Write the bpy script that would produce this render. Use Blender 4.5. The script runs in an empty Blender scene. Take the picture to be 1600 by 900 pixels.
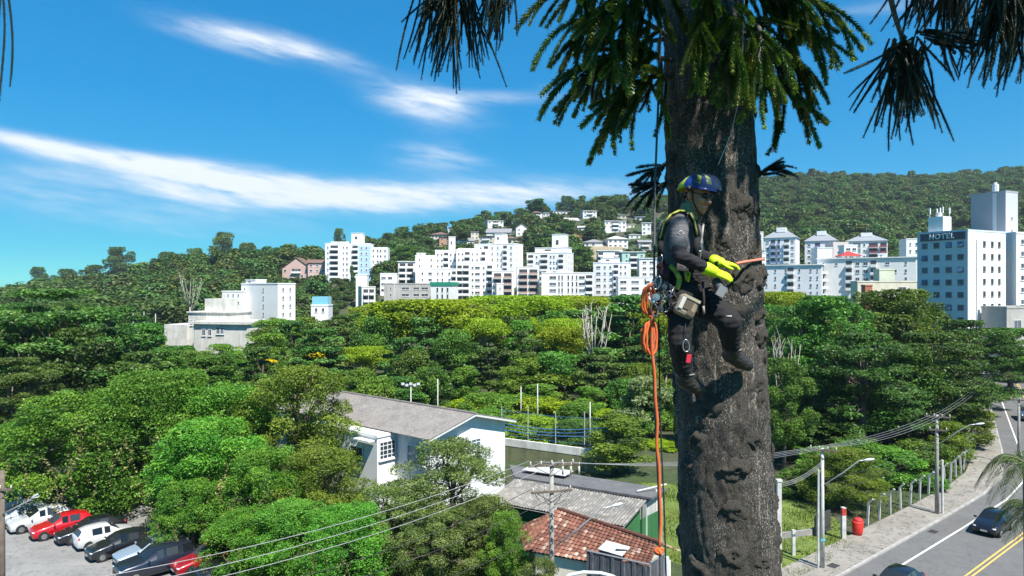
import bpy, bmesh, math, random
import numpy as np
from mathutils import Vector, Matrix, Euler

# ------------------------------------------------------------------ camera, sky, sun, exposure
SC = bpy.context.scene
COL = SC.collection
CAMZ = 18.0
F = 1080.0                      # focal length in photo pixels (1600 wide)
HOR = 450.0
cam_d = bpy.data.cameras.new('camera')
cam = bpy.data.objects.new('camera', cam_d)
COL.objects.link(cam)
cam.location = (0, 0, CAMZ)
cam.rotation_euler = (math.radians(90), 0, 0)
cam_d.sensor_width = 36.0
cam_d.lens = 36.0 * F / 1600.0
cam_d.clip_start = 0.1
cam_d.clip_end = 12000
SC.camera = cam

SUN_EL = math.radians(56)
SUN_AZ = math.radians(148)      # clockwise from +Y: to the right of and behind the camera
sun_dir = Vector((math.sin(SUN_AZ) * math.cos(SUN_EL), math.cos(SUN_AZ) * math.cos(SUN_EL), math.sin(SUN_EL)))
sl = bpy.data.lights.new('sun', 'SUN')
sl.energy = 4.6
sl.angle = math.radians(0.53)
sl.color = (1.0, 0.955, 0.88)
so = bpy.data.objects.new('sun', sl)
COL.objects.link(so)
so.location = (60, -60, 120)
so.rotation_euler = (-sun_dir).to_track_quat('-Z', 'Y').to_euler()

world = bpy.data.worlds.new('World')
SC.world = world
world.use_nodes = True
wn, wl = world.node_tree.nodes, world.node_tree.links
wn.clear()
w_out = wn.new('ShaderNodeOutputWorld')
w_bg = wn.new('ShaderNodeBackground')
w_sky = wn.new('ShaderNodeTexSky')
w_sky.sky_type = 'NISHITA'
w_sky.sun_disc = False
w_sky.sun_elevation = SUN_EL
w_sky.sun_rotation = SUN_AZ
w_sky.altitude = 20
w_sky.air_density = 0.85
w_sky.dust_density = 0.0
w_sky.ozone_density = 1.5
w_bg.inputs['Strength'].default_value = 0.085


def wnode(t, **kw):
    n = wn.new(t)
    for k, v in kw.items():
        setattr(n, k, v)
    return n


def wmath(op, a, b=None, clamp=False):
    n = wnode('ShaderNodeMath', operation=op, use_clamp=clamp)
    for i, v in enumerate((a, b)):
        if v is None:
            continue
        if isinstance(v, (int, float)):
            n.inputs[i].default_value = v
        else:
            wl.new(v, n.inputs[i])
    return n.outputs[0]


# the camera's colour response over the whole sky: deeper saturation, highlights rolled off
w_sh = wnode('ShaderNodeSeparateColor', mode='HSV')
w_tint = wnode('ShaderNodeMixRGB', blend_type='MULTIPLY')
w_tint.inputs[0].default_value = 1.0
w_tint.inputs[2].default_value = (0.31, 0.815, 1.08, 1)
wl.new(w_sky.outputs[0], w_tint.inputs[1])
wl.new(w_tint.outputs[0], w_sh.inputs[0])
w_hsv = wnode('ShaderNodeCombineColor', mode='HSV')
wl.new(wmath('ADD', w_sh.outputs[0], -0.006), w_hsv.inputs[0])
wl.new(wmath('MULTIPLY', w_sh.outputs[1], 1.12, clamp=True), w_hsv.inputs[1])
wl.new(wmath('DIVIDE', wmath('MULTIPLY', w_sh.outputs[2], 1.95), wmath('ADD', wmath('MULTIPLY', w_sh.outputs[2], 0.23), 1.0)), w_hsv.inputs[2])
# thin cirrus: streaky noise on azimuth / elevation slope, present all round the sky
w_tc = wnode('ShaderNodeTexCoord')
w_sep = wnode('ShaderNodeSeparateXYZ')
wl.new(w_tc.outputs['Generated'], w_sep.inputs[0])
w_az = wmath('ARCTAN2', w_sep.outputs[0], w_sep.outputs[1])      # 0 straight ahead, + to the right
w_len = wmath('SQRT', wmath('ADD', wmath('MULTIPLY', w_sep.outputs[0], w_sep.outputs[0]),
                            wmath('MULTIPLY', w_sep.outputs[1], w_sep.outputs[1])))
w_el = wmath('ARCTAN2', w_sep.outputs[2], w_len)
w_cmb = wnode('ShaderNodeCombineXYZ')
wl.new(wmath('MULTIPLY', w_az, 3.2), w_cmb.inputs[0])
wl.new(wmath('ADD', wmath('MULTIPLY', w_el, 17.0), wmath('MULTIPLY', w_az, 2.4)), w_cmb.inputs[1])
w_n = wnode('ShaderNodeTexNoise')
w_n.inputs['Scale'].default_value = 1.6
w_n.inputs['Detail'].default_value = 8
w_n.inputs['Roughness'].default_value = 0.62
w_n.inputs['Distortion'].default_value = 0.4
wl.new(w_cmb.outputs[0], w_n.inputs['Vector'])
w_n2 = wnode('ShaderNodeTexNoise')
w_n2.inputs['Scale'].default_value = 4.5
w_n2.inputs['Detail'].default_value = 7
w_n2.inputs['Roughness'].default_value = 0.6
wl.new(w_cmb.outputs[0], w_n2.inputs['Vector'])


def cloud_bank(px, py, rx, ry, slope, amp):
    """a soft bank of cloud centred on a direction of the sky (photo pixel -> angles)"""
    a0 = math.atan2(px - 800, F)
    e0 = math.atan2(HOR - py, math.hypot(px - 800, F))
    k = 1.0 / math.hypot(px - 800, F) * 1.0
    da = wmath('ADD', w_az, -a0)
    de = wmath('SUBTRACT', wmath('ADD', w_el, -e0), wmath('MULTIPLY', da, -slope))
    qa = wmath('MULTIPLY', da, 1.0 / (rx * k))
    qe = wmath('MULTIPLY', de, 1.0 / (ry * k))
    q = wmath('ADD', wmath('MULTIPLY', qa, qa), wmath('MULTIPLY', qe, qe))
    return wmath('MULTIPLY', wmath('POWER', 2.718, wmath('MULTIPLY', q, -1.0)), amp)


banks = None
for b in [(400, 66, 125, 20, 0.10, 0.70), (500, 84, 60, 10, 0.15, 0.30),
          (90, 232, 150, 15, 0.12, 0.85), (230, 250, 60, 12, 0.10, 0.3), (660, 163, 95, 30, 0.25, 0.60), (770, 153, 120, 12, 0.0, 0.32),
          (330, 272, 90, 20, 0.10, 0.75), (440, 296, 250, 24, 0.06, 0.62), (660, 300, 240, 20, 0.0, 0.42), (470, 316, 150, 12, 0.0, 0.3),
          (680, 245, 85, 22, 0.05, 0.42), (130, 300, 260, 34, 0.05, 0.28), (300, 345, 460, 38, 0.0, 0.16),
          (850, 300, 180, 24, -0.02, 0.42), (1400, 8, 110, 16, 0.0, 0.30)]:
    g = cloud_bank(*b)
    banks = g if banks is None else wmath('ADD', banks, g)
w_streak = wmath('ADD', wmath('MULTIPLY', w_n.outputs[0], 2.0), wmath('MULTIPLY', w_n2.outputs[0], 1.3))
w_any = wmath('MULTIPLY', wmath('SUBTRACT', w_n.outputs[0], 0.62), 1.2, clamp=True)     # faint wisps everywhere
w_cl = wmath('MULTIPLY', banks, wmath('SUBTRACT', w_streak, 0.85, clamp=False))
w_cl = wmath('ADD', w_cl, w_any)
w_fac = wnode('ShaderNodeMapRange', interpolation_type='SMOOTHSTEP')
w_fac.inputs['From Min'].default_value = 0.02
w_fac.inputs['From Max'].default_value = 0.85
wl.new(w_cl, w_fac.inputs['Value'])
w_mix = wnode('ShaderNodeMixRGB')
wl.new(wmath('MULTIPLY', w_fac.outputs[0], 0.93), w_mix.inputs[0])
wl.new(w_hsv.outputs[0], w_mix.inputs[1])
w_mix.inputs[2].default_value = (6.4, 6.7, 7.1, 1)
wl.new(w_mix.outputs[0], w_bg.inputs['Color'])
wl.new(w_bg.outputs[0], w_out.inputs['Surface'])

SC.view_settings.view_transform = 'Standard'
SC.view_settings.look = 'None'
SC.view_settings.exposure = 0.95
SC.view_settings.gamma = 1.0
SC.view_settings.use_curve_mapping = False
SC.render.engine = 'CYCLES'
SC.cycles.use_denoising = True
SC.cycles.max_bounces = 6
SC.cycles.diffuse_bounces = 3
SC.cycles.glossy_bounces = 2
SC.cycles.transmission_bounces = 3
SC.cycles.transparent_max_bounces = 4
SC.cycles.caustics_reflective = False
SC.cycles.caustics_refractive = False


# ------------------------------------------------------------------ helpers
def at(px, py, d):
    """point at depth d (metres along the view axis) in the direction of a photo pixel"""
    return Vector(((px - 800) / F * d, d, CAMZ + (HOR - py) / F * d))


def on_z(px, py, z=0.0):
    """point on the horizontal plane z in the direction of a photo pixel (below the horizon)"""
    d = (CAMZ - z) * F / (py - HOR)
    return at(px, py, d)


def tag(o, label=None, cat=None, group=None, kind=None):
    if label: o['label'] = label
    if cat: o['category'] = cat
    if group: o['group'] = group
    if kind: o['kind'] = kind
    return o


def empty(name, loc=(0, 0, 0), rz=0.0):
    o = bpy.data.objects.new(name, None)
    COL.objects.link(o)
    o.location = loc
    o.rotation_euler = (0, 0, rz)
    return o


def link(name, me, parent=None, loc=None, rot=None, scale=None):
    o = bpy.data.objects.new(name, me)
    COL.objects.link(o)
    if parent is not None:
        o.parent = parent
    if loc is not None: o.location = loc
    if rot is not None: o.rotation_euler = rot
    if scale is not None: o.scale = scale
    return o


def children_of(o):
    return [c for c in o.children]


def copy_tree(o, parent=None):
    c = o.copy()
    COL.objects.link(c)
    c.parent = parent
    for ch in children_of(o):
        copy_tree(ch, c)
    return c


def frame_of(direction):
    z = Vector(direction).normalized()
    up = Vector((0, 0, 1)) if abs(z.z) < 0.95 else Vector((1, 0, 0))
    x = up.cross(z).normalized()
    y = z.cross(x)
    return x, y, z


class MB:
    """collects faces; build() links them as one mesh object"""
    def __init__(self):
        self.v, self.f, self.m = [], [], []

    def face(self, pts, mi=0):
        i = len(self.v)
        self.v += [tuple(p) for p in pts]
        self.f.append(tuple(range(i, i + len(pts))))
        self.m.append(mi)

    def box(self, c, s, mi=0, rot=None):
        i = len(self.v)
        hx, hy, hz = s[0] / 2, s[1] / 2, s[2] / 2
        for dx, dy, dz in ((-1, -1, -1), (1, -1, -1), (1, 1, -1), (-1, 1, -1), (-1, -1, 1), (1, -1, 1), (1, 1, 1), (-1, 1, 1)):
            p = Vector((dx * hx, dy * hy, dz * hz))
            if rot is not None:
                p = rot @ p
            self.v.append((c[0] + p.x, c[1] + p.y, c[2] + p.z))
        for q in ((0, 3, 2, 1), (4, 5, 6, 7), (0, 1, 5, 4), (1, 2, 6, 5), (2, 3, 7, 6), (3, 0, 4, 7)):
            self.f.append(tuple(i + k for k in q))
            self.m.append(mi)
        return self

    def bx(self, x0, x1, y0, y1, z0, z1, mi=0):
        return self.box(((x0 + x1) / 2, (y0 + y1) / 2, (z0 + z1) / 2), (x1 - x0, y1 - y0, z1 - z0), mi)

    def tube(self, pts, radii, n=8, mi=0, cap=True, closed=False):
        pts = [Vector(p) for p in pts]
        if isinstance(radii, (int, float)):
            radii = [radii] * len(pts)
        i0 = len(self.v)
        L = len(pts)
        px = None
        for k, p in enumerate(pts):
            if closed:
                t = pts[(k + 1) % L] - pts[k - 1]
            else:
                t = pts[min(k + 1, L - 1)] - pts[max(k - 1, 0)]
            if t.length < 1e-9: t = Vector((0, 0, 1))
            t.normalize()
            if px is None:
                x, y, _ = frame_of(t)
            else:
                x = px - t * px.dot(t)
                x = x.normalized() if x.length > 1e-6 else frame_of(t)[0]
                y = t.cross(x)
            px = x
            for j in range(n):
                a = 2 * math.pi * j / n
                q = p + (x * math.cos(a) + y * math.sin(a)) * radii[k]
                self.v.append(tuple(q))
        for k in range(L if closed else L - 1):
            k2 = (k + 1) % L
            for j in range(n):
                a, b = i0 + k * n + j, i0 + k * n + (j + 1) % n
                c, d = i0 + k2 * n + (j + 1) % n, i0 + k2 * n + j
                self.f.append((a, b, c, d))
                self.m.append(mi)
        if cap and not closed:
            self.f.append(tuple(i0 + j for j in range(n))[::-1]); self.m.append(mi)
            self.f.append(tuple(i0 + (L - 1) * n + j for j in range(n))); self.m.append(mi)
        return self

    def ball(self, c, r, nu=10, nv=7, mi=0, sq=(1, 1, 1), rot=None):
        i0 = len(self.v)
        for a in range(nv + 1):
            th = math.pi * a / nv
            for b in range(nu):
                ph = 2 * math.pi * b / nu
                p = Vector((math.sin(th) * math.cos(ph) * sq[0], math.sin(th) * math.sin(ph) * sq[1], math.cos(th) * sq[2])) * r
                if rot is not None: p = rot @ p
                self.v.append((c[0] + p.x, c[1] + p.y, c[2] + p.z))
        for a in range(nv):
            for b in range(nu):
                self.f.append((i0 + a * nu + b, i0 + (a + 1) * nu + b, i0 + (a + 1) * nu + (b + 1) % nu, i0 + a * nu + (b + 1) % nu))
                self.m.append(mi)
        return self

    def mesh(self, name, mats, smooth=False):
        me = bpy.data.meshes.new(name)
        me.from_pydata(self.v, [], self.f)
        if not isinstance(mats, (list, tuple)):
            mats = [mats]
        for m in mats:
            me.materials.append(m)
        if any(self.m):
            me.polygons.foreach_set('material_index', self.m)
        if smooth:
            me.polygons.foreach_set('use_smooth', [True] * len(me.polygons))
        me.update()
        return me

    def build(self, name, mats, parent=None, loc=None, rot=None, smooth=False):
        return link(name, self.mesh(name, mats, smooth), parent, loc, rot)


def mesh_np(name, V, Q, mat, tint=None, smooth=False):
    """fast mesh from arrays: V (n,3), Q (m,k) faces of k corners each"""
    me = bpy.data.meshes.new(name)
    m, k = Q.shape
    me.vertices.add(len(V))
    me.vertices.foreach_set('co', np.asarray(V, dtype=np.float32).ravel())
    me.loops.add(m * k)
    me.loops.foreach_set('vertex_index', Q.astype(np.int32).ravel())
    me.polygons.add(m)
    me.polygons.foreach_set('loop_start', np.arange(0, m * k, k, dtype=np.int32))
    me.polygons.foreach_set('loop_total', np.full(m, k, dtype=np.int32))
    if smooth:
        me.polygons.foreach_set('use_smooth', np.ones(m, dtype=bool))
    me.update(calc_edges=True)
    if tint is not None:
        at_ = me.attributes.new('tint', 'FLOAT', 'FACE')
        at_.data.foreach_set('value', np.asarray(tint, dtype=np.float32))
    for x in (mat if isinstance(mat, (list, tuple)) else [mat]):
        me.materials.append(x)
    return me


# ------------------------------------------------------------------ materials
class NT:
    def __init__(self, name):
        self.mat = bpy.data.materials.new(name)
        self.mat.use_nodes = True
        self.n, self.l = self.mat.node_tree.nodes, self.mat.node_tree.links
        self.b = self.n['Principled BSDF']

    def new(self, t, **kw):
        x = self.n.new(t)
        for k, v in kw.items():
            if k in x.inputs: x.inputs[k].default_value = v
            else: setattr(x, k, v)
        return x

    def noise(self, scale, detail=4, rough=0.55, coord='Object', stretch=None, dist=0.0):
        tc = self.new('ShaderNodeTexCoord')
        src = tc.outputs[coord]
        if stretch:
            mp = self.new('ShaderNodeMapping')
            mp.inputs['Scale'].default_value = stretch
            self.l.new(src, mp.inputs[0]); src = mp.outputs[0]
        t = self.new('ShaderNodeTexNoise')
        t.inputs['Scale'].default_value = scale
        t.inputs['Detail'].default_value = detail
        t.inputs['Roughness'].default_value = rough
        t.inputs['Distortion'].default_value = dist
        self.l.new(src, t.inputs['Vector'])
        return t.outputs[0]

    def ramp(self, fac, stops):
        r = self.new('ShaderNodeValToRGB')
        e = r.color_ramp.elements
        while len(e) < len(stops): e.new(0.5)
        for i, (p, c) in enumerate(stops):
            e[i].position = p
            e[i].color = (c[0], c[1], c[2], 1) if not isinstance(c, (int, float)) else (c, c, c, 1)
        self.l.new(fac, r.inputs[0])
        return r.outputs[0]

    def mix(self, fac, a, b, mode='MIX'):
        m = self.new('ShaderNodeMixRGB', blend_type=mode)
        for i, v in enumerate((fac, a, b)):
            if isinstance(v, (int, float)):
                m.inputs[i].default_value = v if i == 0 else (v, v, v, 1)
            elif isinstance(v, tuple):
                m.inputs[i].default_value = (v[0], v[1], v[2], 1)
            else:
                self.l.new(v, m.inputs[i])
        return m.outputs[0]

    def math(self, op, a, b=None):
        m = self.new('ShaderNodeMath', operation=op)
        for i, v in enumerate((a, b)):
            if v is None: continue
            if isinstance(v, (int, float)): m.inputs[i].default_value = v
            else: self.l.new(v, m.inputs[i])
        return m.outputs[0]

    def color(self, c):
        if isinstance(c, tuple): self.b.inputs['Base Color'].default_value = (c[0], c[1], c[2], 1)
        else: self.l.new(c, self.b.inputs['Base Color'])
        return self

    def set(self, rough=None, metal=None, spec=None, coat=None):
        if rough is not None: self.b.inputs['Roughness'].default_value = rough
        if metal is not None: self.b.inputs['Metallic'].default_value = metal
        if spec is not None: self.b.inputs['Specular IOR Level'].default_value = spec
        if coat is not None:
            self.b.inputs['Coat Weight'].default_value = coat
            self.b.inputs['Coat Roughness'].default_value = 0.05
        return self

    def bump(self, h, strength=0.3, dist=0.02):
        b = self.new('ShaderNodeBump')
        b.inputs['Strength'].default_value = strength
        b.inputs['Distance'].default_value = dist
        self.l.new(h, b.inputs['Height'])
        self.l.new(b.outputs[0], self.b.inputs['Normal'])
        return self


_mc = {}


def plain(c, rough=0.6, metal=0.0, var=0.12, scale=3.0, coat=None, spec=None):
    """a plain surface with a little unevenness of tone"""
    key = (c, rough, metal, var, scale, coat, spec)
    if key in _mc: return _mc[key]
    t = NT('surface_%d' % len(_mc))
    n = t.noise(scale, 5, 0.6)
    lo = tuple(x * (1 - var) for x in c)
    hi = tuple(min(1, x * (1 + var)) for x in c)
    t.color(t.ramp(n, [(0.3, lo), (0.7, hi)])).set(rough, metal, spec, coat)
    _mc[key] = t.mat
    return t.mat


def painted_wall(c, stain=0.25, scale=0.35):
    """render/paint on a building, with rain streaks and blotches"""
    key = ('wall', c, stain, scale)
    if key in _mc: return _mc[key]
    t = NT('painted_wall_%d' % len(_mc))
    n1 = t.noise(scale, 6, 0.65)
    n2 = t.noise(1.3, 6, 0.7, stretch=(1.2, 1.2, 0.12))
    dirt = t.mix(0.5, n1, n2)
    d = tuple(x * (1 - stain) * y for x, y in zip(c, (0.98, 0.97, 0.93)))
    t.color(t.ramp(dirt, [(0.36, d), (0.56, c), (1.0, c)])).set(0.8)
    _mc[key] = t.mat
    return t.mat


def glass(c=(0.03, 0.045, 0.06), rough=0.08):
    key = ('glass', c, rough)
    if key in _mc: return _mc[key]
    t = NT('window_glass_%d' % len(_mc))
    oi = t.new('ShaderNodeObjectInfo')
    t.color(t.ramp(oi.outputs['Random'], [(0.0, tuple(x * 0.55 for x in c)), (0.6, c), (1.0, tuple(x * 2.4 for x in c))])).set(rough, 0.0, 0.6)
    _mc[key] = t.mat
    return t.mat


def leafmat(name, dark, mid, light, trans=0.28, rough=0.5, hue_var=0.06):
    t = NT(name)
    a = t.new('ShaderNodeAttribute', attribute_name='tint')
    oi = t.new('ShaderNodeObjectInfo')
    c = t.ramp(a.outputs['Fac'], [(0.0, dark), (0.5, mid), (1.0, light)])
    h = t.new('ShaderNodeHueSaturation')
    t.l.new(t.math('ADD', t.math('MULTIPLY', oi.outputs['Random'], hue_var), 0.5 - hue_var / 2), h.inputs['Hue'])
    t.l.new(t.math('ADD', t.math('MULTIPLY', oi.outputs['Random'], 0.45), 0.8), h.inputs['Value'])
    t.l.new(c, h.inputs['Color'])
    t.color(h.outputs[0]).set(rough, spec=0.35)
    tr = t.new('ShaderNodeBsdfTranslucent')
    g = t.new('ShaderNodeMixRGB', blend_type='MULTIPLY')
    g.inputs[0].default_value = 1.0
    g.inputs[2].default_value = (1.25, 1.3, 0.5, 1)
    t.l.new(h.outputs[0], g.inputs[1])
    t.l.new(g.outputs[0], tr.inputs['Color'])
    ms = t.new('ShaderNodeMixShader')
    ms.inputs[0].default_value = trans
    t.l.new(t.b.outputs[0], ms.inputs[1])
    t.l.new(tr.outputs[0], ms.inputs[2])
    t.l.new(ms.outputs[0], t.n['Material Output'].inputs['Surface'])
    return t.mat


M_WHITE = painted_wall((0.80, 0.80, 0.78), 0.20)
M_CREAM = painted_wall((0.74, 0.69, 0.58), 0.2)
M_GREYW = painted_wall((0.52, 0.52, 0.50), 0.3)
M_TRIM = plain((0.78, 0.78, 0.76), 0.6)
M_GLASS = glass()
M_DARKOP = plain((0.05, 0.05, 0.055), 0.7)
M_CONC = plain((0.40, 0.385, 0.355), 0.85, var=0.25, scale=1.5)
M_CONCD = plain((0.26, 0.25, 0.235), 0.9, var=0.3, scale=1.5)
M_STEEL = plain((0.45, 0.46, 0.48), 0.35, 0.9)
M_BLACK = plain((0.012, 0.012, 0.013), 0.6)
M_WIRE = plain((0.32, 0.32, 0.33), 0.5, 0.2)
M_WIRED = plain((0.03, 0.03, 0.032), 0.6)
M_BARK = plain((0.16, 0.125, 0.095), 0.95, var=0.35, scale=4)
M_BARKPALE = plain((0.42, 0.38, 0.32), 0.9, var=0.3, scale=3)

# ------------------------------------------------------------------ terrain
RIDGE = np.array([  # photo x, skyline y (with trees), distance of the ridge
    (-600, 452, 420), (0, 456, 420), (60, 448, 420), (150, 434, 420), (250, 416, 425), (350, 396, 430), (450, 392, 440), (520, 386, 460),
    (600, 367, 500), (680, 350, 560), (760, 332, 600), (820, 322, 620), (900, 312, 640), (960, 308, 660), (1020, 302, 690),
    (1100, 290, 740), (1180, 282, 800), (1250, 272, 830), (1330, 268, 850), (1420, 274, 850), (1480, 275, 850), (1550, 266, 860),
    (1600, 258, 870), (1800, 236, 880), (2400, 236, 900)])
FOOT = 270.0


def terrain(x, y):
    x, y = np.asarray(x, float), np.asarray(y, float)
    px = 800 + F * x / np.maximum(y, 1.0)
    sy = np.interp(px, RIDGE[:, 0], RIDGE[:, 1])
    D = np.interp(px, RIDGE[:, 0], RIDGE[:, 2])
    zr = np.maximum(CAMZ + (HOR - sy) / F * D - 10.0, 3.0)
    t = (y - FOOT) / (D - FOOT)
    tc = np.clip(t, 0, 1)
    z = zr * (0.8 * tc + 0.2 * tc * tc * (3 - 2 * tc))
    z = np.where(t > 1, np.maximum(zr - (y - D) * 0.22, -2.0), z)
    amp = np.clip((y - FOOT) / 150, 0, 1)
    z = z + amp * (2.2 * np.sin(x * 0.031 + 1.3) * np.cos(y * 0.027) + 1.2 * np.sin(x * 0.083 + y * 0.06))
    return np.where(y < FOOT, 0.0, np.maximum(z, 0.0 * z - 2))


def hill_point(px, py, dmin=272.0, dmax=900.0):
    """first point of the terrain in the direction of a photo pixel"""
    d = np.arange(dmin, dmax, 1.5)
    x = (px - 800) / F * d
    zr = CAMZ + (HOR - py) / F * d
    hit = np.nonzero(terrain(x, d) >= zr)[0]
    k = hit[0] if len(hit) else len(d) - 1
    return Vector((x[k], d[k], float(terrain(x[k], d[k]))))


ys = np.concatenate([[-500, -200, -60, 0, 20, 60, 120, 180, 230, 262], np.arange(270, 900, 9.0), np.arange(910, 1500, 60), [1800, 2500, 4000, 9000]])
ss = np.linspace(-1.7, 1.7, 171)
S, Y = np.meshgrid(ss, ys)
X = S * np.maximum(Y, 300.0)
Z = terrain(X, Y)
nv = S.shape[1]
ii, jj = np.meshgrid(np.arange(len(ys) - 1), np.arange(nv - 1), indexing='ij')
Q = np.stack([ii * nv + jj, ii * nv + jj + 1, (ii + 1) * nv + jj + 1, (ii + 1) * nv + jj], -1).reshape(-1, 4)
t = NT('undergrowth_ground')
n1, n2 = t.noise(0.06, 5), t.noise(0.9, 8, 0.7)
t.color(t.mix(t.ramp(n1, [(0.42, 0.0), (0.6, 1.0)]), t.ramp(n2, [(0.3, (0.022, 0.038, 0.012)), (0.7, (0.06, 0.095, 0.025))]),
              t.ramp(n2, [(0.3, (0.035, 0.04, 0.018)), (0.75, (0.10, 0.095, 0.05))]))).set(0.95)
t.bump(n2, 0.8, 0.3)
M_GROUND = t.mat
g = link('ground', mesh_np('ground', np.stack([X, Y, Z], -1).reshape(-1, 3), Q, M_GROUND, smooth=True))
tag(g, kind='structure')


def asphalt(name, lo, hi, patch=0.5):
    t = NT(name)
    a, b, c = t.noise(0.35, 6, 0.65), t.noise(38, 3, 0.7), t.noise(1.6, 5, 0.7, dist=1.5)
    base = t.ramp(a, [(0.3, lo), (0.72, hi)])
    base = t.mix(0.35, base, t.ramp(b, [(0.3, tuple(x * 0.6 for x in lo)), (0.75, tuple(x * 1.3 for x in hi))]))
    base = t.mix(t.ramp(c, [(0.52, 0.0), (0.62, patch)]), base, tuple(x * 0.55 for x in lo))
    t.color(base).set(0.9)
    t.bump(b, 0.35, 0.01)
    return t.mat


M_ROAD = asphalt('road_asphalt', (0.105, 0.105, 0.105), (0.165, 0.16, 0.15), 0.35)
M_LOT = asphalt('lot_asphalt', (0.17, 0.168, 0.16), (0.30, 0.295, 0.28), 0.5)
M_PAVE = asphalt('pavement_concrete', (0.17, 0.155, 0.13), (0.36, 0.335, 0.285), 0.8)
M_KERB = plain((0.34, 0.33, 0.31), 0.9, var=0.3, scale=1.2)
M_LINEW = plain((0.72, 0.72, 0.68), 0.7, var=0.2, scale=5)
M_LINEY = plain((0.62, 0.42, 0.10), 0.7, var=0.25, scale=5)
t = NT('lawn_grass')
n1, n2 = t.noise(0.5, 4), t.noise(9, 6, 0.7)
t.color(t.mix(0.5, t.ramp(n1, [(0.35, (0.10, 0.16, 0.022)), (0.7, (0.20, 0.26, 0.04))]), t.ramp(n2, [(0.3, (0.07, 0.12, 0.02)), (0.7, (0.24, 0.28, 0.06))]))).set(0.9)
t.bump(n2, 0.9, 0.08)
M_LAWN = t.mat


def sheet(name, pts, z, mat, kind='structure'):
    b = MB()
    b.face([(p[0], p[1], z) for p in pts])
    return tag(b.build(name, mat), kind=kind)


sheet('car_park', [(-75, 12), (-6, 12), (-9, 40), (-16, 46), (-24, 55), (-75, 72)], 0.006, M_LOT)
sheet('lawn', [(9, 47), (15.5, 40.5), (24.5, 48.8), (25.5, 56), (22, 62), (12, 64), (9, 62)], 0.005, M_LAWN)

KERB = [(-20, 10), (-9.8, 18.3), (6, 31.2), (21.2, 43.6), (33.4, 53.6), (41, 60), (46.2, 65.2), (50.5, 70.8), (54.5, 76.8), (60, 85.3), (76, 110), (95, 139), (120, 176), (150, 215)]


def offset_line(poly, off):
    out = []
    for k, p in enumerate(poly):
        a = Vector(poly[max(k - 1, 0)]); b = Vector(poly[min(k + 1, len(poly) - 1)])
        tdir = (b - a).normalized()
        out.append((p[0] + tdir.y * off, p[1] - tdir.x * off))
    return out


def strip(name, o0, o1, z, mat, i0=0, i1=None, base=None, kind='structure', parent=None):
    a, b = offset_line(KERB, o0)[i0:i1], offset_line(KERB, o1)[i0:i1]
    m = MB()
    for k in range(len(a) - 1):
        m.face([(*a[k], z), (*b[k], z), (*b[k + 1], z), (*a[k + 1], z)])
        if base is not None:
            m.face([(*a[k], base), (*a[k], z), (*a[k + 1], z), (*a[k + 1], base)])
            m.face([(*b[k], z), (*b[k], base), (*b[k + 1], base), (*b[k + 1], z)])
    o = m.build(name, mat, parent)
    return tag(o, kind=kind) if parent is None else o


road = strip('road', 0.0, 10.6, 0.010, M_ROAD)
strip('edge_line', 1.55, 1.69, 0.015, M_LINEW, parent=road)
strip('centre_line', 4.78, 4.90, 0.015, M_LINEY, parent=road)
strip('centre_line', 5.06, 5.18, 0.015, M_LINEY, parent=road)
strip('edge_line', 8.75, 8.89, 0.015, M_LINEW, parent=road)
strip('pavement', -2.9, -0.17, 0.125, M_PAVE, base=0.0)
strip('kerb', -0.168, 0.0, 0.14, M_KERB, base=0.0)
strip('kerb', 10.6, 10.77, 0.14, M_KERB, base=0.0)
strip('pavement', 10.772, 14.0, 0.125, M_PAVE, base=0.0)
# manhole and gully covers in the road and pavement
for (px, py) in ((1458, 831), (1302, 887)):
    p = on_z(px, py)
    b = MB().box((0, 0, 0.01), (0.75, 0.55, 0.02))
    for k in range(5):
        b.box((-0.28 + k * 0.14, 0, 0.026), (0.05, 0.45, 0.012))
    o = b.build('drain_cover', plain((0.05, 0.048, 0.045), 0.8), loc=(p.x, p.y, 0.126 if px < 1400 else 0.012), rot=(0, 0, 0.68))
    tag(o, 'dark iron drain cover set in the road beside the kerb' if px > 1400 else 'dark drain cover in the pavement beside the lamp post', 'drain cover')

# ------------------------------------------------------------------ generic building pieces
def face_xform(face, W, D, u, z, out=0.0):
    """local position and z-rotation of something mounted on a wall face of a W x D box"""
    if face == 'f': return Vector((u, -out, z)), 0.0
    if face == 'l': return Vector((-out, u, z)), -math.pi / 2
    if face == 'r': return Vector((W + out, u, z)), math.pi / 2
    return Vector((u, D + out, z)), math.pi


_wm = {}


def window_mesh(kind, fm, gm, w, h):
    """window with reveal frame, mullions and glass set back; front looks to -y, centre at origin"""
    key = (kind, fm.name, gm.name, round(w, 1), round(h, 1))
    if key in _wm: return _wm[key]
    b = MB()
    t = min(0.10, w * 0.10)
    b.bx(-w / 2, w / 2, -0.02, 0.02, -h / 2, h / 2, 1)
    for s in (-1, 1):
        b.bx(min(s * w / 2, s * (w / 2 - t)), max(s * w / 2, s * (w / 2 - t)), -0.07, 0.0, -h / 2, h / 2)
        b.bx(-w / 2, w / 2, -0.072, 0.0, min(s * h / 2, s * (h / 2 - t)), max(s * h / 2, s * (h / 2 - t)))
    b.bx(-w / 2 - 0.06, w / 2 + 0.06, -0.16, 0.0, -h / 2 - 0.09, -h / 2 - 0.003)
    nb = 1 if kind == 'plain' else 2
    if kind in ('two', 'grid'):
        b.bx(-0.03, 0.03, -0.05, 0.0, -h / 2 + t, h / 2 - t)
    if kind == 'grid':
        for k in (-1, 0, 1):
            b.bx(-w / 2 + t, w / 2 - t, -0.045, 0.0, k * h / 4 - 0.025, k * h / 4 + 0.025)
        for k in (-1, 1):
            b.bx(k * w / 4 - 0.025, k * w / 4 + 0.025, -0.048, 0.0, -h / 2 + t, h / 2 - t)
    me = b.mesh('window', [fm, gm])
    _wm[key] = me
    return me


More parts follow.
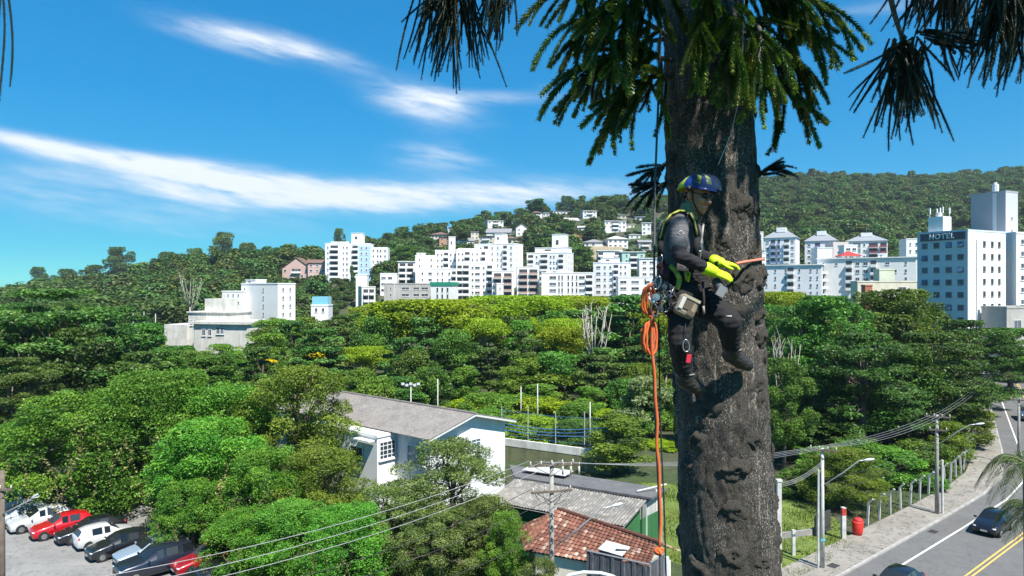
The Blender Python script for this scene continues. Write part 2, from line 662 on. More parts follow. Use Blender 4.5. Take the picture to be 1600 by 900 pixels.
def add_window(root, face, W, D, u, z, w, h, kind='plain', fm=None, gm=None, name='window'):
    me = window_mesh(kind, fm or M_TRIM, gm or M_GLASS, w, h)
    p, r = face_xform(face, W, D, u, z, 0.022)
    return link(name, me, root, p, (0, 0, r))


_bm = {}


def balcony_mesh(w, h, railm, openm):
    key = (round(w, 1), round(h, 1), railm.name, openm.name)
    if key in _bm: return _bm[key]
    b = MB()
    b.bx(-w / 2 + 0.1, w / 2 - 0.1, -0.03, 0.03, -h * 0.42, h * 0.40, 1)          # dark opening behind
    b.bx(-w / 2, w / 2, -1.15, 0.0, -h * 0.5, -h * 0.5 + 0.16)                    # slab
    b.bx(-w / 2, w / 2, -1.15, -1.05, -h * 0.5 + 0.16, -h * 0.5 + 1.05, 2)        # parapet
    for s in (-1, 1):
        b.bx(min(s * w / 2, s * (w / 2 - 0.1)), max(s * w / 2, s * (w / 2 - 0.1)), -1.048, -0.01, -h * 0.5 + 0.16, -h * 0.5 + 1.04, 2)
    me = b.mesh('balcony', [M_TRIM, openm, railm])
    _bm[key] = me
    return me


def add_balcony(root, face, W, D, u, z, w, h, railm=None, openm=None):
    p, r = face_xform(face, W, D, u, z, 0.035)
    return link('balcony', balcony_mesh(w, h, railm or M_TRIM, openm or M_DARKOP), root, p, (0, 0, r))


def hip_roof(b, W, D, z, rise, over, mi=0, ridge=None, th=0.18):
    """hipped roof over a W x D box; ridge along the longer side"""
    x0, x1, y0, y1 = -over, W + over, -over, D + over
    if ridge is None: ridge = abs(W - D) * 0.5 + 0.2
    if W >= D:
        r0, r1 = ((x0 + x1) / 2 - ridge / 2, (y0 + y1) / 2), ((x0 + x1) / 2 + ridge / 2, (y0 + y1) / 2)
    else:
        r0, r1 = ((x0 + x1) / 2, (y0 + y1) / 2 - ridge / 2), ((x0 + x1) / 2, (y0 + y1) / 2 + ridge / 2)
    A, B_, C_, D_ = (x0, y0, z), (x1, y0, z), (x1, y1, z), (x0, y1, z)
    R0, R1 = (*r0, z + rise), (*r1, z + rise)
    if W >= D:
        fs = [(A, B_, R1, R0), (B_, C_, R1), (C_, D_, R0, R1), (D_, A, R0)]
    else:
        fs = [(A, B_, R0), (B_, C_, R1, R0), (C_, D_, R1), (D_, A, R0, R1)]
    for f in fs: b.face(f, mi)
    lo = z - th
    for p, q in ((A, B_), (B_, C_), (C_, D_), (D_, A)):
        b.face([(p[0], p[1], lo), (q[0], q[1], lo), q, p], mi)
    b.face([(x0, y0, lo), (x0, y1, lo), (x1, y1, lo), (x1, y0, lo)], mi)
    return b


def gable_roof(b, W, D, z, rise, over, axis='x', mi=0, th=0.14):
    x0, x1, y0, y1 = -over, W + over, -over, D + over
    if axis == 'x':
        ym = (y0 + y1) / 2
        planes = [[(x0, y0, z), (x1, y0, z), (x1, ym, z + rise), (x0, ym, z + rise)], [(x1, y1, z), (x0, y1, z), (x0, ym, z + rise), (x1, ym, z + rise)]]
    else:
        xm = (x0 + x1) / 2
        planes = [[(x0, y1, z), (x0, y0, z), (xm, y0, z + rise), (xm, y1, z + rise)], [(x1, y0, z), (x1, y1, z), (xm, y1, z + rise), (xm, y0, z + rise)]]
    for pl in planes:
        lo = [(p[0], p[1], p[2] - th) for p in pl]
        b.face(pl, mi)
        b.face(lo[::-1], mi)
        for k in range(4):
            k2 = (k + 1) % 4
            b.face([lo[k], lo[k2], pl[k2], pl[k]], mi)
    return b


def corrugated(b, o, e, s, ne, pitch=0.18, amp=0.03, mi=0):
    """corrugated sheet: origin o, edge vector e (across the waves), slope vector s"""
    o, e, s = Vector(o), Vector(e), Vector(s)
    n = e.cross(s).normalized()
    if n.z < 0: n = -n
    N = max(4, int(e.length / pitch) * 4)
    rows = []
    for k in range(ne + 1):
        off = 0.02 * (ne - k)
        rows.append([o + e * (j / N) + s * (k / ne) + n * (amp * math.sin(j * math.pi / 2) ) for j in range(N + 1)])
    i0 = len(b.v)
    for r in rows:
        b.v += [tuple(p) for p in r]
    for k in range(ne):
        for j in range(N):
            b.f.append((i0 + k * (N + 1) + j, i0 + k * (N + 1) + j + 1, i0 + (k + 1) * (N + 1) + j + 1, i0 + (k + 1) * (N + 1) + j))
            b.m.append(mi)
    return b


def weathered(name, lo, hi, streak, sc=(3, 3, 0.4)):
    t = NT(name)
    a, b = t.noise(0.9, 7, 0.7), t.noise(2.2, 6, 0.7, stretch=sc)
    base = t.ramp(a, [(0.32, lo), (0.68, hi)])
    t.color(t.mix(t.ramp(b, [(0.50, 0.0), (0.66, 0.75)]), base, streak)).set(0.9)
    return t.mat


# ------------------------------------------------------------------ white school building with grey corrugated roof
psi = math.atan2(0.76, 0.65)
wb = empty('school_building', (-6.4, 54.0, 0), psi)
tag(wb, 'white painted two storey hall with grey corrugated gable roof behind the leafy trees', 'building')
Wb, Db, EV, AP = 8.9, 22.0, 6.45, 7.55
M_WB = painted_wall((0.78, 0.79, 0.80), 0.16, 0.5)
M_ASB = weathered('old_roof_sheet', (0.13, 0.12, 0.115), (0.21, 0.195, 0.18), (0.30, 0.285, 0.26))
b = MB()
b.face([(0, 0, 0), (Wb, 0, 0), (Wb, 0, EV), (Wb / 2, 0, AP), (0, 0, EV)])
b.face([(Wb, Db, 0), (0, Db, 0), (0, Db, EV), (Wb / 2, Db, AP), (Wb, Db, EV)])
b.face([(0, Db, 0), (0, 0, 0), (0, 0, EV), (0, Db, EV)])
b.face([(Wb, 0, 0), (Wb, Db, 0), (Wb, Db, EV), (Wb, 0, EV)])
b.build('wall', M_WB, wb)
MB().bx(-2.0, -0.003, 4.0, 12.5, 0, 6.05).build('wing_wall', painted_wall((0.8, 0.8, 0.79), 0.1), wb)
MB().bx(-2.08, -0.004, 3.92, 12.58, 6.05, 6.25).build('parapet', M_TRIM, wb)
ov = 0.75
sl_ = (AP - EV) / (Wb / 2)
b = MB()
corrugated(b, (Wb / 2, -0.7, AP + 0.09), (0, Db + 1.4, 0), (-(Wb / 2 + ov), 0, -sl_ * (Wb / 2 + ov)), 4, 0.22, 0.035)
corrugated(b, (Wb / 2, -0.7, AP + 0.09), (0, Db + 1.4, 0), ((Wb / 2 + ov), 0, -sl_ * (Wb / 2 + ov)), 4, 0.22, 0.035)
rf = b.build('roof', M_ASB, wb)
b = MB()
b.tube([(Wb / 2, -0.72, AP + 0.12), (Wb / 2, Db + 0.72, AP + 0.12)], 0.11, 8)
b.build('ridge_cap', M_ASB, rf)
b = MB()
for s in (-1, 1):
    x1 = Wb / 2 + s * (Wb / 2 + ov)
    z1 = AP - sl_ * (Wb / 2 + ov)
    b.face([(Wb / 2, -0.70, AP + 0.04), (x1, -0.70, z1 + 0.04), (x1, -0.70, z1 - 0.12), (Wb / 2, -0.70, AP - 0.12)])
    b.face([(Wb / 2, -0.70, AP - 0.12), (x1, -0.70, z1 - 0.12), (x1, -0.0, z1 - 0.12), (Wb / 2, 0, AP - 0.12)])
b.build('bargeboard', plain((0.62, 0.62, 0.60), 0.7), rf)
GB = glass((0.10, 0.15, 0.17), 0.12)
add_window(wb, 'f', Wb, Db, 4.6, 4.75, 2.3, 1.35, 'grid', gm=GB)
add_window(wb, 'l', Wb, Db, 1.55, 4.75, 2.2, 1.5, 'two', gm=glass((0.22, 0.34, 0.38), 0.15))
o = add_window(wb, 'f', Wb, Db, -1.0, 4.95, 1.7, 1.5, 'grid'); o.location.y = 3.975
o = add_window(wb, 'l', Wb, Db, 6.6, 4.4, 1.7, 1.35, 'two'); o.location.x = -2.025
o = add_window(wb, 'l', Wb, Db, 9.6, 4.4, 1.7, 1.35, 'two'); o.location.x = -2.025
MB().bx(-2.7, -2.09, 4.2, 6.2, 5.75, 5.85).build('window_hood', M_TRIM, wb)
b = MB(); b.bx(3.2, 3.9, -0.5, -0.02, 5.5, 5.85); b.build('air_conditioner', plain((0.6, 0.6, 0.58)), wb)

# ------------------------------------------------------------------ sheds and red tiled house beside the trunk
sh = empty('corrugated_shed', (0, 0, 0))
tag(sh, 'low green shed with pale weathered corrugated roof beside the red tiled house', 'shed')
M_PALE = weathered('pale_weathered_sheet', (0.11, 0.105, 0.095), (0.24, 0.225, 0.20), (0.40, 0.385, 0.35), (1.2, 1.2, 1.2))
R0, R1, L1 = Vector((0.2, 48.6, 4.6)), Vector((8.5, 43.6, 4.6)), Vector((6.7, 41.5, 3.7))
L0 = L1 + (R0 - R1)
b = MB()
NP = 8
for k in range(NP):
    e = (R1 - R0) / NP
    corrugated(b, R0 + e * k + Vector((0, 0, 0.015 * (k % 2))), e * 1.03, (L1 - R1), 3, 0.2, 0.028)
b.build('roof', M_PALE, sh)
B0, B1 = R0 + Vector((1.9, 2.1, 0)), R1 + Vector((1.9, 2.1, 0))
b = MB()
b.face([R0 - Vector((0, 0, .05)), R1 - Vector((0, 0, .05)), L1 - Vector((0, 0, .12)), L0 - Vector((0, 0, .12))][::-1])
b.build('roof_lining', M_CONCD, sh)
b = MB()
w1 = R1 - (R1 - R0).normalized() * 0.45
l1 = L1 - (R1 - R0).normalized() * 0.45 + (R1 - L1) * 0.1
b.face([(l1.x, l1.y, 0), (w1.x, w1.y, 0), (w1.x, w1.y, 4.5), (l1.x, l1.y, l1.z - 0.13)])
l0 = L0 + (R1 - L1) * 0.1
b.face([(l0.x, l0.y, 0), (l1.x, l1.y, 0), (l1.x, l1.y, l1.z - 0.13), (l0.x, l0.y, l0.z - 0.13)])
b.build('wall', painted_wall((0.035, 0.16, 0.05), 0.4), sh)
w2 = w1 + Vector((1.6, 1.9, 0))
b = MB(); b.face([(w1.x, w1.y, 0), (w2.x, w2.y, 0), (w2.x, w2.y, 3.3), (w1.x, w1.y, 3.3)]); b.build('side_wall', painted_wall((0.035, 0.16, 0.05), 0.4), sh)
b = MB()
pa = w1 + Vector((0.12, 0.0, 0)); 
b.tube([(pa.x, pa.y, 0), (pa.x, pa.y, 4.4)], 0.05); b.build('post', plain((0.03, 0.12, 0.05)), sh)

fs = empty('flat_roof_shed', (0, 0, 0))
tag(fs, 'low shed with dark grey felt roof behind the pale corrugated roof', 'shed')
Q0, Q1, Q2, Q3 = Vector((-0.2, 53.6, 4.30)), Vector((10.6, 47.2, 4.30)), Vector((8.9, 44.1, 4.62)), Vector((0.2, 49.0, 4.62))
b = MB()
b.face([Q3, Q2, Q1, Q0]); dz = Vector((0, 0, 0.14))
for p, q in ((Q3, Q2), (Q2, Q1), (Q1, Q0), (Q0, Q3)): b.face([p - dz, q - dz, q, p])
b.face([Q0 - dz, Q1 - dz, Q2 - dz, Q3 - dz])
b.build('roof', weathered('felt_roof', (0.085, 0.085, 0.088), (0.15, 0.148, 0.145), (0.2, 0.195, 0.19)), fs)
b = MB(); wv = [Q3 + (Q1 - Q3) * 0.03, Q2 + (Q0 - Q2) * 0.03, Q1 + (Q3 - Q1) * 0.03, Q0 + (Q2 - Q0) * 0.03]
for k in range(4):
    p, q = wv[k], wv[(k + 1) % 4]
    b.face([(p.x, p.y, 0), (q.x, q.y, 0), (q.x, q.y, 4.2), (p.x, p.y, 4.2)])
b.build('wall', M_GREYW, fs)
b = MB(); c = (Q0 + Q3) / 2
b.box((c.x + 2.6, c.y - 1.0, 4.72), (3.4, 1.5, 0.05), rot=Matrix.Rotation(-0.5, 3, 'Z')); b.build('roof_patch', plain((0.55, 0.55, 0.53), 0.8, var=0.2), fs)
b = MB(); b.tube([(9.6, 46.0, 0), (9.6, 46.0, 4.6)], 0.06); b.tube([(8.2, 45.4, 4.66), (10.5, 47.0, 4.66)], 0.05); b.build('gutter_pipe', plain((0.6, 0.6, 0.58)), fs)

th = empty('tiled_house', (0, 0, 0))
tag(th, 'small house with red brown clay tile roof below the utility pole', 'house')
t = NT('clay_tile')
oi = t.new('ShaderNodeObjectInfo'); n1, n2 = t.noise(1.1, 6, 0.7), t.noise(7, 4)
at_ = t.new('ShaderNodeAttribute', attribute_name='tint')
c = t.ramp(at_.outputs['Fac'], [(0.0, (0.13, 0.05, 0.032)), (0.55, (0.24, 0.095, 0.06)), (0.86, (0.30, 0.14, 0.09)), (1.0, (0.46, 0.36, 0.29))])
t.color(t.mix(t.ramp(n1, [(0.45, 0.0), (0.7, 0.55)]), c, (0.085, 0.06, 0.045))).set(0.9)
M_TILE = t.mat
A_, B_, R_, L_ = Vector((2.83, 42.45, 4.4)), Vector((7.8, 36.9, 4.4)), Vector((7.14, 36.6, 2.95)), Vector((0.80, 39.6, 2.95))
rg = random.Random(5)


def tile_field(A, Bp, Rp, Lp, rows, cols, name, parent):
    V, Qd, T = [], [], []
    nrm = (Bp - A).cross(Lp - A).normalized()
    if nrm.z < 0: nrm = -nrm
    for r in range(rows):
        for c in range(cols):
            def P(u, v): return (A * (1 - u) + Bp * u) * (1 - v) + (Lp * (1 - u) + Rp * u) * v
            u0, u1 = c / cols, (c + 1) / cols
            v0, v1 = r / rows, (r + 1.12) / rows
            lift0, lift1 = 0.0 + rg.uniform(0, .006), 0.035 + rg.uniform(0, .02)
            i = len(V)
            for (uu, hh) in ((u0, 0.0), (u0 + (u1 - u0) * .25, .045), (u0 + (u1 - u0) * .5, .06), (u0 + (u1 - u0) * .75, .045), (u1, 0.0)):
                V.append(P(uu, v0) + nrm * (hh + lift0)); V.append(P(uu, v1) + nrm * (hh + lift1))
            tn = rg.random() ** 1.3
            for k in range(4):
                Qd.append((i + 2 * k, i + 2 * k + 1, i + 2 * k + 3, i + 2 * k + 2)); T.append(tn)
    me = mesh_np(name, np.array([tuple(v) for v in V]), np.array(Qd), M_TILE, T)
    return link(name, me, parent)


HC = Vector((0.45, 43.6, 2.95))
rf = tile_field(A_, B_, R_, L_, 12, 28, 'roof_tiles', th); rf['kind'] = 'stuff'
rf3 = tile_field(A_, A_ + Vector((.01, -.01, 0)), L_, HC, 10, 16, 'roof_tiles', th); rf3['kind'] = 'stuff'
C_, D_ = B_ + Vector((1.5, 1.4, -1.0)), A_ + Vector((1.6, 1.4, -1.0))
rf2 = tile_field(B_, A_, D_, C_, 8, 26, 'roof_tiles', th); rf2['kind'] = 'stuff'
b = MB()
for k in range(17):
    p, q = A_.lerp(B_, k / 17), A_.lerp(B_, (k + 1.15) / 17)
    b.tube([p + Vector((0, 0, .06)), q + Vector((0, 0, .08))], [0.10, 0.12], 8)
b.build('ridge_tiles', M_TILE, th)
b = MB(); b.face([A_ - Vector((0, 0, .05)), B_ - Vector((0, 0, .05)), R_ - Vector((0, 0, .05)), L_ - Vector((0, 0, .05))]); b.face([A_ - Vector((0, 0, .05)), D_ - Vector((0, 0, .05)), C_ - Vector((0, 0, .05)), B_ - Vector((0, 0, .05))])
b.build('roof_underside', plain((0.2, 0.15, 0.1)), th)
inw = lambda p, c, k: p + (c - p) * k
cen = (A_ + B_ + R_ + L_ + C_ + D_) / 6
pts = [inw(Vector((p.x, p.y, 0)), Vector((cen.x, cen.y, 0)), 0.12) for p in (L_, R_, C_, HC)]
b = MB()
for k in range(4):
    p, q = pts[k], pts[(k + 1) % 4]
    b.face([(p.x, p.y, 0), (q.x, q.y, 0), (q.x, q.y, 2.86), (p.x, p.y, 2.86)])
for (p, q, a) in ((pts[1], pts[2], B_), (pts[3], pts[0], A_)):
    b.face([(p.x, p.y, 2.86), (q.x, q.y, 2.86), ((a.x * .9 + cen.x * .1), (a.y * .9 + cen.y * .1), 4.25)])
b.build('wall', M_CREAM, th)

hb = empty('metal_hoarding', (0, 0, 0))
tag(hb, 'dark grey sheet metal hoarding standing in front of the tiled roof', 'hoarding')
H0, H1, H2 = Vector((3.95, 36.6, 0)), Vector((6.95, 34.7, 0)), Vector((7.9, 35.9, 0))
M_HO = weathered('dark_sheet_metal', (0.045, 0.05, 0.06), (0.10, 0.105, 0.12), (0.16, 0.165, 0.175), (4, 4, 0.5))
for (p, q, n) in ((H0, H1, 6), (H1, H2, 2)):
    for k in range(n):
        a, c = p.lerp(q, k / n), p.lerp(q, (k + 0.985) / n)
        nn = (q - p).normalized().cross(Vector((0, 0, 1))) * 0.02
        h = 4.05 - (0.05 if k % 2 else 0) + (0.12 if n == 2 else 0)
        b = MB()
        prof = [a, a.lerp(c, .3), a.lerp(c, .38), a.lerp(c, .62), a.lerp(c, .70), c]
        offs = [0, 0, 2.2, 2.2, 0, 0]
        for j in range(5):
            u, v = prof[j] + nn * offs[j], prof[j + 1] + nn * offs[j + 1]
            b.face([(u.x, u.y, 0.02), (v.x, v.y, 0.02), (v.x, v.y, h), (u.x, u.y, h)])
        b.build('panel', M_HO, hb)
b = MB(); b.tube([H0 + Vector((0, 0, 4.1)), H1 + Vector((0, 0, 4.1))], 0.05, 6); b.tube([H1 + Vector((0, 0, 4.2)), H2 + Vector((0, 0, 4.2))], 0.05, 6); b.build('top_rail', plain((0.2, 0.2, 0.21)), hb)
b = MB(); q = H2 + Vector((0.15, 0.05, 0)); b.bx(q.x - .11, q.x + .11, q.y - .11, q.y + .11, 0, 4.0); b.build('corner_post', plain((0.55, 0.6, 0.66), .7), hb)
b = MB(); b.box((5.5, 37.3, 3.95), (1.5, 0.9, 0.05), rot=Matrix.Rotation(-0.7, 3, 'Z') @ Matrix.Rotation(0.25, 3, 'X')); b.box((5.9, 37.0, 4.05), (0.6, 0.4, 0.04), rot=Matrix.Rotation(-0.2, 3, 'Z') @ Matrix.Rotation(-0.3, 3, 'X'))
tag(b.build('broken_sheet', plain((0.6, 0.58, 0.55), .8, var=.3)), 'broken pale roofing sheet lying behind the dark metal hoarding', 'roof sheet')

# low boundary wall with white band and ball-stop net
bw = empty('boundary_wall', (0, 0, 0)); tag(bw, 'mossy green boundary wall with white painted top band beside the hall', 'wall')
P0, P1 = Vector((-1.5, 73.0, 0)), Vector((9.6, 66.5, 0))
dv = (P1 - P0).normalized(); ang = math.atan2(dv.y, dv.x); ln = (P1 - P0).length
b = MB(); b.bx(0, ln, -0.1, 0.1, 0, 1.5); b.build('wall', painted_wall((0.20, 0.21, 0.11), 0.4, 0.8), bw, P0, (0, 0, ang))
b = MB(); b.bx(0, ln, -0.13, 0.13, 1.5, 2.25); b.build('white_band', painted_wall((0.72, 0.71, 0.66), 0.35, 0.8), bw, P0, (0, 0, ang))
net = empty('ball_stop_net', (0, 0, 0)); tag(net, 'blue ball stop net sagging between thin posts above the boundary wall', 'net')
N0, N1 = P0 + Vector((0.4, 0.8, 0)), P1 + Vector((0.4, 0.8, 0))
for k in range(5):
    p = N0.lerp(N1, k / 4)
    MB().tube([p, p + Vector((0, 0, 5.4 + 0.25 * (k % 2)))], 0.045, 6).build('post', plain((0.42, 0.46, 0.45)), net)
M_NET = plain((0.05, 0.16, 0.32), .7)
def sagline(p, q, sag, n=10): return [p.lerp(q, k / n) - Vector((0, 0, sag * 4 * (k / n) * (1 - k / n))) for k in range(n + 1)]
for i, (z0, z1, s, r) in enumerate(((5.0, 5.3, .25, .02), (3.6, 4.5, .5, .05), (3.3, 4.3, .6, .04), (2.9, 3.7, .4, .05), (2.4, 2.5, .1, .02))):
    MB().tube(sagline(N0 + Vector((0, 0, z0)), N1 + Vector((0, 0, z1)), s), r, 5).build('net_rope', M_NET, net)
b = MB()
for k in range(90):
    p = N0.lerp(N1, k / 89)
    b.tube([p + Vector((0, 0, 2.35)), p + Vector((0.02, 0, 5.0))], 0.007, 3)
for k in range(22):
    b.tube([N0 + Vector((0, 0, 2.4 + k * .12)), N1 + Vector((0, 0, 2.4 + k * .12))], 0.007, 3)
o = b.build('netting', plain((0.05, 0.07, 0.08)), net); o['kind'] = 'stuff'

# ------------------------------------------------------------------ city blocks
def col(r, g_, b_): return painted_wall((r, g_, b_), 0.14, 0.12)


W1 = painted_wall((0.82, 0.81, 0.79), 0.10, 0.15)
W2 = painted_wall((0.80, 0.80, 0.82), 0.14, 0.12)
W3 = painted_wall((0.70, 0.68, 0.63), 0.2, 0.12)
WG = painted_wall((0.44, 0.43, 0.40), 0.3, 0.12)
G_FAR = glass((0.06, 0.065, 0.075), 0.4)
G_HOT = glass((0.022, 0.036, 0.05), 0.3)
PINK = plain((0.42, 0.28, 0.24), .8)
BLUEB = plain((0.22, 0.27, 0.46), .7)
MAROON = plain((0.25, 0.06, 0.08), .7)
GREY_R = plain((0.30, 0.31, 0.32), .8)


def place_box(xl, xc, xr, d, psi, D=None, W=None):
    """footprint that shows its near corner at photo column xc and its ends at xl / xr"""
    s, c = math.sin(psi), math.cos(psi)
    X = (xc - 800) / F * d
    ul, ur = (xl - 800) / F, (xr - 800) / F
    if psi >= 0:
        if W is None: W = (ur * d - X) / (c - ur * s)
        if D is None: D = (X - ul * d) / (s + ul * c)
        org = Vector((X, d, 0))
    else:
        if W is None: W = (X - ul * d) / (c - ul * s)
        if D is None: D = (ur * d - X) / (-s - ur * c)
        org = Vector((X - W * c, d - W * s, 0))
    return org, W, D


def block(name, label, cat, xl, xc, xr, yt, d, psi_deg=0.0, D=None, W=None, wall=W1, rows=5, fh=3.0, z1=2.0, front=(), side=(), sidef=None,
          tower=None, roof='parapet', wh=1.3, group=None, zb=None, gm=None, extra_rows=None):
    psi = math.radians(psi_deg)
    if psi < 0 and xc == xl: xc = xr
    org, W, D = place_box(xl, xc, xr, d, psi, D, W)
    ztop = CAMZ + (HOR - yt) / F * d
    base = float(terrain(org.x, org.y)) - 3.0 if zb is None else zb
    base = min(base, float(terrain(org.x + 10, org.y + 10)), ztop - rows * fh - 3)
    root = empty(name, (org.x, org.y, base), psi)
    tag(root, label, cat, group)
    H = ztop - base
    MB().bx(0, W, 0, D, 0, H).build('wall', wall, root)
    if roof == 'parapet':
        b = MB()
        b.bx(-0.12, W + 0.12, -0.12, 0.12, H - 0.003, H + 0.45); b.bx(-0.12, W + 0.12, D - 0.12, D + 0.12, H - 0.003, H + 0.45)
        b.bx(-0.118, 0.12, 0.12, D - 0.12, H - 0.003, H + 0.447); b.bx(W - 0.12, W + 0.118, 0.12, D - 0.12, H - 0.003, H + 0.447)
        b.build('parapet', wall, root)
    elif roof == 'slab':
        MB().bx(-0.5, W + 0.5, -0.5, D + 0.5, H + 0.002, H + 0.35).build('roof', M_TRIM, root)
    sf = sidef or ('l' if psi >= 0 else 'r')
    for face, cols in (('f', front), (sf, side)):
        L = W if face == 'f' else D
        for c_ in cols:
            fr, kind, w = c_[0], c_[1], c_[2]
            h = c_[3] if len(c_) > 3 else wh
            r0 = c_[4] if len(c_) > 4 else 0
            r1 = c_[5] if len(c_) > 5 else rows
            for r in range(r0, r1):
                z = H - z1 - r * fh
                if z < 1: break
                u = fr * L
                if kind == 'w': add_window(root, face, W, D, u, z, w, h, 'plain', gm=gm or G_FAR)
                elif kind == 't': add_window(root, face, W, D, u, z, w, h, 'two', gm=gm or G_FAR)
                elif kind == 'b': add_balcony(root, face, W, D, u, z, w, fh - 0.15)
                elif kind == 'p': add_balcony(root, face, W, D, u, z, w, fh - 0.15, PINK)
                elif kind == 'u': add_balcony(root, face, W, D, u, z, w, fh - 0.15, BLUEB)
                elif kind == 'm': add_balcony(root, face, W, D, u, z, w, fh - 0.15, MAROON)
                elif kind == 'g': add_window(root, face, W, D, u, z, w, h, 'grid', gm=glass((0.05, 0.14, 0.09), .15))
    for tw in (tower or []):
        x0, x1, y0, y1, hh = tw
        o = MB().bx(x0 * W, x1 * W, y0 * D, y1 * D, H, H + hh).build('roof_tower', wall, root)
        MB().bx(x0 * W - .2, x1 * W + .2, y0 * D - .2, y1 * D + .2, H + hh + .002, H + hh + .25).build('tower_cap', M_TRIM, o)
        MB().bx((x0 + .3 * (x1 - x0)) * W, (x0 + .5 * (x1 - x0)) * W, y0 * D - .06, y0 * D - .004, H + hh * .45, H + hh * .7).build('tower_window', M_DARKOP, o)
    root['_dims'] = (W, D, H)
    CITY.append((xl, xr, d))
    return root


CITY = []


def dims(o):
    d = tuple(o['_dims']); del o['_dims']; return d


ALLB = []
B = lambda *a, **k: ALLB.append(block(*a, **k)) or ALLB[-1]
# blue and white apartment tower
bt = B('apartment_tower', 'tall white and pale blue apartment tower with stacked balconies left of the city cluster', 'building', 508, 508, 579, 381, 375, 4, D=13, wall=W2, rows=7,
       front=[(.06, 'w', .8), (.20, 'b', 4.2), (.40, 'w', .7), (.48, 'w', .9), (.60, 'w', .7), (.66, 'b', 3.0), (.80, 'w', 1.2), (.91, 'w', 1.0)], tower=[(.56, .82, .2, .7, 6.0), (.1, .5, .3, .7, 1.2)])
W_, D_, H_ = bt['_dims']
MB().bx(W_ * .73, W_ + .05, -.06, -.003, 3, H_ - 1.0).build('blue_panel', painted_wall((0.42, 0.60, 0.78), .1, .2), bt)
MB().bx(W_, W_ + 9.0, 2.0, 13, 0, H_ - 1.6).build('rear_wing', W2, bt)
for r in range(6):
    for u in (1.2, 3.6, 5.2, 7.6):
        link('window', window_mesh('plain', M_TRIM, G_FAR, 1.0, 1.3), bt, (W_ + u, 1.978, H_ - 3.6 - 3 * r))
for r in range(6):
    for u in (.80, .91):
        link('window', window_mesh('plain', M_TRIM, G_FAR, 1.0, 1.3), bt, (W_ * u, -.085, H_ - 2.3 - 3 * r))
B('apartment_block', 'beige four storey block with open balconies low at the tree line', 'building', 537, 565, 583, 449, 300, 22, D=9, W=6.0, wall=W3, rows=4, front=[(.3, 'b', 2.2), (.72, 'b', 2.2)], side=[(.3, 'w', .6), (.6, 'w', .6)])
B('stair_tower', 'plain white stair tower rising behind the beige balcony block', 'building', 556, 556, 573, 430, 315, 3, D=6, wall=W1, rows=1, front=())
B('low_building', 'low white building with dark window band right of the blue tower base', 'building', 594, 594, 620, 428, 340, 4, D=8, wall=W1, rows=3, front=[(.2, 't', 2.2), (.6, 't', 2.2)])
B('grey_building', 'grey concrete building with wide dark windows among the white blocks', 'building', 600, 600, 674, 444, 318, 5, D=10, wall=WG, rows=2, front=[(.14, 'w', .9), (.45, 't', 3.6), (.68, 't', 2.8), (.86, 't', 3.2)])
B('grey_house', 'grey roofed building with dark balconies left of the tallest white blocks', 'building', 622, 622, 657, 409, 362, 6, D=10, wall=W3, rows=4, front=[(.2, 'b', 3), (.55, 'b', 3), (.85, 't', 1.6)], roof='slab')
gb = B('green_topped_building', 'white building with bright green fascia band and tall dark windows', 'building', 673, 706, 715, 446, 308, -14, D=9, wall=W1, rows=3, front=[(.32, 'w', 1.0, 2.2), (.55, 'w', 1.0, 2.2), (.8, 'w', 1.0, 2.2)])
W_, D_, H_ = gb['_dims']
MB().bx(-.3, W_ + .3, -.32, D_, H_ + .01, H_ + 1.5).build('green_fascia', plain((0.01, 0.26, 0.14), .6), gb)
B('white_block', 'blank white walled block stepping down left of the main apartment blocks', 'building', 649, 649, 682, 400, 346, 5, D=12, wall=W1, rows=2, front=[(.2, 'w', .8), (.75, 'w', .8)], tower=[(.05, .45, .3, .8, 1.5)])
B('apartment_block', 'white apartment block with slim rooftop tower at the hill foot', 'building', 680, 680, 714, 392, 352, 4, D=14, wall=W1, rows=8, front=[(.12, 'w', .9), (.3, 'w', .9), (.5, 'b', 2.4), (.72, 'w', .9), (.9, 'w', .7)], tower=[(.62, .92, .1, .6, 7.2)])
B('apartment_block', 'broad white apartment block with railed roof terrace left of the twin tower blocks', 'building', 713, 713, 762, 391, 348, 4, D=14, wall=W1, rows=8, front=[(.08, 'w', .9), (.2, 'w', .9), (.35, 'b', 2.6), (.52, 'w', .8), (.66, 'w', .9), (.86, 'b', 2.2)], tower=[(.05, .7, .2, .6, .9)])
B('apartment_block', 'tall white apartment block with blank side wall and rooftop water tower in the centre', 'building', 741, 803, 823, 381, 358, -22, D=13, wall=W1, rows=9, front=[(.04, 'w', .8), (.17, 'w', .8), (.30, 'b', 2.6), (.46, 'w', .8), (.6, 'w', .8), (.78, 'b', 2.2), (.93, 'w', .9)], tower=[(.5, .7, .1, .6, 5.4)], side=[(.3, 'w', .7)])
B('apartment_block', 'stepped white apartment block with square rooftop tower beside the wooded slope', 'building', 823, 886, 909, 395, 360, -20, D=13, wall=W1, rows=7, front=[(.10, 'b', 3.0), (.25, 'w', 1.0), (.43, 'b', 4.0), (.6, 'w', 1.0), (.68, 'w', .9), (.85, 'b', 2.6)], side=[(.2, 'w', .8), (.55, 'w', .8), (.8, 'w', .8)],
  tower=[(.18, .98, .15, .85, 2.9), (.58, .9, .3, .8, 10.0)])
B('apartment_block', 'white front row block with small square windows below the railed terrace block', 'building', 654, 654, 714, 421, 330, 4, D=10, wall=W1, rows=5, front=[(.1, 'w', 1), (.3, 't', 1.8), (.5, 'w', .8), (.62, 'w', .8), (.8, 'w', 1), (.92, 'b', 2)])
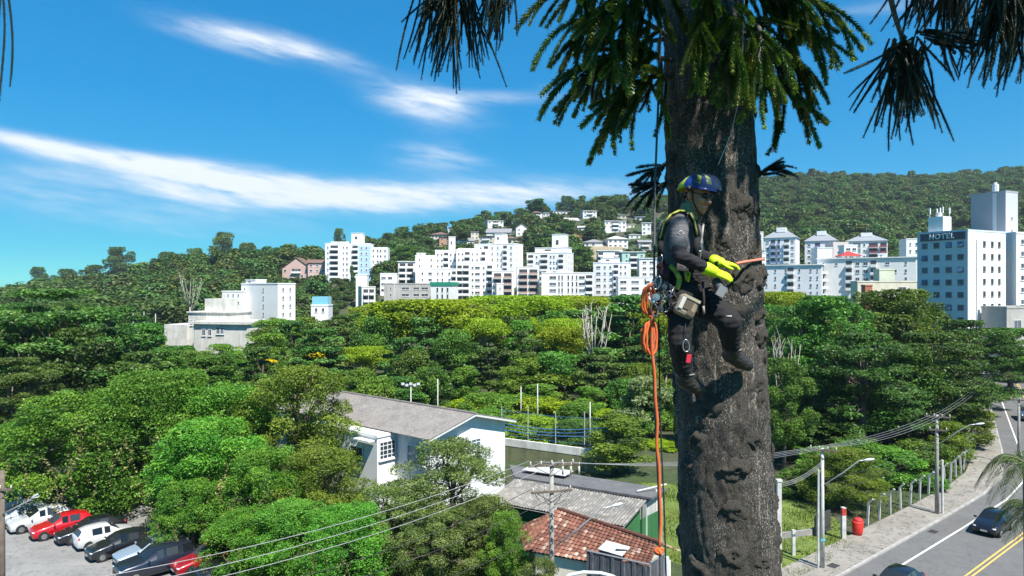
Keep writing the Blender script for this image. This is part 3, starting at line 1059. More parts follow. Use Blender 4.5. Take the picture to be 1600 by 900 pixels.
B('apartment_block', 'white front row block with paired balconies right of the green topped building', 'building', 714, 714, 772, 412, 334, 4, D=10, wall=W1, rows=6, front=[(.07, 'b', 2.4), (.24, 'b', 3.0), (.42, 'w', 1), (.55, 't', 2.4), (.72, 'w', 1), (.88, 'b', 2.6)])
B('balcony_block', 'narrow white block with pinkish balcony fronts beside the small cream block', 'building', 769, 769, 803, 424, 324, 3, D=8, wall=W1, rows=5, front=[(.25, 'p', 3.6), (.72, 'p', 3.8)])
B('balcony_block', 'narrow white block with two stacks of brownish balconies in the front row centre', 'building', 808, 808, 842, 418, 326, 2, D=8, wall=W1, rows=6, front=[(.28, 'p', 4.0), (.75, 'p', 4.0)])
B('small_block', 'small cream cube of a building at the tree line below the pink balconies', 'building', 764, 776, 786, 444, 304, 10, D=6, W=3, wall=W1, rows=3, front=[(.5, 'w', .5)], side=[(.5, 'w', .6)])
B('office_block', 'wide low white block with tall glazed openings and glass balconies at its right end', 'building', 846, 846, 927, 427, 320, -2, D=12, wall=W1, rows=5, front=[(.22, 't', 3.2, 1.5), (.34, 'w', .8, 2.2), (.40, 'w', .8, 2.2), (.52, 'w', .8, 2.2), (.60, 'w', .8, 2.2), (.68, 'w', .8, 2.2), (.78, 't', 2.8, 1.5), (.92, 'b', 3.2)], tower=[(.1, .5, .3, .8, 1.2)])
B('apartment_block', 'white block with evenly spaced square windows left of the climber', 'building', 927, 981, 992, 411, 335, -18, D=10, wall=W2, rows=5, front=[(.15, 't', 2.2), (.34, 'w', 1.1), (.5, 'w', 1.1), (.66, 'b', 2.4), (.8, 'w', 1.0), (.93, 'w', 1.0)], tower=[(.2, .7, .2, .7, 2.6)])
B('low_building', 'low pale building with wide shutters just left of the orange rope coil', 'building', 966, 966, 1019, 434, 322, -2, D=10, wall=W2, rows=3, front=[(.15, 't', 3.0), (.5, 't', 3.6), (.85, 't', 2.6)])
B('terrace_house', 'white terraced building with roof deck right behind the climber hip gear', 'building', 999, 999, 1026, 404, 352, -3, D=9, wall=W1, rows=4, front=[(.3, 't', 2.0), (.7, 't', 2.0)], roof='slab')
B('white_villa', 'white three storey villa with overhanging balconies on the slope above the square windowed block', 'building', 934, 934, 972, 392, 398, -3, D=10, wall=W1, rows=3, front=[(.12, 'b', 3.0), (.82, 'b', 3.4)], roof='slab')
B('mint_green_building', 'mint green terraced building behind the climber back', 'building', 972, 972, 1008, 394, 388, -4, D=10, wall=painted_wall((0.42, 0.66, 0.56), .12, .15), rows=3, front=[(.2, 'w', 1.2), (.5, 'b', 4), (.85, 'w', 1.4)], roof='slab')

# right of the trunk
def pyramid(root, rise, cap=True):
    W, D, H = root['_dims']
    b = MB(); hip_roof(b, W, D, H + .2, rise, .5, ridge=W * .3)
    r = b.build('roof', plain((0.26, 0.28, 0.30), .6), root)
    MB().bx(W * .36, W * .64, D * .3, D * .7, H + rise * .75, H + rise + 1.2).build('roof_lantern', M_TRIM, r)
    MB().tube([(W / 2, D / 2, H + rise + 1.2), (W / 2, D / 2, H + rise + 4.5)], .08, 5).build('antenna', M_STEEL, r)


p1_ = B('apartment_tower', 'white tower with pyramid roof and blue balcony stack nearest the araucaria trunk', 'building', 1196, 1243, 1259, 371, 330, -30, D=14, W=14.5, wall=W2, rows=5, roof=None, front=[(.12, 't', 1.4), (.30, 'u', 2.2), (.48, 'u', 1.2), (.72, 'b', 2.4), (.90, 't', 1.4)], side=[(.3, 'w', .5, 2.4), (.6, 'w', .5, 2.4)]); pyramid(p1_, 4.2)
p2_ = B('apartment_tower', 'pyramid roofed tower with violet blue balconies behind the blank white wall', 'building', 1260, 1308, 1324, 376, 346, -28, D=12, W=15, wall=W2, rows=4, roof=None, front=[(.14, 't', 1.4), (.40, 'u', 2.6), (.72, 'u', 1.4), (.9, 'u', 2.4)], side=()); pyramid(p2_, 4.2)
p3_ = B('apartment_tower', 'low pyramid roofed block with maroon balcony fronts and green glazing', 'building', 1330, 1387, 1396, 376, 352, -26, D=10, W=19, wall=W1, rows=4, roof=None, front=[(.26, 'g', 3.6, 2.6), (.44, 'w', 1.0), (.66, 'm', 4.2), (.9, 'm', 3.0)], side=()); pyramid(p3_, 3.4)
B('blank_block', 'plain pinkish grey block between the two pyramid roofed towers', 'building', 1300, 1302, 1326, 378, 326, 2, D=8, wall=painted_wall((0.60, 0.53, 0.50), .12), rows=3, front=[(.35, 'w', 1.0, 1.0, 1), (.35, 'w', 1.0, 1.0, 0)], roof=None)
B('blank_block', 'blank white walled block in front of the violet balcony tower', 'building', 1277, 1277, 1301, 388, 318, -4, D=8, wall=W2, rows=1, front=(), roof='parapet')
rh = B('red_roof_house', 'rooftop penthouse with bright red hipped roof on the white block', 'house', 1316, 1316, 1344, 399, 268, -5, D=6, wall=W3, rows=1, z1=1.0, front=[(.2, 't', 1.2), (.5, 't', 1.6), (.85, 't', 1.0)], roof=None)
W_, D_, H_ = rh['_dims']; b = MB(); hip_roof(b, W_, D_, H_, 1.7, .5); b.build('roof', plain((0.45, 0.035, 0.03), .7), rh)
B('penthouse_block', 'white upper storey with dark windows behind the red penthouse roof', 'building', 1319, 1319, 1340, 384, 285, -5, D=6, wall=W1, rows=1, z1=1.5, front=[(.3, 't', 1.8, 1.2), (.75, 't', 1.6, 1.2)])
B('apartment_block', 'long pale block with small dark windows right of the trunk above the trees', 'building', 1192, 1284, 1314, 414, 262, -30, D=16, wall=W2, rows=4, fh=2.9, front=[(.07, 'w', .6), (.22, 'w', .7), (.40, 'w', .7), (.48, 'b', 2.4), (.63, 'w', .7), (.82, 'w', .7), (.93, 'w', .5)], side=[(.25, 'b', 2.4), (.6, 'w', .8), (.85, 'w', .8)], roof='slab')
B('apartment_block', 'long white block with dark twin windows between trunk and hotel', 'building', 1317, 1432, 1437, 402, 250, -32, D=8, W=33, wall=W1, rows=4, fh=2.9, front=[(.06, 'w', .7, 1.2, 0, 1), (.2, 't', .9, 1.1, 0, 1), (.33, 'b', 2.2), (.42, 't', 1.4), (.50, 't', 1.6), (.58, 'b', 2.0, 1.2, 0, 3), (.72, 't', 1.4, 1.1, 0, 1), (.80, 'w', .8, 1.1, 1, 2), (.90, 'w', .7)], tower=[(.62, .7, .3, .7, 1.5)], roof='slab')
B('small_block', 'pale green rendered annex in front of the long white block', 'building', 1374, 1374, 1398, 422, 236, -6, D=5, wall=painted_wall((0.60, 0.64, 0.50), .15), rows=1, front=())
B('cream_wall_building', 'low cream building peeping over the trees left of the hotel', 'building', 1340, 1340, 1440, 441, 226, -6, D=6, wall=painted_wall((0.72, 0.68, 0.54), .2), rows=1, front=[(.7, 't', 2.5, 1.0)])
ob = B('orange_kiosk', 'small orange brick box at the tree line below the long white block', 'building', 1352, 1352, 1363, 447, 220, -4, D=3, wall=painted_wall((0.48, 0.18, 0.10), .2), rows=1, front=())
B('white_block', 'slim white block with a flat roof tucked between the trees and hotel corner', 'building', 1416, 1416, 1437, 374, 292, -10, D=8, wall=W1, rows=3, front=[(.3, 'w', .7), (.75, 'w', .7)])
B('white_block', 'white block edge visible right beside the trunk bark', 'building', 1176, 1176, 1197, 396, 300, -6, D=8, wall=W2, rows=4, front=[(.5, 'w', .8), (.85, 'w', .7)])
B('cream_block', 'small cream upper block between the trunk and the first pyramid tower', 'building', 1178, 1178, 1193, 363, 400, -6, D=8, wall=W3, rows=2, front=[(.3, 'w', 1.0), (.7, 'w', 1.0)])

# hotel
ho = B('hotel', 'tall pale hotel with dark HOTEL sign and square windows', 'hotel', 1433, 1512, 1571, 361, 165, 27, wall=painted_wall((0.60, 0.64, 0.68), .08, .2), rows=0, zb=0.0)  # blue grey wall colour has the left side's shade put in
W_, D_, H_ = ho['_dims']
bright = painted_wall((0.80, 0.81, 0.82), .08, .2)  # whiter copy of the wall, sunlight on the end face put into its colour
MB().bx(.004, W_ + .03, -.05, -.003, 0, H_ + .3).build('end_facade', bright, ho)
MB().bx(W_ * .20, W_ * .27, -.42, -.055, 0, H_ - 1.9).build('pilaster', bright, ho)
b = MB(); b.bx(W_ * .02, W_ * .19, -.10, -.052, 0, H_ + .3); b.build('corner_strip', bright, ho)
hm = 3.05
for r in range(9):
    z = H_ - 3.05 - r * hm
    for k, fr in enumerate((.13, .36, .60, .84)):
        wd = add_window(ho, 'l', W_, D_, fr * D_, z, 1.45, 1.35, 'plain', fm=plain((0.18, 0.2, 0.22)), gm=G_HOT)
        if (r * 5 + k * 3) % 7 in (0, 3):                       # awning sash tipped open
            sash = MB().bx(-.62, .62, -.03, 0.0, -1.1, 0.0).mesh('sash', glass((0.08, 0.16, 0.26), .1)) if 'sash' not in _wm else _wm['sash']
            _wm['sash'] = sash
            link('sash', sash, wd, (0, -.06, .55), (math.radians(-22), 0, 0))
    for k, fr in enumerate((.42, .63, .82)):
        wd = add_window(ho, 'f', W_, D_, fr * W_, z + .2, 1.05, 1.35, 'plain', fm=plain((0.2, 0.2, 0.2)), gm=glass((0.035, 0.034, 0.036), .35))
        wd.location.y -= .052
MB().bx(-.28, -.004, D_ * .04, D_ * .92, H_ - 1.85, H_ - .02).build('sign_board', plain((0.035, 0.045, 0.075), .5), ho)
fc = bpy.data.curves.new('sign_letters', 'FONT'); fc.body = 'HOTEL'; fc.size = 1.75; fc.extrude = .06; fc.align_x = 'CENTER'; fc.align_y = 'CENTER'; fc.space_character = 1.18; fc.offset = .03
fo = bpy.data.objects.new('sign_letters_curve', fc); COL.objects.link(fo)
me = bpy.data.meshes.new_from_object(fo.evaluated_get(bpy.context.evaluated_depsgraph_get())); me.name = 'sign_letters'
bpy.data.objects.remove(fo); me.materials.clear(); me.materials.append(plain((0.85, 0.85, 0.84), .5))
lo_ = link('sign_letters', me, ho, (-.345, D_ * .49, H_ - .94), (math.pi / 2, 0, -math.pi / 2))
tw = MB().bx(1.0, 4.4, D_ * .52, D_ * .82, H_, H_ + 4.2).build('roof_tower', bright, ho)
for k in range(5):
    x, y = (1.1, 4.3, 2.7, 1.3, 4.0)[k], D_ * (.53, .55, .66, .8, .79)[k]
    b = MB(); b.tube([(x, y, H_ + 4.2), (x, y, H_ + 6.6)], .06, 6); b.bx(x - .16, x + .16, y - .12, y + .12, H_ + 5.0, H_ + 6.5); b.build('antenna_panel', M_TRIM, tw)
b = MB(); b.tube([(2.6, D_ * .68, H_ + 4.2), (2.6, D_ * .68, H_ + 5.3)], .7, 10); b.build('water_tank', plain((0.6, .6, .6)), tw)
# grey tower behind the hotel
gt = B('grey_tower', 'tall windowless grey tower with a pale stripe behind the hotel', 'tower', 1517, 1571, 1590, 300, 186, 27, wall=painted_wall((0.34, 0.36, 0.40), .08, .3), rows=0, zb=0.0)
W_, D_, H_ = gt['_dims']
MB().bx(-.06, -.004, D_ * .25, D_ * .36, 0, H_ + .3).build('pale_stripe', painted_wall((0.6, 0.63, 0.68), .06), gt)
MB().bx(.004, W_ + .02, -.06, -.004, 0, H_ + .4).build('end_facade', painted_wall((0.50, 0.52, 0.56), .08), gt)
for r in range(7): link('window', window_mesh('plain', M_TRIM, G_HOT, .7, .8), gt, (W_ * .5, -.09, H_ - 7 - r * 3.4))
b = MB(); b.tube([(2, D_ * .4, H_), (2, D_ * .4, H_ + 2.6)], .8, 10); b.tube([(2, D_ * .4, H_ + 2.6), (2, D_ * .4, H_ + 3.2)], .45, 8); b.build('vent_stack', M_TRIM, gt)
b = MB(); b.tube([(1.0, D_ * .3, H_), (1.0, D_ * .3, H_ + 5)], .05, 5); b.build('antenna', M_STEEL, gt)
B('white_building', 'bright white building edge right of the grey tower', 'building', 1588, 1588, 1680, 365, 172, 12, D=14, wall=W1, rows=8, front=[(.10, 'w', 1.0), (.32, 'w', 1.0), (.55, 'w', 1.0)], zb=0.0)
B('hotel_entrance', 'low grey concrete entrance block with dark doorway at the tower foot', 'building', 1573, 1573, 1640, 482, 160, 20, D=6, W=12, wall=WG, rows=1, fh=3.4, z1=4.0, front=[(.3, 't', 2.6, 2.6), (.62, 't', 3.0, 2.6)], zb=0.0)

# left: institute, white block, blue glazed box, gabled houses
iw = painted_wall((0.66, 0.64, 0.58), .35, .5)
ins = empty('institute_building', at(330, 560, 150).xyz * 1.0, math.radians(-14)); ins.location.z = 0
tag(ins, 'stained white modernist building with stepped roof blocks in the trees', 'building')
def zz(py, d=150): return CAMZ + (HOR - py) / F * d
for nm, a in (('wall', (-2, 11.0, -3, 7, 0, zz(505))), ('roof_slab', (-2.5, 11.4, -3.6, 7.4, zz(505), zz(501))), ('upper_wall', (-6.2, 4.6, 0.5, 7.8, 0, zz(489))), ('roof_slab', (-6.5, 4.9, 0.2, 8.1, zz(489), zz(487))),
              ('roof_tower', (-3.2, 2.0, 2, 6.5, zz(487), zz(467))), ('left_wing', (-12, -6.21, 0, 7, 0, zz(508)))):
    MB().bx(*a).build(nm, iw, ins)
for (x, z) in ((4.0, zz(515)), (5.0, zz(515)), (0.5, zz(518)), (2.0, zz(518))): link('window', window_mesh('two', M_TRIM, M_GLASS, .9, 1.5), ins, (x, -3.03, z))
for (x, z) in ((-5.4, zz(505)), (-4.4, zz(505))): link('window', window_mesh('two', M_TRIM, M_GLASS, .7, 1.2), ins, (x, .47, z))
MB().tube([(0, 4, zz(467)), (0, 4, zz(462))], .35, 8).build('water_pipe', M_CONC, ins)
b = MB(); b.bx(-21, -12.01, 1, 5, zz(530), zz(527)); b.build('canopy_roof', M_CONC, ins)
for k in range(4):
    MB().tube([(-20 + k * 2.6, 1.5, 0), (-20 + k * 2.6, 1.5, zz(527) - .01)], .12, 6).build('canopy_post', M_CONC, ins)
B('white_block', 'bright white three storey block among trees below the left ridge', 'building', 377, 434, 450, 444, 250, -32, D=8, wall=W1, rows=4, front=[(.1, 'w', .7), (.62, 'w', .7)], side=[(.3, 't', .9), (.7, 't', .9)], tower=[(.02, .3, .2, .8, 1.6)])
B('white_annex', 'low white annex left of the bright three storey block', 'building', 347, 347, 379, 456, 256, -10, D=7, wall=W1, rows=2, z1=1.2, fh=2.8, front=[(.3, 'w', .6, .8), (.55, 'w', .6, .8), (.8, 'w', .6, .8)])
bg = B('blue_glazed_box', 'small white building topped by a blue glazed box in the trees', 'building', 486, 486, 513, 478, 215, 2, D=6, wall=W1, rows=1, fh=3, z1=1.3, front=[(.3, 'w', .8), (.7, 'w', .8)], zb=0.0)
W_, D_, H_ = bg['_dims']; MB().bx(W_ * .05, W_ * .95, .5, D_ - .5, H_ + .002, H_ + 2.9).build('glazed_box', glass((0.10, 0.26, 0.34), .2), bg)
for k in range(5): MB().bx(W_ * (.05 + .225 * k) - .04, W_ * (.05 + .225 * k) + .04, .42, .498, H_ + .01, H_ + 2.9).build('mullion', plain((.3, .45, .5)), bg)
for o in ALLB:
    if '_dims' in o: del o['_dims']

# ------------------------------------------------------------------ houses on the hillside
WALLC = dict(white=painted_wall((0.78, 0.77, 0.74), .15, .2), cream=painted_wall((0.68, 0.61, 0.48), .15, .2), pink=painted_wall((0.58, 0.40, 0.36), .15, .2), grey=painted_wall((0.42, 0.41, 0.39), .2, .2),
             orange=painted_wall((0.50, 0.27, 0.16), .15, .2), brick=painted_wall((0.30, 0.13, 0.09), .2, .2), mint=painted_wall((0.50, 0.66, 0.56), .1, .2), blue=painted_wall((0.35, 0.48, 0.62), .1, .2))
ROOFC = dict(brown=plain((0.17, 0.10, 0.075), .85), grey=plain((0.24, 0.24, 0.25), .85), red=plain((0.34, 0.13, 0.09), .85), pale=plain((0.52, 0.52, 0.50), .8), dark=plain((0.10, 0.095, 0.09), .85), white=plain((0.72, 0.72, 0.70), .8), violet=plain((0.22, 0.17, 0.21), .85))
HOUSE_SPOTS = []


def house(px, py, wpx, storeys, wall, roofk, roofc, label, psi=None, depth=0.8):
    p = hill_point(px, py)
    d = p.y
    W = wpx / F * d
    D = W * depth
    rr = random.Random(int(px * 7 + py))
    yaw = math.radians(rr.uniform(-20, 20) if psi is None else psi)
    root = empty('hillside_house', (p.x - W / 2, p.y, p.z - 2.5), yaw)
    tag(root, label, 'house', 'houses on the hillside')
    H = 2.5 + storeys * 2.9
    MB().bx(0, W, 0, D, 0, H).build('wall', WALLC[wall], root)
    b = MB()
    if roofk == 'hip': hip_roof(b, W, D, H + .2, W * .17, .7)
    elif roofk == 'gable': gable_roof(b, W, D, H + .15, W * .2, .6, 'x')
    elif roofk == 'front':
        gable_roof(b, W, D, H + .15, W * .38, .5, 'y')
        g2 = MB(); g2.face([(0, 0, H), (W, 0, H), (W / 2, 0, H + W * .36)]); g2.build('gable', WALLC[wall], root)
    else: b.bx(-.5, W + .5, -.5, D + .5, H + .003, H + .32)
    b.build('roof', ROOFC[roofc], root)
    n = max(2, min(5, int(W / 3)))
    for s in range(storeys):
        z = 2.5 + s * 2.9 + 1.5
        for k in range(n):
            if rr.random() < .14: continue
            add_window(root, 'f', W, D, (k + .5) / n * W, z, min(1.7, W / n * .55), 1.25, 'plain', gm=G_FAR)
        if storeys > 1 and s > 0 and rr.random() < .5:
            add_balcony(root, 'f', W, D, W * .5, z, min(W * .6, 5), 2.7)
    HOUSE_SPOTS.append((p.x, p.y, W))
    return root


for a in [
    (616, 368, 22, 2, 'white', 'flat', 'pale', 'white flat roofed house alone on the skyline right of the blue tower'),
    (664, 368, 24, 2, 'grey', 'hip', 'dark', 'grey house with dark hipped roof low on the ridge end'),
    (686, 356, 24, 2, 'pink', 'flat', 'grey', 'pinkish two storey house on the skyline above the dark hipped roof'),
    (686, 373, 26, 1, 'white', 'hip', 'brown', 'white bungalow with brown hipped roof below the pinkish skyline house'),
    (706, 366, 12, 2, 'white', 'flat', 'white', 'tiny white cube house between dark ridge trees'),
    (695, 384, 17, 2, 'orange', 'flat', 'brown', 'orange walled house left of the slim rooftop tower'),
    (690, 393, 18, 1, 'cream', 'hip', 'brown', 'cream house with brown roof just above the railed apartment roof'),
    (728, 383, 26, 1, 'white', 'gable', 'grey', 'white house with long grey roof behind the slim rooftop tower'),
    (712, 349, 16, 1, 'mint', 'flat', 'pale', 'pale green flat roofed house among skyline trees'),
    (737, 354, 14, 2, 'white', 'flat', 'grey', 'narrow white house with dark top on the ridge slope'),
    (755, 343, 23, 1, 'white', 'flat', 'grey', 'wide white house with blue grey roof on the skyline'),
    (753, 351, 16, 1, 'white', 'hip', 'pale', 'small white house below the wide skyline house'),
    (775, 356, 26, 2, 'white', 'flat', 'white', 'two storey white house with bands of balconies mid slope'),
    (779, 370, 38, 1, 'white', 'gable', 'grey', 'long white house under a broad grey roof mid slope'),
    (815, 369, 17, 2, 'white', 'front', 'pale', 'white house showing a pointed gable above the stepped block'),
    (790, 346, 20, 2, 'brick', 'flat', 'red', 'unfinished red brick house near the skyline'),
    (797, 334, 20, 1, 'pink', 'hip', 'violet', 'house with violet grey hipped roof on the skyline'),
    (813, 332, 12, 1, 'white', 'flat', 'white', 'little white house at the tree clump on the skyline'),
    (742, 375, 12, 2, 'cream', 'flat', 'grey', 'narrow beige house left of the long grey roof'),
    (796, 380, 24, 1, 'cream', 'hip', 'brown', 'cream bungalow with brown roof behind the central water tower'),
    (760, 383, 24, 2, 'cream', 'flat', 'brown', 'cream two storey house left of the central water tower'),
    (861, 316, 18, 1, 'grey', 'flat', 'pale', 'long low grey house on the hill crest'),
    (892, 312, 16, 1, 'cream', 'flat', 'pale', 'small crest house half hidden by dark trees'),
    (926, 313, 14, 2, 'grey', 'flat', 'dark', 'tall narrow house standing up on the hill crest'),
    (951, 310, 16, 1, 'white', 'flat', 'pale', 'pale low house on the crest left of the araucaria twigs'),
    (840, 343, 16, 2, 'white', 'hip', 'brown', 'white two storey house with brown roof below the crest trees'),
    (853, 338, 10, 1, 'white', 'flat', 'pale', 'tiny pale house beside the brown roofed crest house'),
    (878, 335, 28, 1, 'white', 'flat', 'grey', 'long white flat roofed terrace above the orange brick house'),
    (869, 344, 24, 1, 'orange', 'flat', 'red', 'orange brick house mid slope under the white terrace'),
    (894, 350, 24, 1, 'grey', 'gable', 'pale', 'grey long roofed house right of the orange brick house'),
    (922, 341, 22, 2, 'white', 'flat', 'white', 'unfinished white block with eight dark openings beside the ramp'),
    (962, 364, 34, 3, 'white', 'flat', 'white', 'large white three storey house with rows of dark windows'),
    (845, 363, 14, 1, 'white', 'hip', 'pale', 'small pale house in the trees above the square rooftop tower'),
    (897, 377, 24, 1, 'orange', 'hip', 'red', 'house with orange red hipped roof right of the square rooftop tower'),
    (927, 386, 28, 1, 'white', 'hip', 'grey', 'pale house with grey hipped roof above the bare slope'),
    (966, 388, 32, 2, 'white', 'hip', 'pale', 'pale house with white hipped roof right of the grey hipped roof'),
    (992, 374, 18, 1, 'white', 'flat', 'white', 'low white house with flat roof left of the climber back'),
    (1010, 368, 14, 3, 'white', 'flat', 'white', 'tall slim white house close to the climber shoulder'),
    (1008, 393, 20, 2, 'grey', 'gable', 'grey', 'grey house with grey roof behind the climber harness'),
    (971, 342, 14, 1, 'cream', 'flat', 'pale', 'small cream house above the large three storey house'),
    (1000, 345, 16, 1, 'white', 'flat', 'pale', 'pale house behind the drooping araucaria twigs'),
    (433, 386, 18, 2, 'orange', 'front', 'pale', 'orange and white gabled house on the left ridge'),
    (408, 390, 24, 1, 'white', 'flat', 'grey', 'low white house right of the tall ridge tree'),
    (456, 389, 26, 1, 'grey', 'gable', 'pale', 'grey long roofed house mid left ridge'),
    (474, 381, 16, 1, 'pink', 'flat', 'violet', 'small house with violet roof on the left ridge'),
    (488, 391, 22, 1, 'white', 'flat', 'pale', 'low white house left of the pale green ridge house'),
    (507, 386, 20, 2, 'mint', 'flat', 'white', 'pale green two storey house beside the round skyline tree'),
    (422, 394, 16, 1, 'white', 'hip', 'grey', 'tiny white house under the orange gabled house'),
    (545, 381, 18, 2, 'grey', 'flat', 'dark', 'dark grey house behind the blue tower roof'),
    (576, 382, 14, 2, 'white', 'front', 'grey', 'small white gabled house right of the blue tower roof'),
    (227, 432, 18, 2, 'orange', 'hip', 'brown', 'orange house peeping from the left hill trees'),
    (322, 396, 14, 1, 'white', 'flat', 'pale', 'small white house on the ridge left of the tall round tree'),
    (463, 436, 44, 2, 'pink', 'front', 'brown', 'large pinkish gabled house left of the blue tower'),
    (495, 436, 28, 3, 'pink', 'gable', 'brown', 'pinkish three storey house touching the blue tower'),
    (640, 366, 12, 1, 'cream', 'hip', 'red', 'little red roofed house in the trees of the ridge end'),
    (700, 350, 16, 1, 'white', 'flat', 'grey', 'white skyline house right of the pinkish skyline house'),
    (808, 352, 16, 1, 'grey', 'gable', 'dark', 'dark roofed grey house behind the pointed gable'),
    (830, 338, 12, 1, 'white', 'hip', 'red', 'small red roofed white house left of the brown roofed crest house'),
    (910, 362, 14, 1, 'white', 'gable', 'pale', 'small white house in the bushes below the eight window block'),
    (985, 357, 16, 1, 'cream', 'flat', 'pale', 'cream house right of the large three storey house'),
]:
    house(*a)
for hx, hy in ((1010, 300),):
    pass
# bare earth bank and ramp on the slope
def patch(name, quad, mat):
    b = MB()
    N = 8
    P = [[None] * (N + 1) for _ in range(N + 1)]
    c = [hill_point(*q) for q in quad]
    for i in range(N + 1):
        for j in range(N + 1):
            u, v = i / N, j / N
            p = (c[0] * (1 - u) + c[1] * u) * (1 - v) + (c[3] * (1 - u) + c[2] * u) * v
            P[i][j] = (p.x, p.y, float(terrain(p.x, p.y)) + .7)
    for i in range(N):
        for j in range(N):
            b.face([P[i][j], P[i + 1][j], P[i + 1][j + 1], P[i][j + 1]])
    return tag(b.build(name, mat), kind='structure')


M_EARTH = asphalt('bare_earth', (0.20, 0.16, 0.10), (0.36, 0.31, 0.20), .4)
patch('bare_slope', [(918, 408), (968, 404), (975, 386), (912, 388)], M_EARTH)
patch('ramp', [(893, 337), (899, 337), (921, 326), (918, 325)], plain((0.45, 0.43, 0.38), .9))

# ------------------------------------------------------------------ trees
L_BROAD = leafmat('broad_leaves', (0.037, 0.088, 0.014), (0.092, 0.199, 0.026), (0.184, 0.319, 0.041))
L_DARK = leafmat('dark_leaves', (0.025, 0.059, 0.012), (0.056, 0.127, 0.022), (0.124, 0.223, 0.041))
L_LAYER = leafmat('compound_leaves', (0.042, 0.094, 0.018), (0.092, 0.188, 0.034), (0.235, 0.345, 0.082))
L_LIME = leafmat('lime_leaves', (0.126, 0.205, 0.006), (0.251, 0.358, 0.009), (0.376, 0.476, 0.016), hue_var=0.03)
L_BRIGHT = leafmat('bright_leaves', (0.067, 0.150, 0.016), (0.149, 0.273, 0.029), (0.269, 0.410, 0.052))
L_VINE = leafmat('vine_leaves', (0.045, 0.135, 0.014), (0.105, 0.27, 0.024), (0.24, 0.40, 0.045), hue_var=0.03)

L_OLIVE = leafmat('olive_leaves', (0.058, 0.098, 0.021), (0.124, 0.182, 0.039), (0.260, 0.305, 0.098), hue_var=0.03)
L_PALE = leafmat('pale_leaves', (0.09, 0.14, 0.045), (0.20, 0.27, 0.10), (0.38, 0.42, 0.22))
L_YELLOW = leafmat('yellow_blossom', (0.50, 0.38, 0.01), (0.68, 0.54, 0.015), (0.80, 0.66, 0.03), hue_var=0.0)
L_DRY = leafmat('dry_vine_leaves', (0.10, 0.085, 0.03), (0.20, 0.17, 0.06), (0.34, 0.31, 0.13), hue_var=0.0)


def leaf_quads(P, N, size, rng, aspect=0.55):
    """rhombic leaves at P facing N"""
    n = len(P)
    N = N / np.maximum(np.linalg.norm(N, axis=1, keepdims=True), 1e-6)
    r = rng.normal(size=(n, 3))
    T = r - N * np.sum(r * N, 1, keepdims=True)
    T /= np.maximum(np.linalg.norm(T, axis=1, keepdims=True), 1e-6)
    Bv = np.cross(N, T)
    l = (size * rng.uniform(0.6, 1.35, n))[:, None]
    w = l * aspect
    V = np.stack([P - T * l * .5, P + Bv * w * .5 + N * l * .10, P + T * l * .5 - N * l * .06, P - Bv * w * .5 + N * l * .10], 1)
    return V.reshape(-1, 3), np.arange(n * 4).reshape(n, 4)


def lobes_for(style, rng, n, H, W, cb):
    out = []
    k = 0
    while len(out) < n and k < n * 60:
        k += 1
        a = rng.uniform(0, 2 * math.pi)
        t_ = rng.uniform(0, 1)
        if style == 'dome':
            env = math.sqrt(max(0.0, 1 - ((t_ - 0.32) / 0.70) ** 2)) if t_ > .32 else 0.72 + 0.28 * t_ / .32
            rr = env * rng.uniform(0.45, 1.0) if rng.random() < .75 else env * rng.uniform(0, 0.6)
        elif style == 'flat':
            t_ = 1 - abs(rng.normal(0, 0.26))
            env = math.sqrt(max(0.02, 1 - (max(t_ - .70, 0) / 0.32) ** 2)) if t_ > .7 else max(0.3, t_ / .7)
            rr = env * math.sqrt(rng.uniform(0.02, 1))
        elif style == 'layer':
            t_ = round(t_ * 5) / 5 + rng.normal(0, .02)
            env = math.sqrt(max(0.03, 1 - ((t_ - 0.35) / 0.68) ** 2))
            rr = env * math.sqrt(rng.uniform(0.1, 1))
        elif style == 'tall':
            env = math.sin(math.pi * min(1, max(0.04, t_ * .9 + .1))) ** .6
            rr = env * rng.uniform(.3, 1)
        else:  # drape: sides hang close to the ground
            env = math.sqrt(max(0.0, 1 - (max(t_ - .35, 0) / .66) ** 2)) * (1.0 if t_ > .2 else .93)
            rr = env * rng.uniform(.8, 1.0) if rng.random() < .8 else env * rng.uniform(0, .8)
        x, y = math.cos(a) * rr * W / 2, math.sin(a) * rr * W / 2
        z = H * (cb + (1 - cb) * t_)
        out.append((x, y, z))
    return np.array(out)


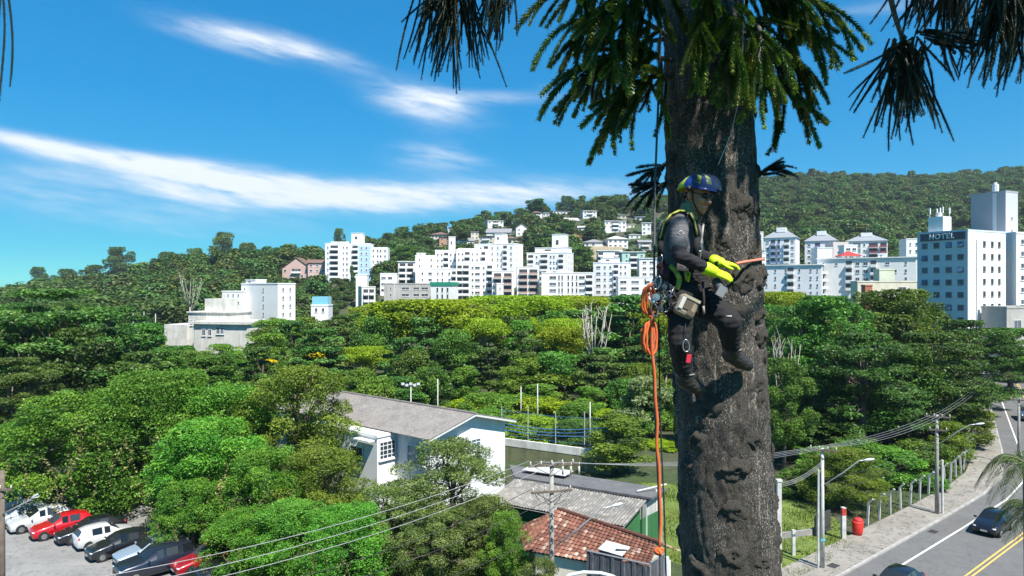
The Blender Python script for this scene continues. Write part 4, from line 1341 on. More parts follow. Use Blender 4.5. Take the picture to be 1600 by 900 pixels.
def crown_arrays(seed, style, H, W, cb, nl, rl, per, leaf, squash=.7, up=.55, spread=.75, aspect=.55):
    rng = np.random.default_rng(seed)
    C = lobes_for(style, rng, nl, H, W, cb)
    R = W * rng.uniform(rl[0], rl[1], len(C))
    C[:, 2] = np.minimum(C[:, 2], H - R * squash)
    C[:, :2] *= ((W / 2 - R * .8) / (W / 2))[:, None]
    Ps, Ns, Ts = [], [], []
    for c, r in zip(C, R):
        n = int(per * (r / (W * (rl[0] + rl[1]) / 2)) ** 2)
        dvec = rng.normal(size=(n, 3)) + np.array([0, 0, up])
        # lean the lobe outwards so that its open side shows
        dvec[:, :2] += c[:2] / (W / 2) * .5
        dvec /= np.linalg.norm(dvec, axis=1, keepdims=True)
        rad = r * (rng.uniform(.55, 1.08, n) ** .6)
        # ragged sub-clumps
        wob = 1 + .22 * np.sin(dvec[:, 0] * 7 + c[0]) * np.cos(dvec[:, 1] * 6 + c[1]) + .12 * np.sin(dvec[:, 2] * 11)
        p = c + dvec * (rad * wob)[:, None] * np.array([1, 1, squash])
        Ps.append(p)
        Ns.append(dvec * .5 + rng.normal(size=(n, 3)) * spread + np.array([0, 0, .55]))
        lt = rng.uniform(.15, .75)
        Ts.append(np.clip(lt + rng.normal(0, .16, n), 0, 1))
    P, N, T = np.concatenate(Ps), np.concatenate(Ns), np.concatenate(Ts)
    ok = P[:, 2] > .15
    P, N, T = P[ok], N[ok], T[ok]
    V, Q = leaf_quads(P, N, leaf, rng, aspect)
    return V, Q, T, C, R


def limbs_mesh(seed, C, H, W, r0, fork, mat, nlimb=12, name='trunk'):
    rg_ = random.Random(seed)
    b = MB()
    lean = Vector((rg_.uniform(-.4, .4), rg_.uniform(-.4, .4), 0))
    top = Vector((lean.x * 1.5, lean.y * 1.5, H * .8))
    fk = Vector((lean.x, lean.y, H * fork))
    b.tube([Vector((0, 0, -.3)), fk * .35 + Vector((rg_.uniform(-.15, .15), 0, 0)), fk, fk.lerp(top, .5), top], [r0 * 1.25, r0 * .95, r0 * .75, r0 * .42, r0 * .12], 8)
    idx = list(range(len(C))); rg_.shuffle(idx)
    for i in idx[:nlimb]:
        c = Vector(C[i])
        s = fk.lerp(top, rg_.uniform(0, .55))
        if c.z < s.z * .8: continue
        m = s.lerp(c, .5) + Vector((rg_.uniform(-.4, .4), rg_.uniform(-.4, .4), rg_.uniform(-.3, .5)))
        b.tube([s, m, c], [r0 * .38, r0 * .25, r0 * .07], 5)
        for q in range(2):
            e = c + Vector((rg_.uniform(-1, 1), rg_.uniform(-1, 1), rg_.uniform(0, .8))) * W * .09
            b.tube([m, m.lerp(e, .55) + Vector((0, 0, .15)), e], [r0 * .18, r0 * .12, r0 * .04], 4)
    return b.mesh(name, mat, smooth=True)


def make_proto(seed, style, lm, H=14., W=10., cb=.35, nl=46, rl=(.10, .17), per=250, leaf=.42, bark=None, r0=.26, fork=.4, nlimb=12, **kw):
    V, Q, T, C, R = crown_arrays(seed, style, H, W, cb, nl, rl, per, leaf, **kw)
    cm = mesh_np('crown', V, Q, lm, T)
    tm = limbs_mesh(seed + 1, C, H, W, r0, fork, bark or M_BARK, nlimb)
    return dict(crown=cm, trunk=tm, H=H, W=W)


PR = {}
PR['broad'] = [make_proto(11, 'dome', L_BROAD), make_proto(12, 'dome', L_BROAD, nl=58, rl=(.08, .15), cb=.28), make_proto(13, 'dome', L_BROAD, nl=36, rl=(.12, .2), W=11)]
PR['dark'] = [make_proto(21, 'dome', L_DARK, nl=52, rl=(.09, .16)), make_proto(22, 'layer', L_DARK, nl=54, rl=(.09, .15), squash=.5, cb=.3)]
PR['layer'] = [make_proto(31, 'layer', L_LAYER, nl=60, rl=(.08, .13), squash=.42, per=230, leaf=.46, cb=.3), make_proto(32, 'layer', L_LAYER, nl=50, rl=(.09, .15), squash=.45, per=260, leaf=.46, cb=.22)]
PR['lime'] = [make_proto(41, 'flat', L_LIME, W=13, cb=.35, nl=76, rl=(.08, .14), squash=.6, per=300, leaf=.30, bark=M_BARKPALE, fork=.5, nlimb=22), make_proto(42, 'flat', L_LIME, W=13, cb=.4, nl=70, rl=(.09, .15), squash=.65, per=300, leaf=.30, bark=M_BARKPALE, fork=.45, nlimb=22)]
PR['bright'] = [make_proto(51, 'dome', L_BRIGHT, nl=60, rl=(.08, .15), cb=.12, leaf=.34, per=260), make_proto(52, 'dome', L_BRIGHT, nl=48, rl=(.09, .16), cb=.2, leaf=.36)]
PR['shrub'] = [make_proto(61, 'drape', L_BRIGHT, H=6, W=8, cb=.02, nl=60, rl=(.08, .15), leaf=.26, per=220, r0=.12), make_proto(62, 'drape', L_BROAD, H=6, W=8, cb=.02, nl=60, rl=(.08, .14), leaf=.28, per=220, r0=.12)]
PR['creeper'] = [make_proto(65, 'drape', L_VINE, H=6, W=8, cb=.02, nl=64, rl=(.08, .14), leaf=.27, per=210, r0=.12), make_proto(66, 'drape', L_LIME, H=6, W=8, cb=.02, nl=64, rl=(.08, .14), leaf=.27, per=210, r0=.12)]
PR['pale'] = [make_proto(71, 'dome', L_PALE, H=8, W=7, cb=.15, nl=60, rl=(.08, .14), leaf=.28, per=240)]
# close trees: finer leaves
NEAR = dict(H=11., W=10., leaf=.185)
PR['vine'] = [make_proto(81, 'drape', L_VINE, cb=.03, nl=150, rl=(.055, .11), per=330, squash=.85, **NEAR), make_proto(82, 'drape', L_VINE, cb=.05, nl=130, rl=(.06, .13), per=360, squash=.9, **NEAR)]
PR['olive'] = [make_proto(91, 'dome', L_OLIVE, cb=.08, nl=170, rl=(.05, .095), per=260, squash=.8, aspect=.42, nlimb=26, **NEAR), make_proto(92, 'dome', L_BRIGHT, cb=.10, nl=150, rl=(.055, .10), per=280, squash=.8, aspect=.45, nlimb=22, **NEAR)]
PR['neardark'] = [make_proto(95, 'layer', L_LAYER, H=16., W=14., cb=.12, nl=170, rl=(.05, .09), per=240, leaf=.30, squash=.5, nlimb=30)]
PR['nearbroad'] = [make_proto(97, 'dome', L_BROAD, H=16., W=12., cb=.25, nl=150, rl=(.055, .10), per=240, leaf=.27, squash=.65, nlimb=30, r0=.32), make_proto(98, 'layer', L_DARK, H=16., W=12., cb=.3, nl=140, rl=(.055, .10), per=240, leaf=.27, squash=.5, nlimb=30, r0=.32)]
NTREE = [0]


def hanging_vines(seed, H=11., W=10.):
    rng = np.random.default_rng(seed); Ps, Ns = [], []
    for k in range(46):
        a = rng.uniform(0, 6.283); z0 = rng.uniform(.25, .75) * H; r = W * .5 * rng.uniform(.90, 1.0); n = int(rng.integers(14, 34)); L = rng.uniform(1.5, 4.0)
        t_ = np.linspace(0, 1, n); da = .06 * np.sin(t_ * 5 + k)
        P = np.stack([np.cos(a + da) * r, np.sin(a + da) * r, np.maximum(z0 - L * t_, .3)], 1) + rng.normal(0, .07, (n, 3))
        Ps.append(P); Ns.append(np.tile([math.cos(a), math.sin(a), .4], (n, 1)) + rng.normal(0, .5, (n, 3)))
    V, Q = leaf_quads(np.concatenate(Ps), np.concatenate(Ns), .17, rng, .6)
    return mesh_np('hanging_vine', V, Q, L_DRY, rng.uniform(0, 1, len(Q)))


VINES = [hanging_vines(5), hanging_vines(6)]


def tree_at(kind, x, y, z, H, W, label, group=None, name='tree', var=None, rz=None):
    pr = PR[kind][(NTREE[0] if var is None else var) % len(PR[kind])]
    NTREE[0] += 1
    rz = rz if rz is not None else random.Random(NTREE[0]).uniform(0, 6.28)
    root = empty(name, (x, y, z), rz)
    root.scale = (W / pr['W'], W / pr['W'], H / pr['H'])
    tag(root, label, 'tree' if 'tree' in name or 'palm' in name else 'bush', group)
    link('crown', pr['crown'], root)
    link('trunk', pr['trunk'], root)
    if kind == 'vine': link('hanging_vine', VINES[NTREE[0] % 2], root)
    return root


def tree_px(kind, px, top, wpx, d, label, group=None, name='tree', var=None, rz=None, z0=0.0):
    x = (px - 800) / F * d
    return tree_at(kind, x, d, z0, CAMZ + (HOR - top) / F * d - z0, wpx / F * d, label, group, name, var, rz)


# --- individually recognisable trees
tree_px('neardark', 85, 452, 300, 86, 'huge dark spreading tree filling the upper left edge below the ridge')
tree_px('neardark', 15, 560, 190, 70, 'dark layered tree at the left edge above the parked wagon')
tree_px('layer', 215, 560, 170, 92, 'grey green tree left of the stained institute building')
VG = 'creeper covered trees beside the car park'
tree_px('vine', 125, 612, 230, 57, 'broad creeper smothered tree behind the red and white hatchbacks', VG, 'creeper_covered_tree', 0)
tree_px('vine', 40, 660, 150, 60, 'creeper covered tree rising behind the silver hatchback', VG, 'creeper_covered_tree', 1)
tree_px('vine', 245, 578, 230, 57.5, 'tall creeper draped tree behind the white hatchback rear', VG, 'creeper_covered_tree', 1)
tree_px('vine', 330, 655, 200, 50.5, 'rounded bright creeper dome bulging over the car park', VG, 'creeper_covered_tree', 0, rz=2.0)
tree_px('vine', 345, 600, 190, 58, 'creeper covered tree top behind the rounded bright dome', VG, 'creeper_covered_tree', 1, rz=4.0)
tree_px('vine', 420, 700, 150, 47.5, 'yellowish creeper mound right of the rounded bright dome', VG, 'creeper_covered_tree', 0, rz=1.0)
tree_px('olive', 470, 572, 235, 58, 'leafy bright green tree left of the white hall roof', None, 'tree', 1)
tree_px('olive', 500, 700, 190, 47.5, 'green tree growing in front of the white hall wing', None, 'tree', 1)
tree_px('olive', 705, 692, 235, 46, 'large olive green tree covering the foot of the white hall', None, 'tree', 0)
tree_px('olive', 610, 762, 185, 43.5, 'olive tree low at the bottom edge left of the large olive tree', None, 'tree', 0, rz=3.1)
tree_px('olive', 455, 785, 190, 42.5, 'bushy green tree at the bottom edge beside the black car', None, 'tree', 1, rz=1.1)
tree_px('olive', 760, 775, 130, 43.0, 'small olive tree at the bottom edge beside the tiled roof', None, 'tree', 0, rz=5.0)
tree_px('vine', 545, 790, 150, 41.0, 'dark creeper tangle at the bottom edge under the power lines', VG, 'creeper_covered_tree', 1, rz=5)
tree_px('olive', 690, 800, 180, 41.0, 'low dense olive bush at the bottom edge under the large olive tree', None, 'bush', 0, rz=2.2)
tree_px('pale', 1005, 588, 105, 84, 'pale whitish green flowering tree left of the trunk')
tree_px('bright', 968, 648, 130, 67, 'round glossy green tree behind the boundary wall end', None, 'tree', 0)
tree_px('bright', 430, 500, 130, 140, 'feathery bright green tree right of the institute building', None, 'tree', 1)
tree_px('lime', 675, 468, 210, 126, 'lime green flat topped tree with pale forked trunk in mid forest', None, 'tree', 0)
tree_px('lime', 800, 462, 220, 150, 'broad lime canopy tree right of the pale forked trunk tree', None, 'tree', 1)
tree_px('lime', 610, 474, 150, 160, 'lime green tree below the green topped building', None, 'tree', 1)
tree_px('lime', 880, 462, 170, 190, 'lime crowned tree behind the bare pale tree', None, 'tree', 0)
tree_px('lime', 1050, 470, 150, 150, 'lime tree half hidden behind the climber legs', None, 'tree', 0)
tree_px('lime', 1215, 456, 110, 160, 'yellow green tree top just right of the trunk', None, 'tree', 1)
tree_px('layer', 985, 462, 170, 118, 'layered leafy tree left of the orange rope coil', None, 'tree', 0)
tree_px('layer', 905, 485, 150, 124, 'layered grey green tree behind the bare pale tree', None, 'tree', 1)
tree_px('bright', 565, 575, 80, 96, 'small bright green tree behind the hall roof', None, 'tree', 0)
tree_px('bright', 845, 560, 170, 104, 'light green bushy tree in mid forest above the net', None, 'tree', 1)
tree_px('dark', 640, 590, 110, 92, 'dark shrubby tree behind the hall ridge with floodlight pole', None, 'tree', 0)
RG = 'tall trees between trunk and hotel'
tree_px('nearbroad', 1285, 462, 190, 82, 'tall broadleaf tree directly right of the trunk above the lawn', RG, 'tree', 0)
tree_px('nearbroad', 1400, 452, 210, 90, 'tallest dark broadleaf tree below the long white block', RG, 'tree', 0, rz=2)
tree_px('nearbroad', 1350, 520, 190, 72, 'dark layered tree behind the fence and first lamp', RG, 'tree', 1)
tree_px('nearbroad', 1450, 520, 200, 78, 'dark layered tree behind the second utility pole', RG, 'tree', 1, rz=3)
tree_px('nearbroad', 1225, 560, 110, 68, 'slim tree close beside the trunk at right', RG, 'tree', 0, rz=4)
tree_px('nearbroad', 1505, 500, 170, 98, 'tree in front of the hotel foot', RG, 'tree', 1, rz=5)
tree_px('nearbroad', 1580, 512, 150, 120, 'tree at the right edge under the hotel entrance', RG, 'tree', 0, rz=1)
tree_px('bright', 1518, 618, 95, 78, 'light green tree overhanging the pavement bend', None, 'tree', 0)
tree_px('bright', 1485, 660, 80, 70, 'light green bushy tree behind the second utility pole foot', None, 'tree', 1)
tree_px('olive', 1320, 700, 150, 56.5, 'low spreading tree over the fence beside the first lamp', None, 'tree', 1, rz=2.5)
tree_px('shrub', 1250, 735, 90, 60, 'dark bush at the lawn edge beside the trunk', None, 'bush', 1)
tree_px('shrub', 1440, 740, 80, 62, 'bush behind the bent fence posts', None, 'bush', 1)
tree_px('dark', 1575, 560, 120, 135, 'dark tree over the far end of the road', None, 'tree', 0)

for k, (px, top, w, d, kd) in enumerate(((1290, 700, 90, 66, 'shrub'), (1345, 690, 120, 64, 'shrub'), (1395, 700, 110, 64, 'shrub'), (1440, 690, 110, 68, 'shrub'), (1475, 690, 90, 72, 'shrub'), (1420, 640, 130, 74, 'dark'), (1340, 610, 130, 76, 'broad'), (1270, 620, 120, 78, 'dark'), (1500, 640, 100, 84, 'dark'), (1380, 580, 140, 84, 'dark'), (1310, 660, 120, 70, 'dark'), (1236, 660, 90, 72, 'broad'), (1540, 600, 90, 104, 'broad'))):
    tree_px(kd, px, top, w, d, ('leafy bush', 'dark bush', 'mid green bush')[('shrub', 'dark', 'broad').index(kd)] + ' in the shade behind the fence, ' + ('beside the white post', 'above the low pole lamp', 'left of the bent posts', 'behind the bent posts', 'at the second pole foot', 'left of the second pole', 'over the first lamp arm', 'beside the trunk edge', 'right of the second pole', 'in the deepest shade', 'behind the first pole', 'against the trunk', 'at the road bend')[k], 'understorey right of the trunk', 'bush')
tree_px('vine', 395, 800, 170, 43.5, 'creeper covered bush at the bottom edge in front of the dark red saloon', VG, 'creeper_covered_bush', 1, rz=.5)
tree_px('vine', 300, 745, 130, 47.2, 'drooping creeper curtain over the pale blue saloon', VG, 'creeper_covered_bush', 0, rz=3.3)
for k, (px, top, w, d, nm) in enumerate(((735, 622, 120, 92, 'behind the hall ridge end'), (790, 618, 110, 94, 'above the net left end'), (850, 622, 120, 90, 'above the middle of the net'), (905, 630, 110, 88, 'above the net right end'), (830, 650, 110, 82, 'close behind the net'), (900, 655, 90, 80, 'behind the wall end'), (955, 640, 90, 86, 'left of the pale flowering tree'), (765, 640, 100, 84, 'just behind the hall gable'), (1035, 690, 80, 78, 'low beside the ropes'), (1020, 735, 90, 70, 'under the pale flowering tree'))):
    tree_px('creeper', px, top, w, d, 'yellow green creeper mound ' + nm, 'creeper mounds behind the net', 'bush')
# yellow blossom tree
yt = tree_px('broad', 490, 548, 120, 112, 'tree with yellow blossom sprays above the hall roof', None, 'tree', 1)
V, Q, T, C, R = crown_arrays(77, 'dome', 14, 5, .82, 9, (.12, .2), 80, .36, squash=.8)
link('blossom', mesh_np('blossom', V + np.array([1.2, -3.6, .9]), Q, L_YELLOW, T), yt)
V, Q, T, C, R = crown_arrays(78, 'dome', 13, 3.6, .84, 6, (.12, .2), 60, .34, squash=.8)
link('blossom', mesh_np('blossom', V + np.array([-3.8, -4.2, -.6]), Q, L_YELLOW, T), yt)
yt.rotation_euler.z = 0
# bare pale tree
def bare_tree(px, top, d, label, seed=3, wd=3.6):
    H = CAMZ + (HOR - top) / F * d
    root = empty('bare_tree', ((px - 800) / F * d, d, 0)); tag(root, label, 'tree')
    rg_ = random.Random(seed)
    b = MB(); b.tube([(0, 0, -.2), (.15, 0, H * .2), (-.1, 0, H * .45)], [.3, .25, .2], 8); b.build('trunk', M_BARKPALE, root, smooth=True)
    for k in range(9):
        a = 2 * math.pi * k / 9 + rg_.uniform(-.3, .3)
        s = Vector((-.1, 0, H * (.30 + .02 * k)))
        e = Vector((math.cos(a) * wd * rg_.uniform(.5, 1), math.sin(a) * wd * .7, H * rg_.uniform(.8, 1.0)))
        m = s.lerp(e, .45) + Vector((math.cos(a) * .5, 0, -.5))
        b = MB(); b.tube([s, m, e], [.15, .10, .035], 6)
        for q in range(5):
            t_ = rg_.uniform(.4, .95); p = s.lerp(m, t_ / .5) if t_ < .5 else m.lerp(e, (t_ - .5) * 2)
            f = p + Vector((rg_.uniform(-1.2, 1.2), rg_.uniform(-1, 1), rg_.uniform(.5, 2.2)))
            b.tube([p, p.lerp(f, .5) + Vector((rg_.uniform(-.2, .2), 0, .1)), f], [.06, .045, .02], 4)
        b.build('branch', M_BARKPALE, root, smooth=True)
    return root


bare_tree(928, 470, 108, 'leafless pale branched tree in mid forest left of the rope')
bt_ = bare_tree(1226, 530, 72, 'grey bare twigged tree just right of the trunk', 5, 4.0); bt_.scale = (.5, .5, 1)
bare_tree(297, 425, 262, 'pale bare tree below the left ridge', 8, 5)

# --- skyline trees on the left ridge and hill
SK = 'single trees on the ridge'
def ridge_tree(kind, px, top, base, wpx, label, var=0):
    p = hill_point(px, base, 272, 700)
    d = p.y
    return tree_at(kind, p.x, d, p.z - .5, CAMZ + (HOR - top) / F * d - p.z + .5, wpx / F * d, label, SK, 'tree', var)
for a in [('broad', 350, 363, 398, 52, 'tall round headed tree on the left ridge top', 0), ('dark', 186, 386, 428, 58, 'ragged dark tree standing up on the far left ridge', 0), ('dark', 62, 417, 448, 32, 'small lone dark tree at the left end of the ridge', 0),
          ('dark', 102, 420, 450, 44, 'rounded dark tree second from the left end of the ridge', 0), ('dark', 148, 414, 446, 52, 'dark tree left of the ragged ridge tree', 0), ('broad', 262, 394, 425, 48, 'dark green tree between the ragged and the round headed ridge trees', 1),
          ('broad', 306, 388, 420, 46, 'tree left of the round headed ridge tree', 0), ('broad', 388, 380, 410, 44, 'tree right of the round headed ridge tree', 1), ('dark', 531, 357, 388, 25, 'small round skyline tree above the blue tower', 0),
          ('dark', 640, 362, 392, 40, 'dark tree on the ridge end right of the blue tower', 0), ('dark', 668, 372, 398, 36, 'dark tree under the ridge houses', 0), ('dark', 722, 358, 384, 30, 'round dark tree between hillside houses', 0),
          ('dark', 838, 311, 338, 44, 'dark tree clump on the crest', 0), ('dark', 884, 306, 330, 36, 'dark crest tree left of the tall narrow house', 0), ('broad', 945, 306, 336, 50, 'big crest tree right of the tall narrow house', 0),
          ('dark', 880, 348, 376, 46, 'dark tree mass mid slope above the square rooftop tower', 0), ('broad', 912, 385, 425, 44, 'green tree on the slope beside the stepped white block', 0), ('broad', 850, 378, 400, 40, 'green tree behind the stepped white block', 0),
          ('broad', 632, 385, 425, 50, 'green tree right behind the blue tower', 0), ('dark', 550, 415, 470, 9, 'slim dark cypress beside the blue tower base', 0)]:
    ridge_tree(*a)

# --- forest fill
SKY_PX = np.array([(-60, 466), (200, 474), (232, 500), (243, 534), (408, 536), (420, 496), (520, 494), (560, 486), (620, 474), (700, 471), (800, 469), (1000, 472), (1190, 458), (1430, 456), (1470, 486), (1520, 508), (1700, 520)])


def kerb_offset(x, y):
    best = 1e9
    for k in range(len(KERB) - 1):
        a, b_ = Vector(KERB[k]), Vector(KERB[k + 1]); dv_ = b_ - a; t_ = max(0, min(1, (Vector((x, y)) - a).dot(dv_) / dv_.length_squared))
        q = a + dv_ * t_; w = Vector((x, y)) - q
        s = w.x * dv_.y - w.y * dv_.x
        dd = w.length * (1 if s > 0 else -1)
        if abs(dd) < abs(best): best = dd
    return best


rf_ = random.Random(2024)
rows = [80, 90, 99, 108, 117, 127, 138, 150, 163, 177, 192, 208, 226, 246, 268]
KG = dict(broad=('broadleaf tree', 'broadleaf trees of the valley wood'), dark=('dark green tree', 'dark trees of the valley wood'),
          layer=('grey green tiered tree', 'tiered trees of the valley wood'), lime=('lime green spreading tree', 'lime trees of the valley wood'),
          bright=('light green bushy tree', 'light green trees of the valley wood'), shrub=('low leafy bush', 'bushes at the edge of the valley wood'))
ZONES = [(60, 'at the left picture edge'), (140, 'under the far left ridge'), (235, 'left of the institute building'), (330, 'under the institute building'), (410, 'right of the institute tower'), (470, 'under the bright white block'), (520, 'under the blue glazed box'), (590, 'under the blue apartment tower'),
         (660, 'under the grey concrete building'), (720, 'under the green topped building'), (790, 'under the tall central blocks'), (850, 'under the brown balcony block'), (930, 'under the wide glazed block'), (1010, 'left of the orange rope'), (1075, 'behind the climber'), (1180, 'behind the trunk'),
         (1250, 'right beside the trunk'), (1320, 'under the pyramid roofed towers'), (1385, 'under the maroon balconies'), (1440, 'left of the hotel'), (1515, 'under the HOTEL sign'), (1560, 'under the hotel end wall'), (99999, 'under the grey tower')]
placed = 0
for ri, d0 in enumerate(rows):
    step_px = 9.2 / F  # metres per photo column, scaled below
    u = -0.80 + rf_.uniform(0, .03)
    while u < 0.80:
        d = d0 + rf_.uniform(-4, 4)
        spacing = (6.5 if d0 < 112 else 8.6 if d0 < 200 else 10.5)
        px = 800 + F * u
        x = u * d
        u += spacing * rf_.uniform(.8, 1.2) / d0
        ko = kerb_offset(x, d)
        if ko > -5.0 and ko < 17: continue                     # road and pavement
        if ko >= 17 and d < 150: continue
        if d < 100 and -24 < x < 12: 
            if d < 84 or (x > -8 and d < 88): continue         # hall, yard
        if d < 70 and 12 <= x < 24: continue
        if 128 < d < 175 and -88 < x < -54: continue           # institute
        top = float(np.interp(px, SKY_PX[:, 0], SKY_PX[:, 1])) + rf_.uniform(0, 14)
        Hm = rf_.uniform(4.2, 7.5) if d0 <= 90 else rf_.uniform(6, 9.5) if d0 <= 99 else rf_.uniform(8.5, 12) if d0 <= 108 else rf_.uniform(12, 15.5)
        if px < 230 or px > 1190: Hm = max(Hm, rf_.uniform(10, 14.5))
        H = min(Hm, CAMZ + (HOR - top) / F * d)
        if H < 3.5: H = 3.5
        r = rf_.random()
        if H < 7.6: kind = 'shrub' if r < .7 else 'bright'
        elif px < 240: kind = 'layer' if r < .45 else 'dark' if r < .75 else 'broad'
        elif px < 560: kind = 'broad' if r < .45 else 'bright' if r < .75 else 'layer'
        elif px < 900: kind = ('lime' if r < .62 else 'broad' if r < .8 else 'layer' if r < .85 else 'bright') if d > 118 else ('lime' if r < .35 and d > 104 else 'broad' if r < .6 else 'layer' if r < .85 else 'dark')
        elif px < 1070: kind = 'layer' if r < .6 else 'broad' if r < .8 else 'lime'
        else: kind = 'broad' if r < .55 else 'dark' if r < .75 else 'bright' if r < .85 else 'layer'
        W = rf_.uniform(7.5, 10.5) * (1.2 if kind == 'lime' else 1) * (.8 if H < 8 else 1)
        if placed >= 420: break
        zg = float(terrain(x, d))
        zone = next(z_ for lim, z_ in ZONES if px < lim)
        band = 'in the front row' if d0 < 105 else 'mid wood' if d0 < 180 else 'in the back row'
        tree_at(kind, x, d, zg, H, W, KG[kind][0] + ' ' + band + ' ' + zone, KG[kind][1], 'bush' if kind == 'shrub' else 'forest_tree')
        placed += 1
# where several of a kind stand under one landmark, tell them apart from left to right
same = {}
for o in COL.objects:
    if 'label' in o and o.name.split('.')[0] in ('forest_tree', 'bush'): same.setdefault(o['label'], []).append(o)
NTH = 'first second third fourth fifth sixth seventh eighth ninth tenth'.split()
for lb, os_ in same.items():
    if len(os_) > 1:
        for k, o in enumerate(sorted(os_, key=lambda q: q.location.x / q.location.y)):
            o['label'] = lb + ', ' + NTH[min(k, 9)] + ' from left'
print('forest trees', placed)

# --- wooded hillside: one mass of instanced crowns
rng = np.random.default_rng(7)
L_HILL = leafmat('hill_wood_leaves', (0.034, 0.069, 0.014), (0.077, 0.137, 0.025), (0.155, 0.225, 0.041), trans=.2, hue_var=0.07)
HSRC = []
for k in range(5):
    V, Q, T, C, R = crown_arrays(300 + k, 'dome' if k < 4 else 'tall', 1.0, 1.0 if k < 4 else .7, .12, (18, 26, 14, 22, 14)[k], (.16, .27), 85, .10, squash=.8, up=.35, spread=.35, aspect=.7)
    o = bpy.data.objects.new('hill_crown_source', mesh_np('hill_crown_source', V, Q, L_HILL, T))
    HSRC.append(o)
HP = []
for i in range(12500):
    px = rng.uniform(1080, 1720) if i % 2 == 0 else rng.uniform(-140, 1090)
    t_ = rng.uniform(0.0, 1.04)
    D = float(np.interp(px, RIDGE[:, 0], RIDGE[:, 2]))
    d = FOOT + t_ * (D - FOOT)
    if px > 1440 and d < 300: continue
    w = 5.5 + 11 * rng.random() ** 1.8; h = w * rng.uniform(.65, .95)
    hit = [e for a, c, e in CITY if a - 9 < px < c + 9 and d < e + 17]
    if hit:
        if any(d > e - 5 for e in hit): continue
        w, h = rng.uniform(4, 6.5), rng.uniform(2.2, 3.6)      # low scrub before the blocks
    x = (px - 800) / F * d
    bad = False
    for hx, hy, hw in HOUSE_SPOTS:
        if abs(x / d - hx / hy) * hy < hw * .62 + 3.5 and hy - 45 < d < hy + hw * .9 + 3:
            if d > hy - 4: bad = True; break
            h = min(h, rng.uniform(1.8, 3.0)); w = min(w, 4.5)
    if bad: continue
    z = float(terrain(x, d))
    py = HOR - (z - CAMZ) / d * F
    if 905 < px < 980 and 386 < py < 409: continue
    HP.append((x, d, z - .3, w, h, rng.uniform(0, 6.28), int(rng.integers(5))))
HP = np.array(HP)
me = bpy.data.meshes.new('hillside_forest')
me.vertices.add(len(HP)); me.vertices.foreach_set('co', HP[:, :3].astype(np.float32).ravel())
for nm, ty, arr in (('crown_scale', 'FLOAT_VECTOR', HP[:, [3, 3, 4]]), ('crown_turn', 'FLOAT_VECTOR', np.stack([HP[:, 5] * 0, HP[:, 5] * 0, HP[:, 5]], 1))):
    a_ = me.attributes.new(nm, ty, 'POINT'); a_.data.foreach_set('vector', arr.astype(np.float32).ravel())
a_ = me.attributes.new('crown_kind', 'INT', 'POINT'); a_.data.foreach_set('value', HP[:, 6].astype(np.int32))
me.materials.append(L_HILL)
hw_ = link('hillside_forest', me)
tag(hw_, 'dense dark green forest covering the hillside behind the city', 'forest', kind='stuff')
ng = bpy.data.node_groups.new('hill_crowns', 'GeometryNodeTree')
ng.interface.new_socket('Geometry', in_out='INPUT', socket_type='NodeSocketGeometry'); ng.interface.new_socket('Geometry', in_out='OUTPUT', socket_type='NodeSocketGeometry')
gi, go = ng.nodes.new('NodeGroupInput'), ng.nodes.new('NodeGroupOutput'); jn = ng.nodes.new('GeometryNodeJoinGeometry')


def named(nm, ty):
    n_ = ng.nodes.new('GeometryNodeInputNamedAttribute'); n_.data_type = ty; n_.inputs['Name'].default_value = nm
    return n_.outputs['Attribute']


for k, src in enumerate(HSRC):
    ip = ng.nodes.new('GeometryNodeInstanceOnPoints'); oi = ng.nodes.new('GeometryNodeObjectInfo'); oi.inputs['Object'].default_value = src
    oi.inputs['As Instance'].default_value = True
    cmp = ng.nodes.new('FunctionNodeCompare'); cmp.data_type = 'INT'; cmp.operation = 'EQUAL'
    ng.links.new(named('crown_kind', 'INT'), cmp.inputs[2]); cmp.inputs[3].default_value = k
    e2r = ng.nodes.new('FunctionNodeEulerToRotation'); ng.links.new(named('crown_turn', 'FLOAT_VECTOR'), e2r.inputs[0])
    ng.links.new(gi.outputs[0], ip.inputs['Points']); ng.links.new(cmp.outputs[0], ip.inputs['Selection']); ng.links.new(oi.outputs['Geometry'], ip.inputs['Instance'])
    ng.links.new(e2r.outputs[0], ip.inputs['Rotation']); ng.links.new(named('crown_scale', 'FLOAT_VECTOR'), ip.inputs['Scale'])
    ng.links.new(ip.outputs[0], jn.inputs[0])
ng.links.new(jn.outputs[0], go.inputs[0])
md = hw_.modifiers.new('crowns', 'NODES'); md.node_group = ng
print('hill crowns', len(HP))
tree_px('olive', 842, 872, 90, 35.0, 'small olive bush at the bottom edge left of the utility pole', None, 'bush', 0, rz=1.0)
tree_px('olive', 790, 800, 90, 40.5, 'yellowish bush against the left end of the tiled roof', None, 'bush', 1, rz=1.7)

# ------------------------------------------------------------------ araucaria in the foreground
TD = 5.55
AX = [(0.0, 2.55, .52), (10.0, 2.05, .43), (15.69, 1.757, .385), (17.3, 1.668, .36), (19.03, 1.593, .352), (20.3, 1.53, .31), (22.5, 1.45, .26), (26.5, 1.35, .13)]
AZ, AXX, AR = [np.array([a[k] for a in AX]) for k in range(3)]


def trunk_axis(z): return Vector((float(np.interp(z, AZ, AXX)), TD, z))
def trunk_r(z): return float(np.interp(z, AZ, AR))


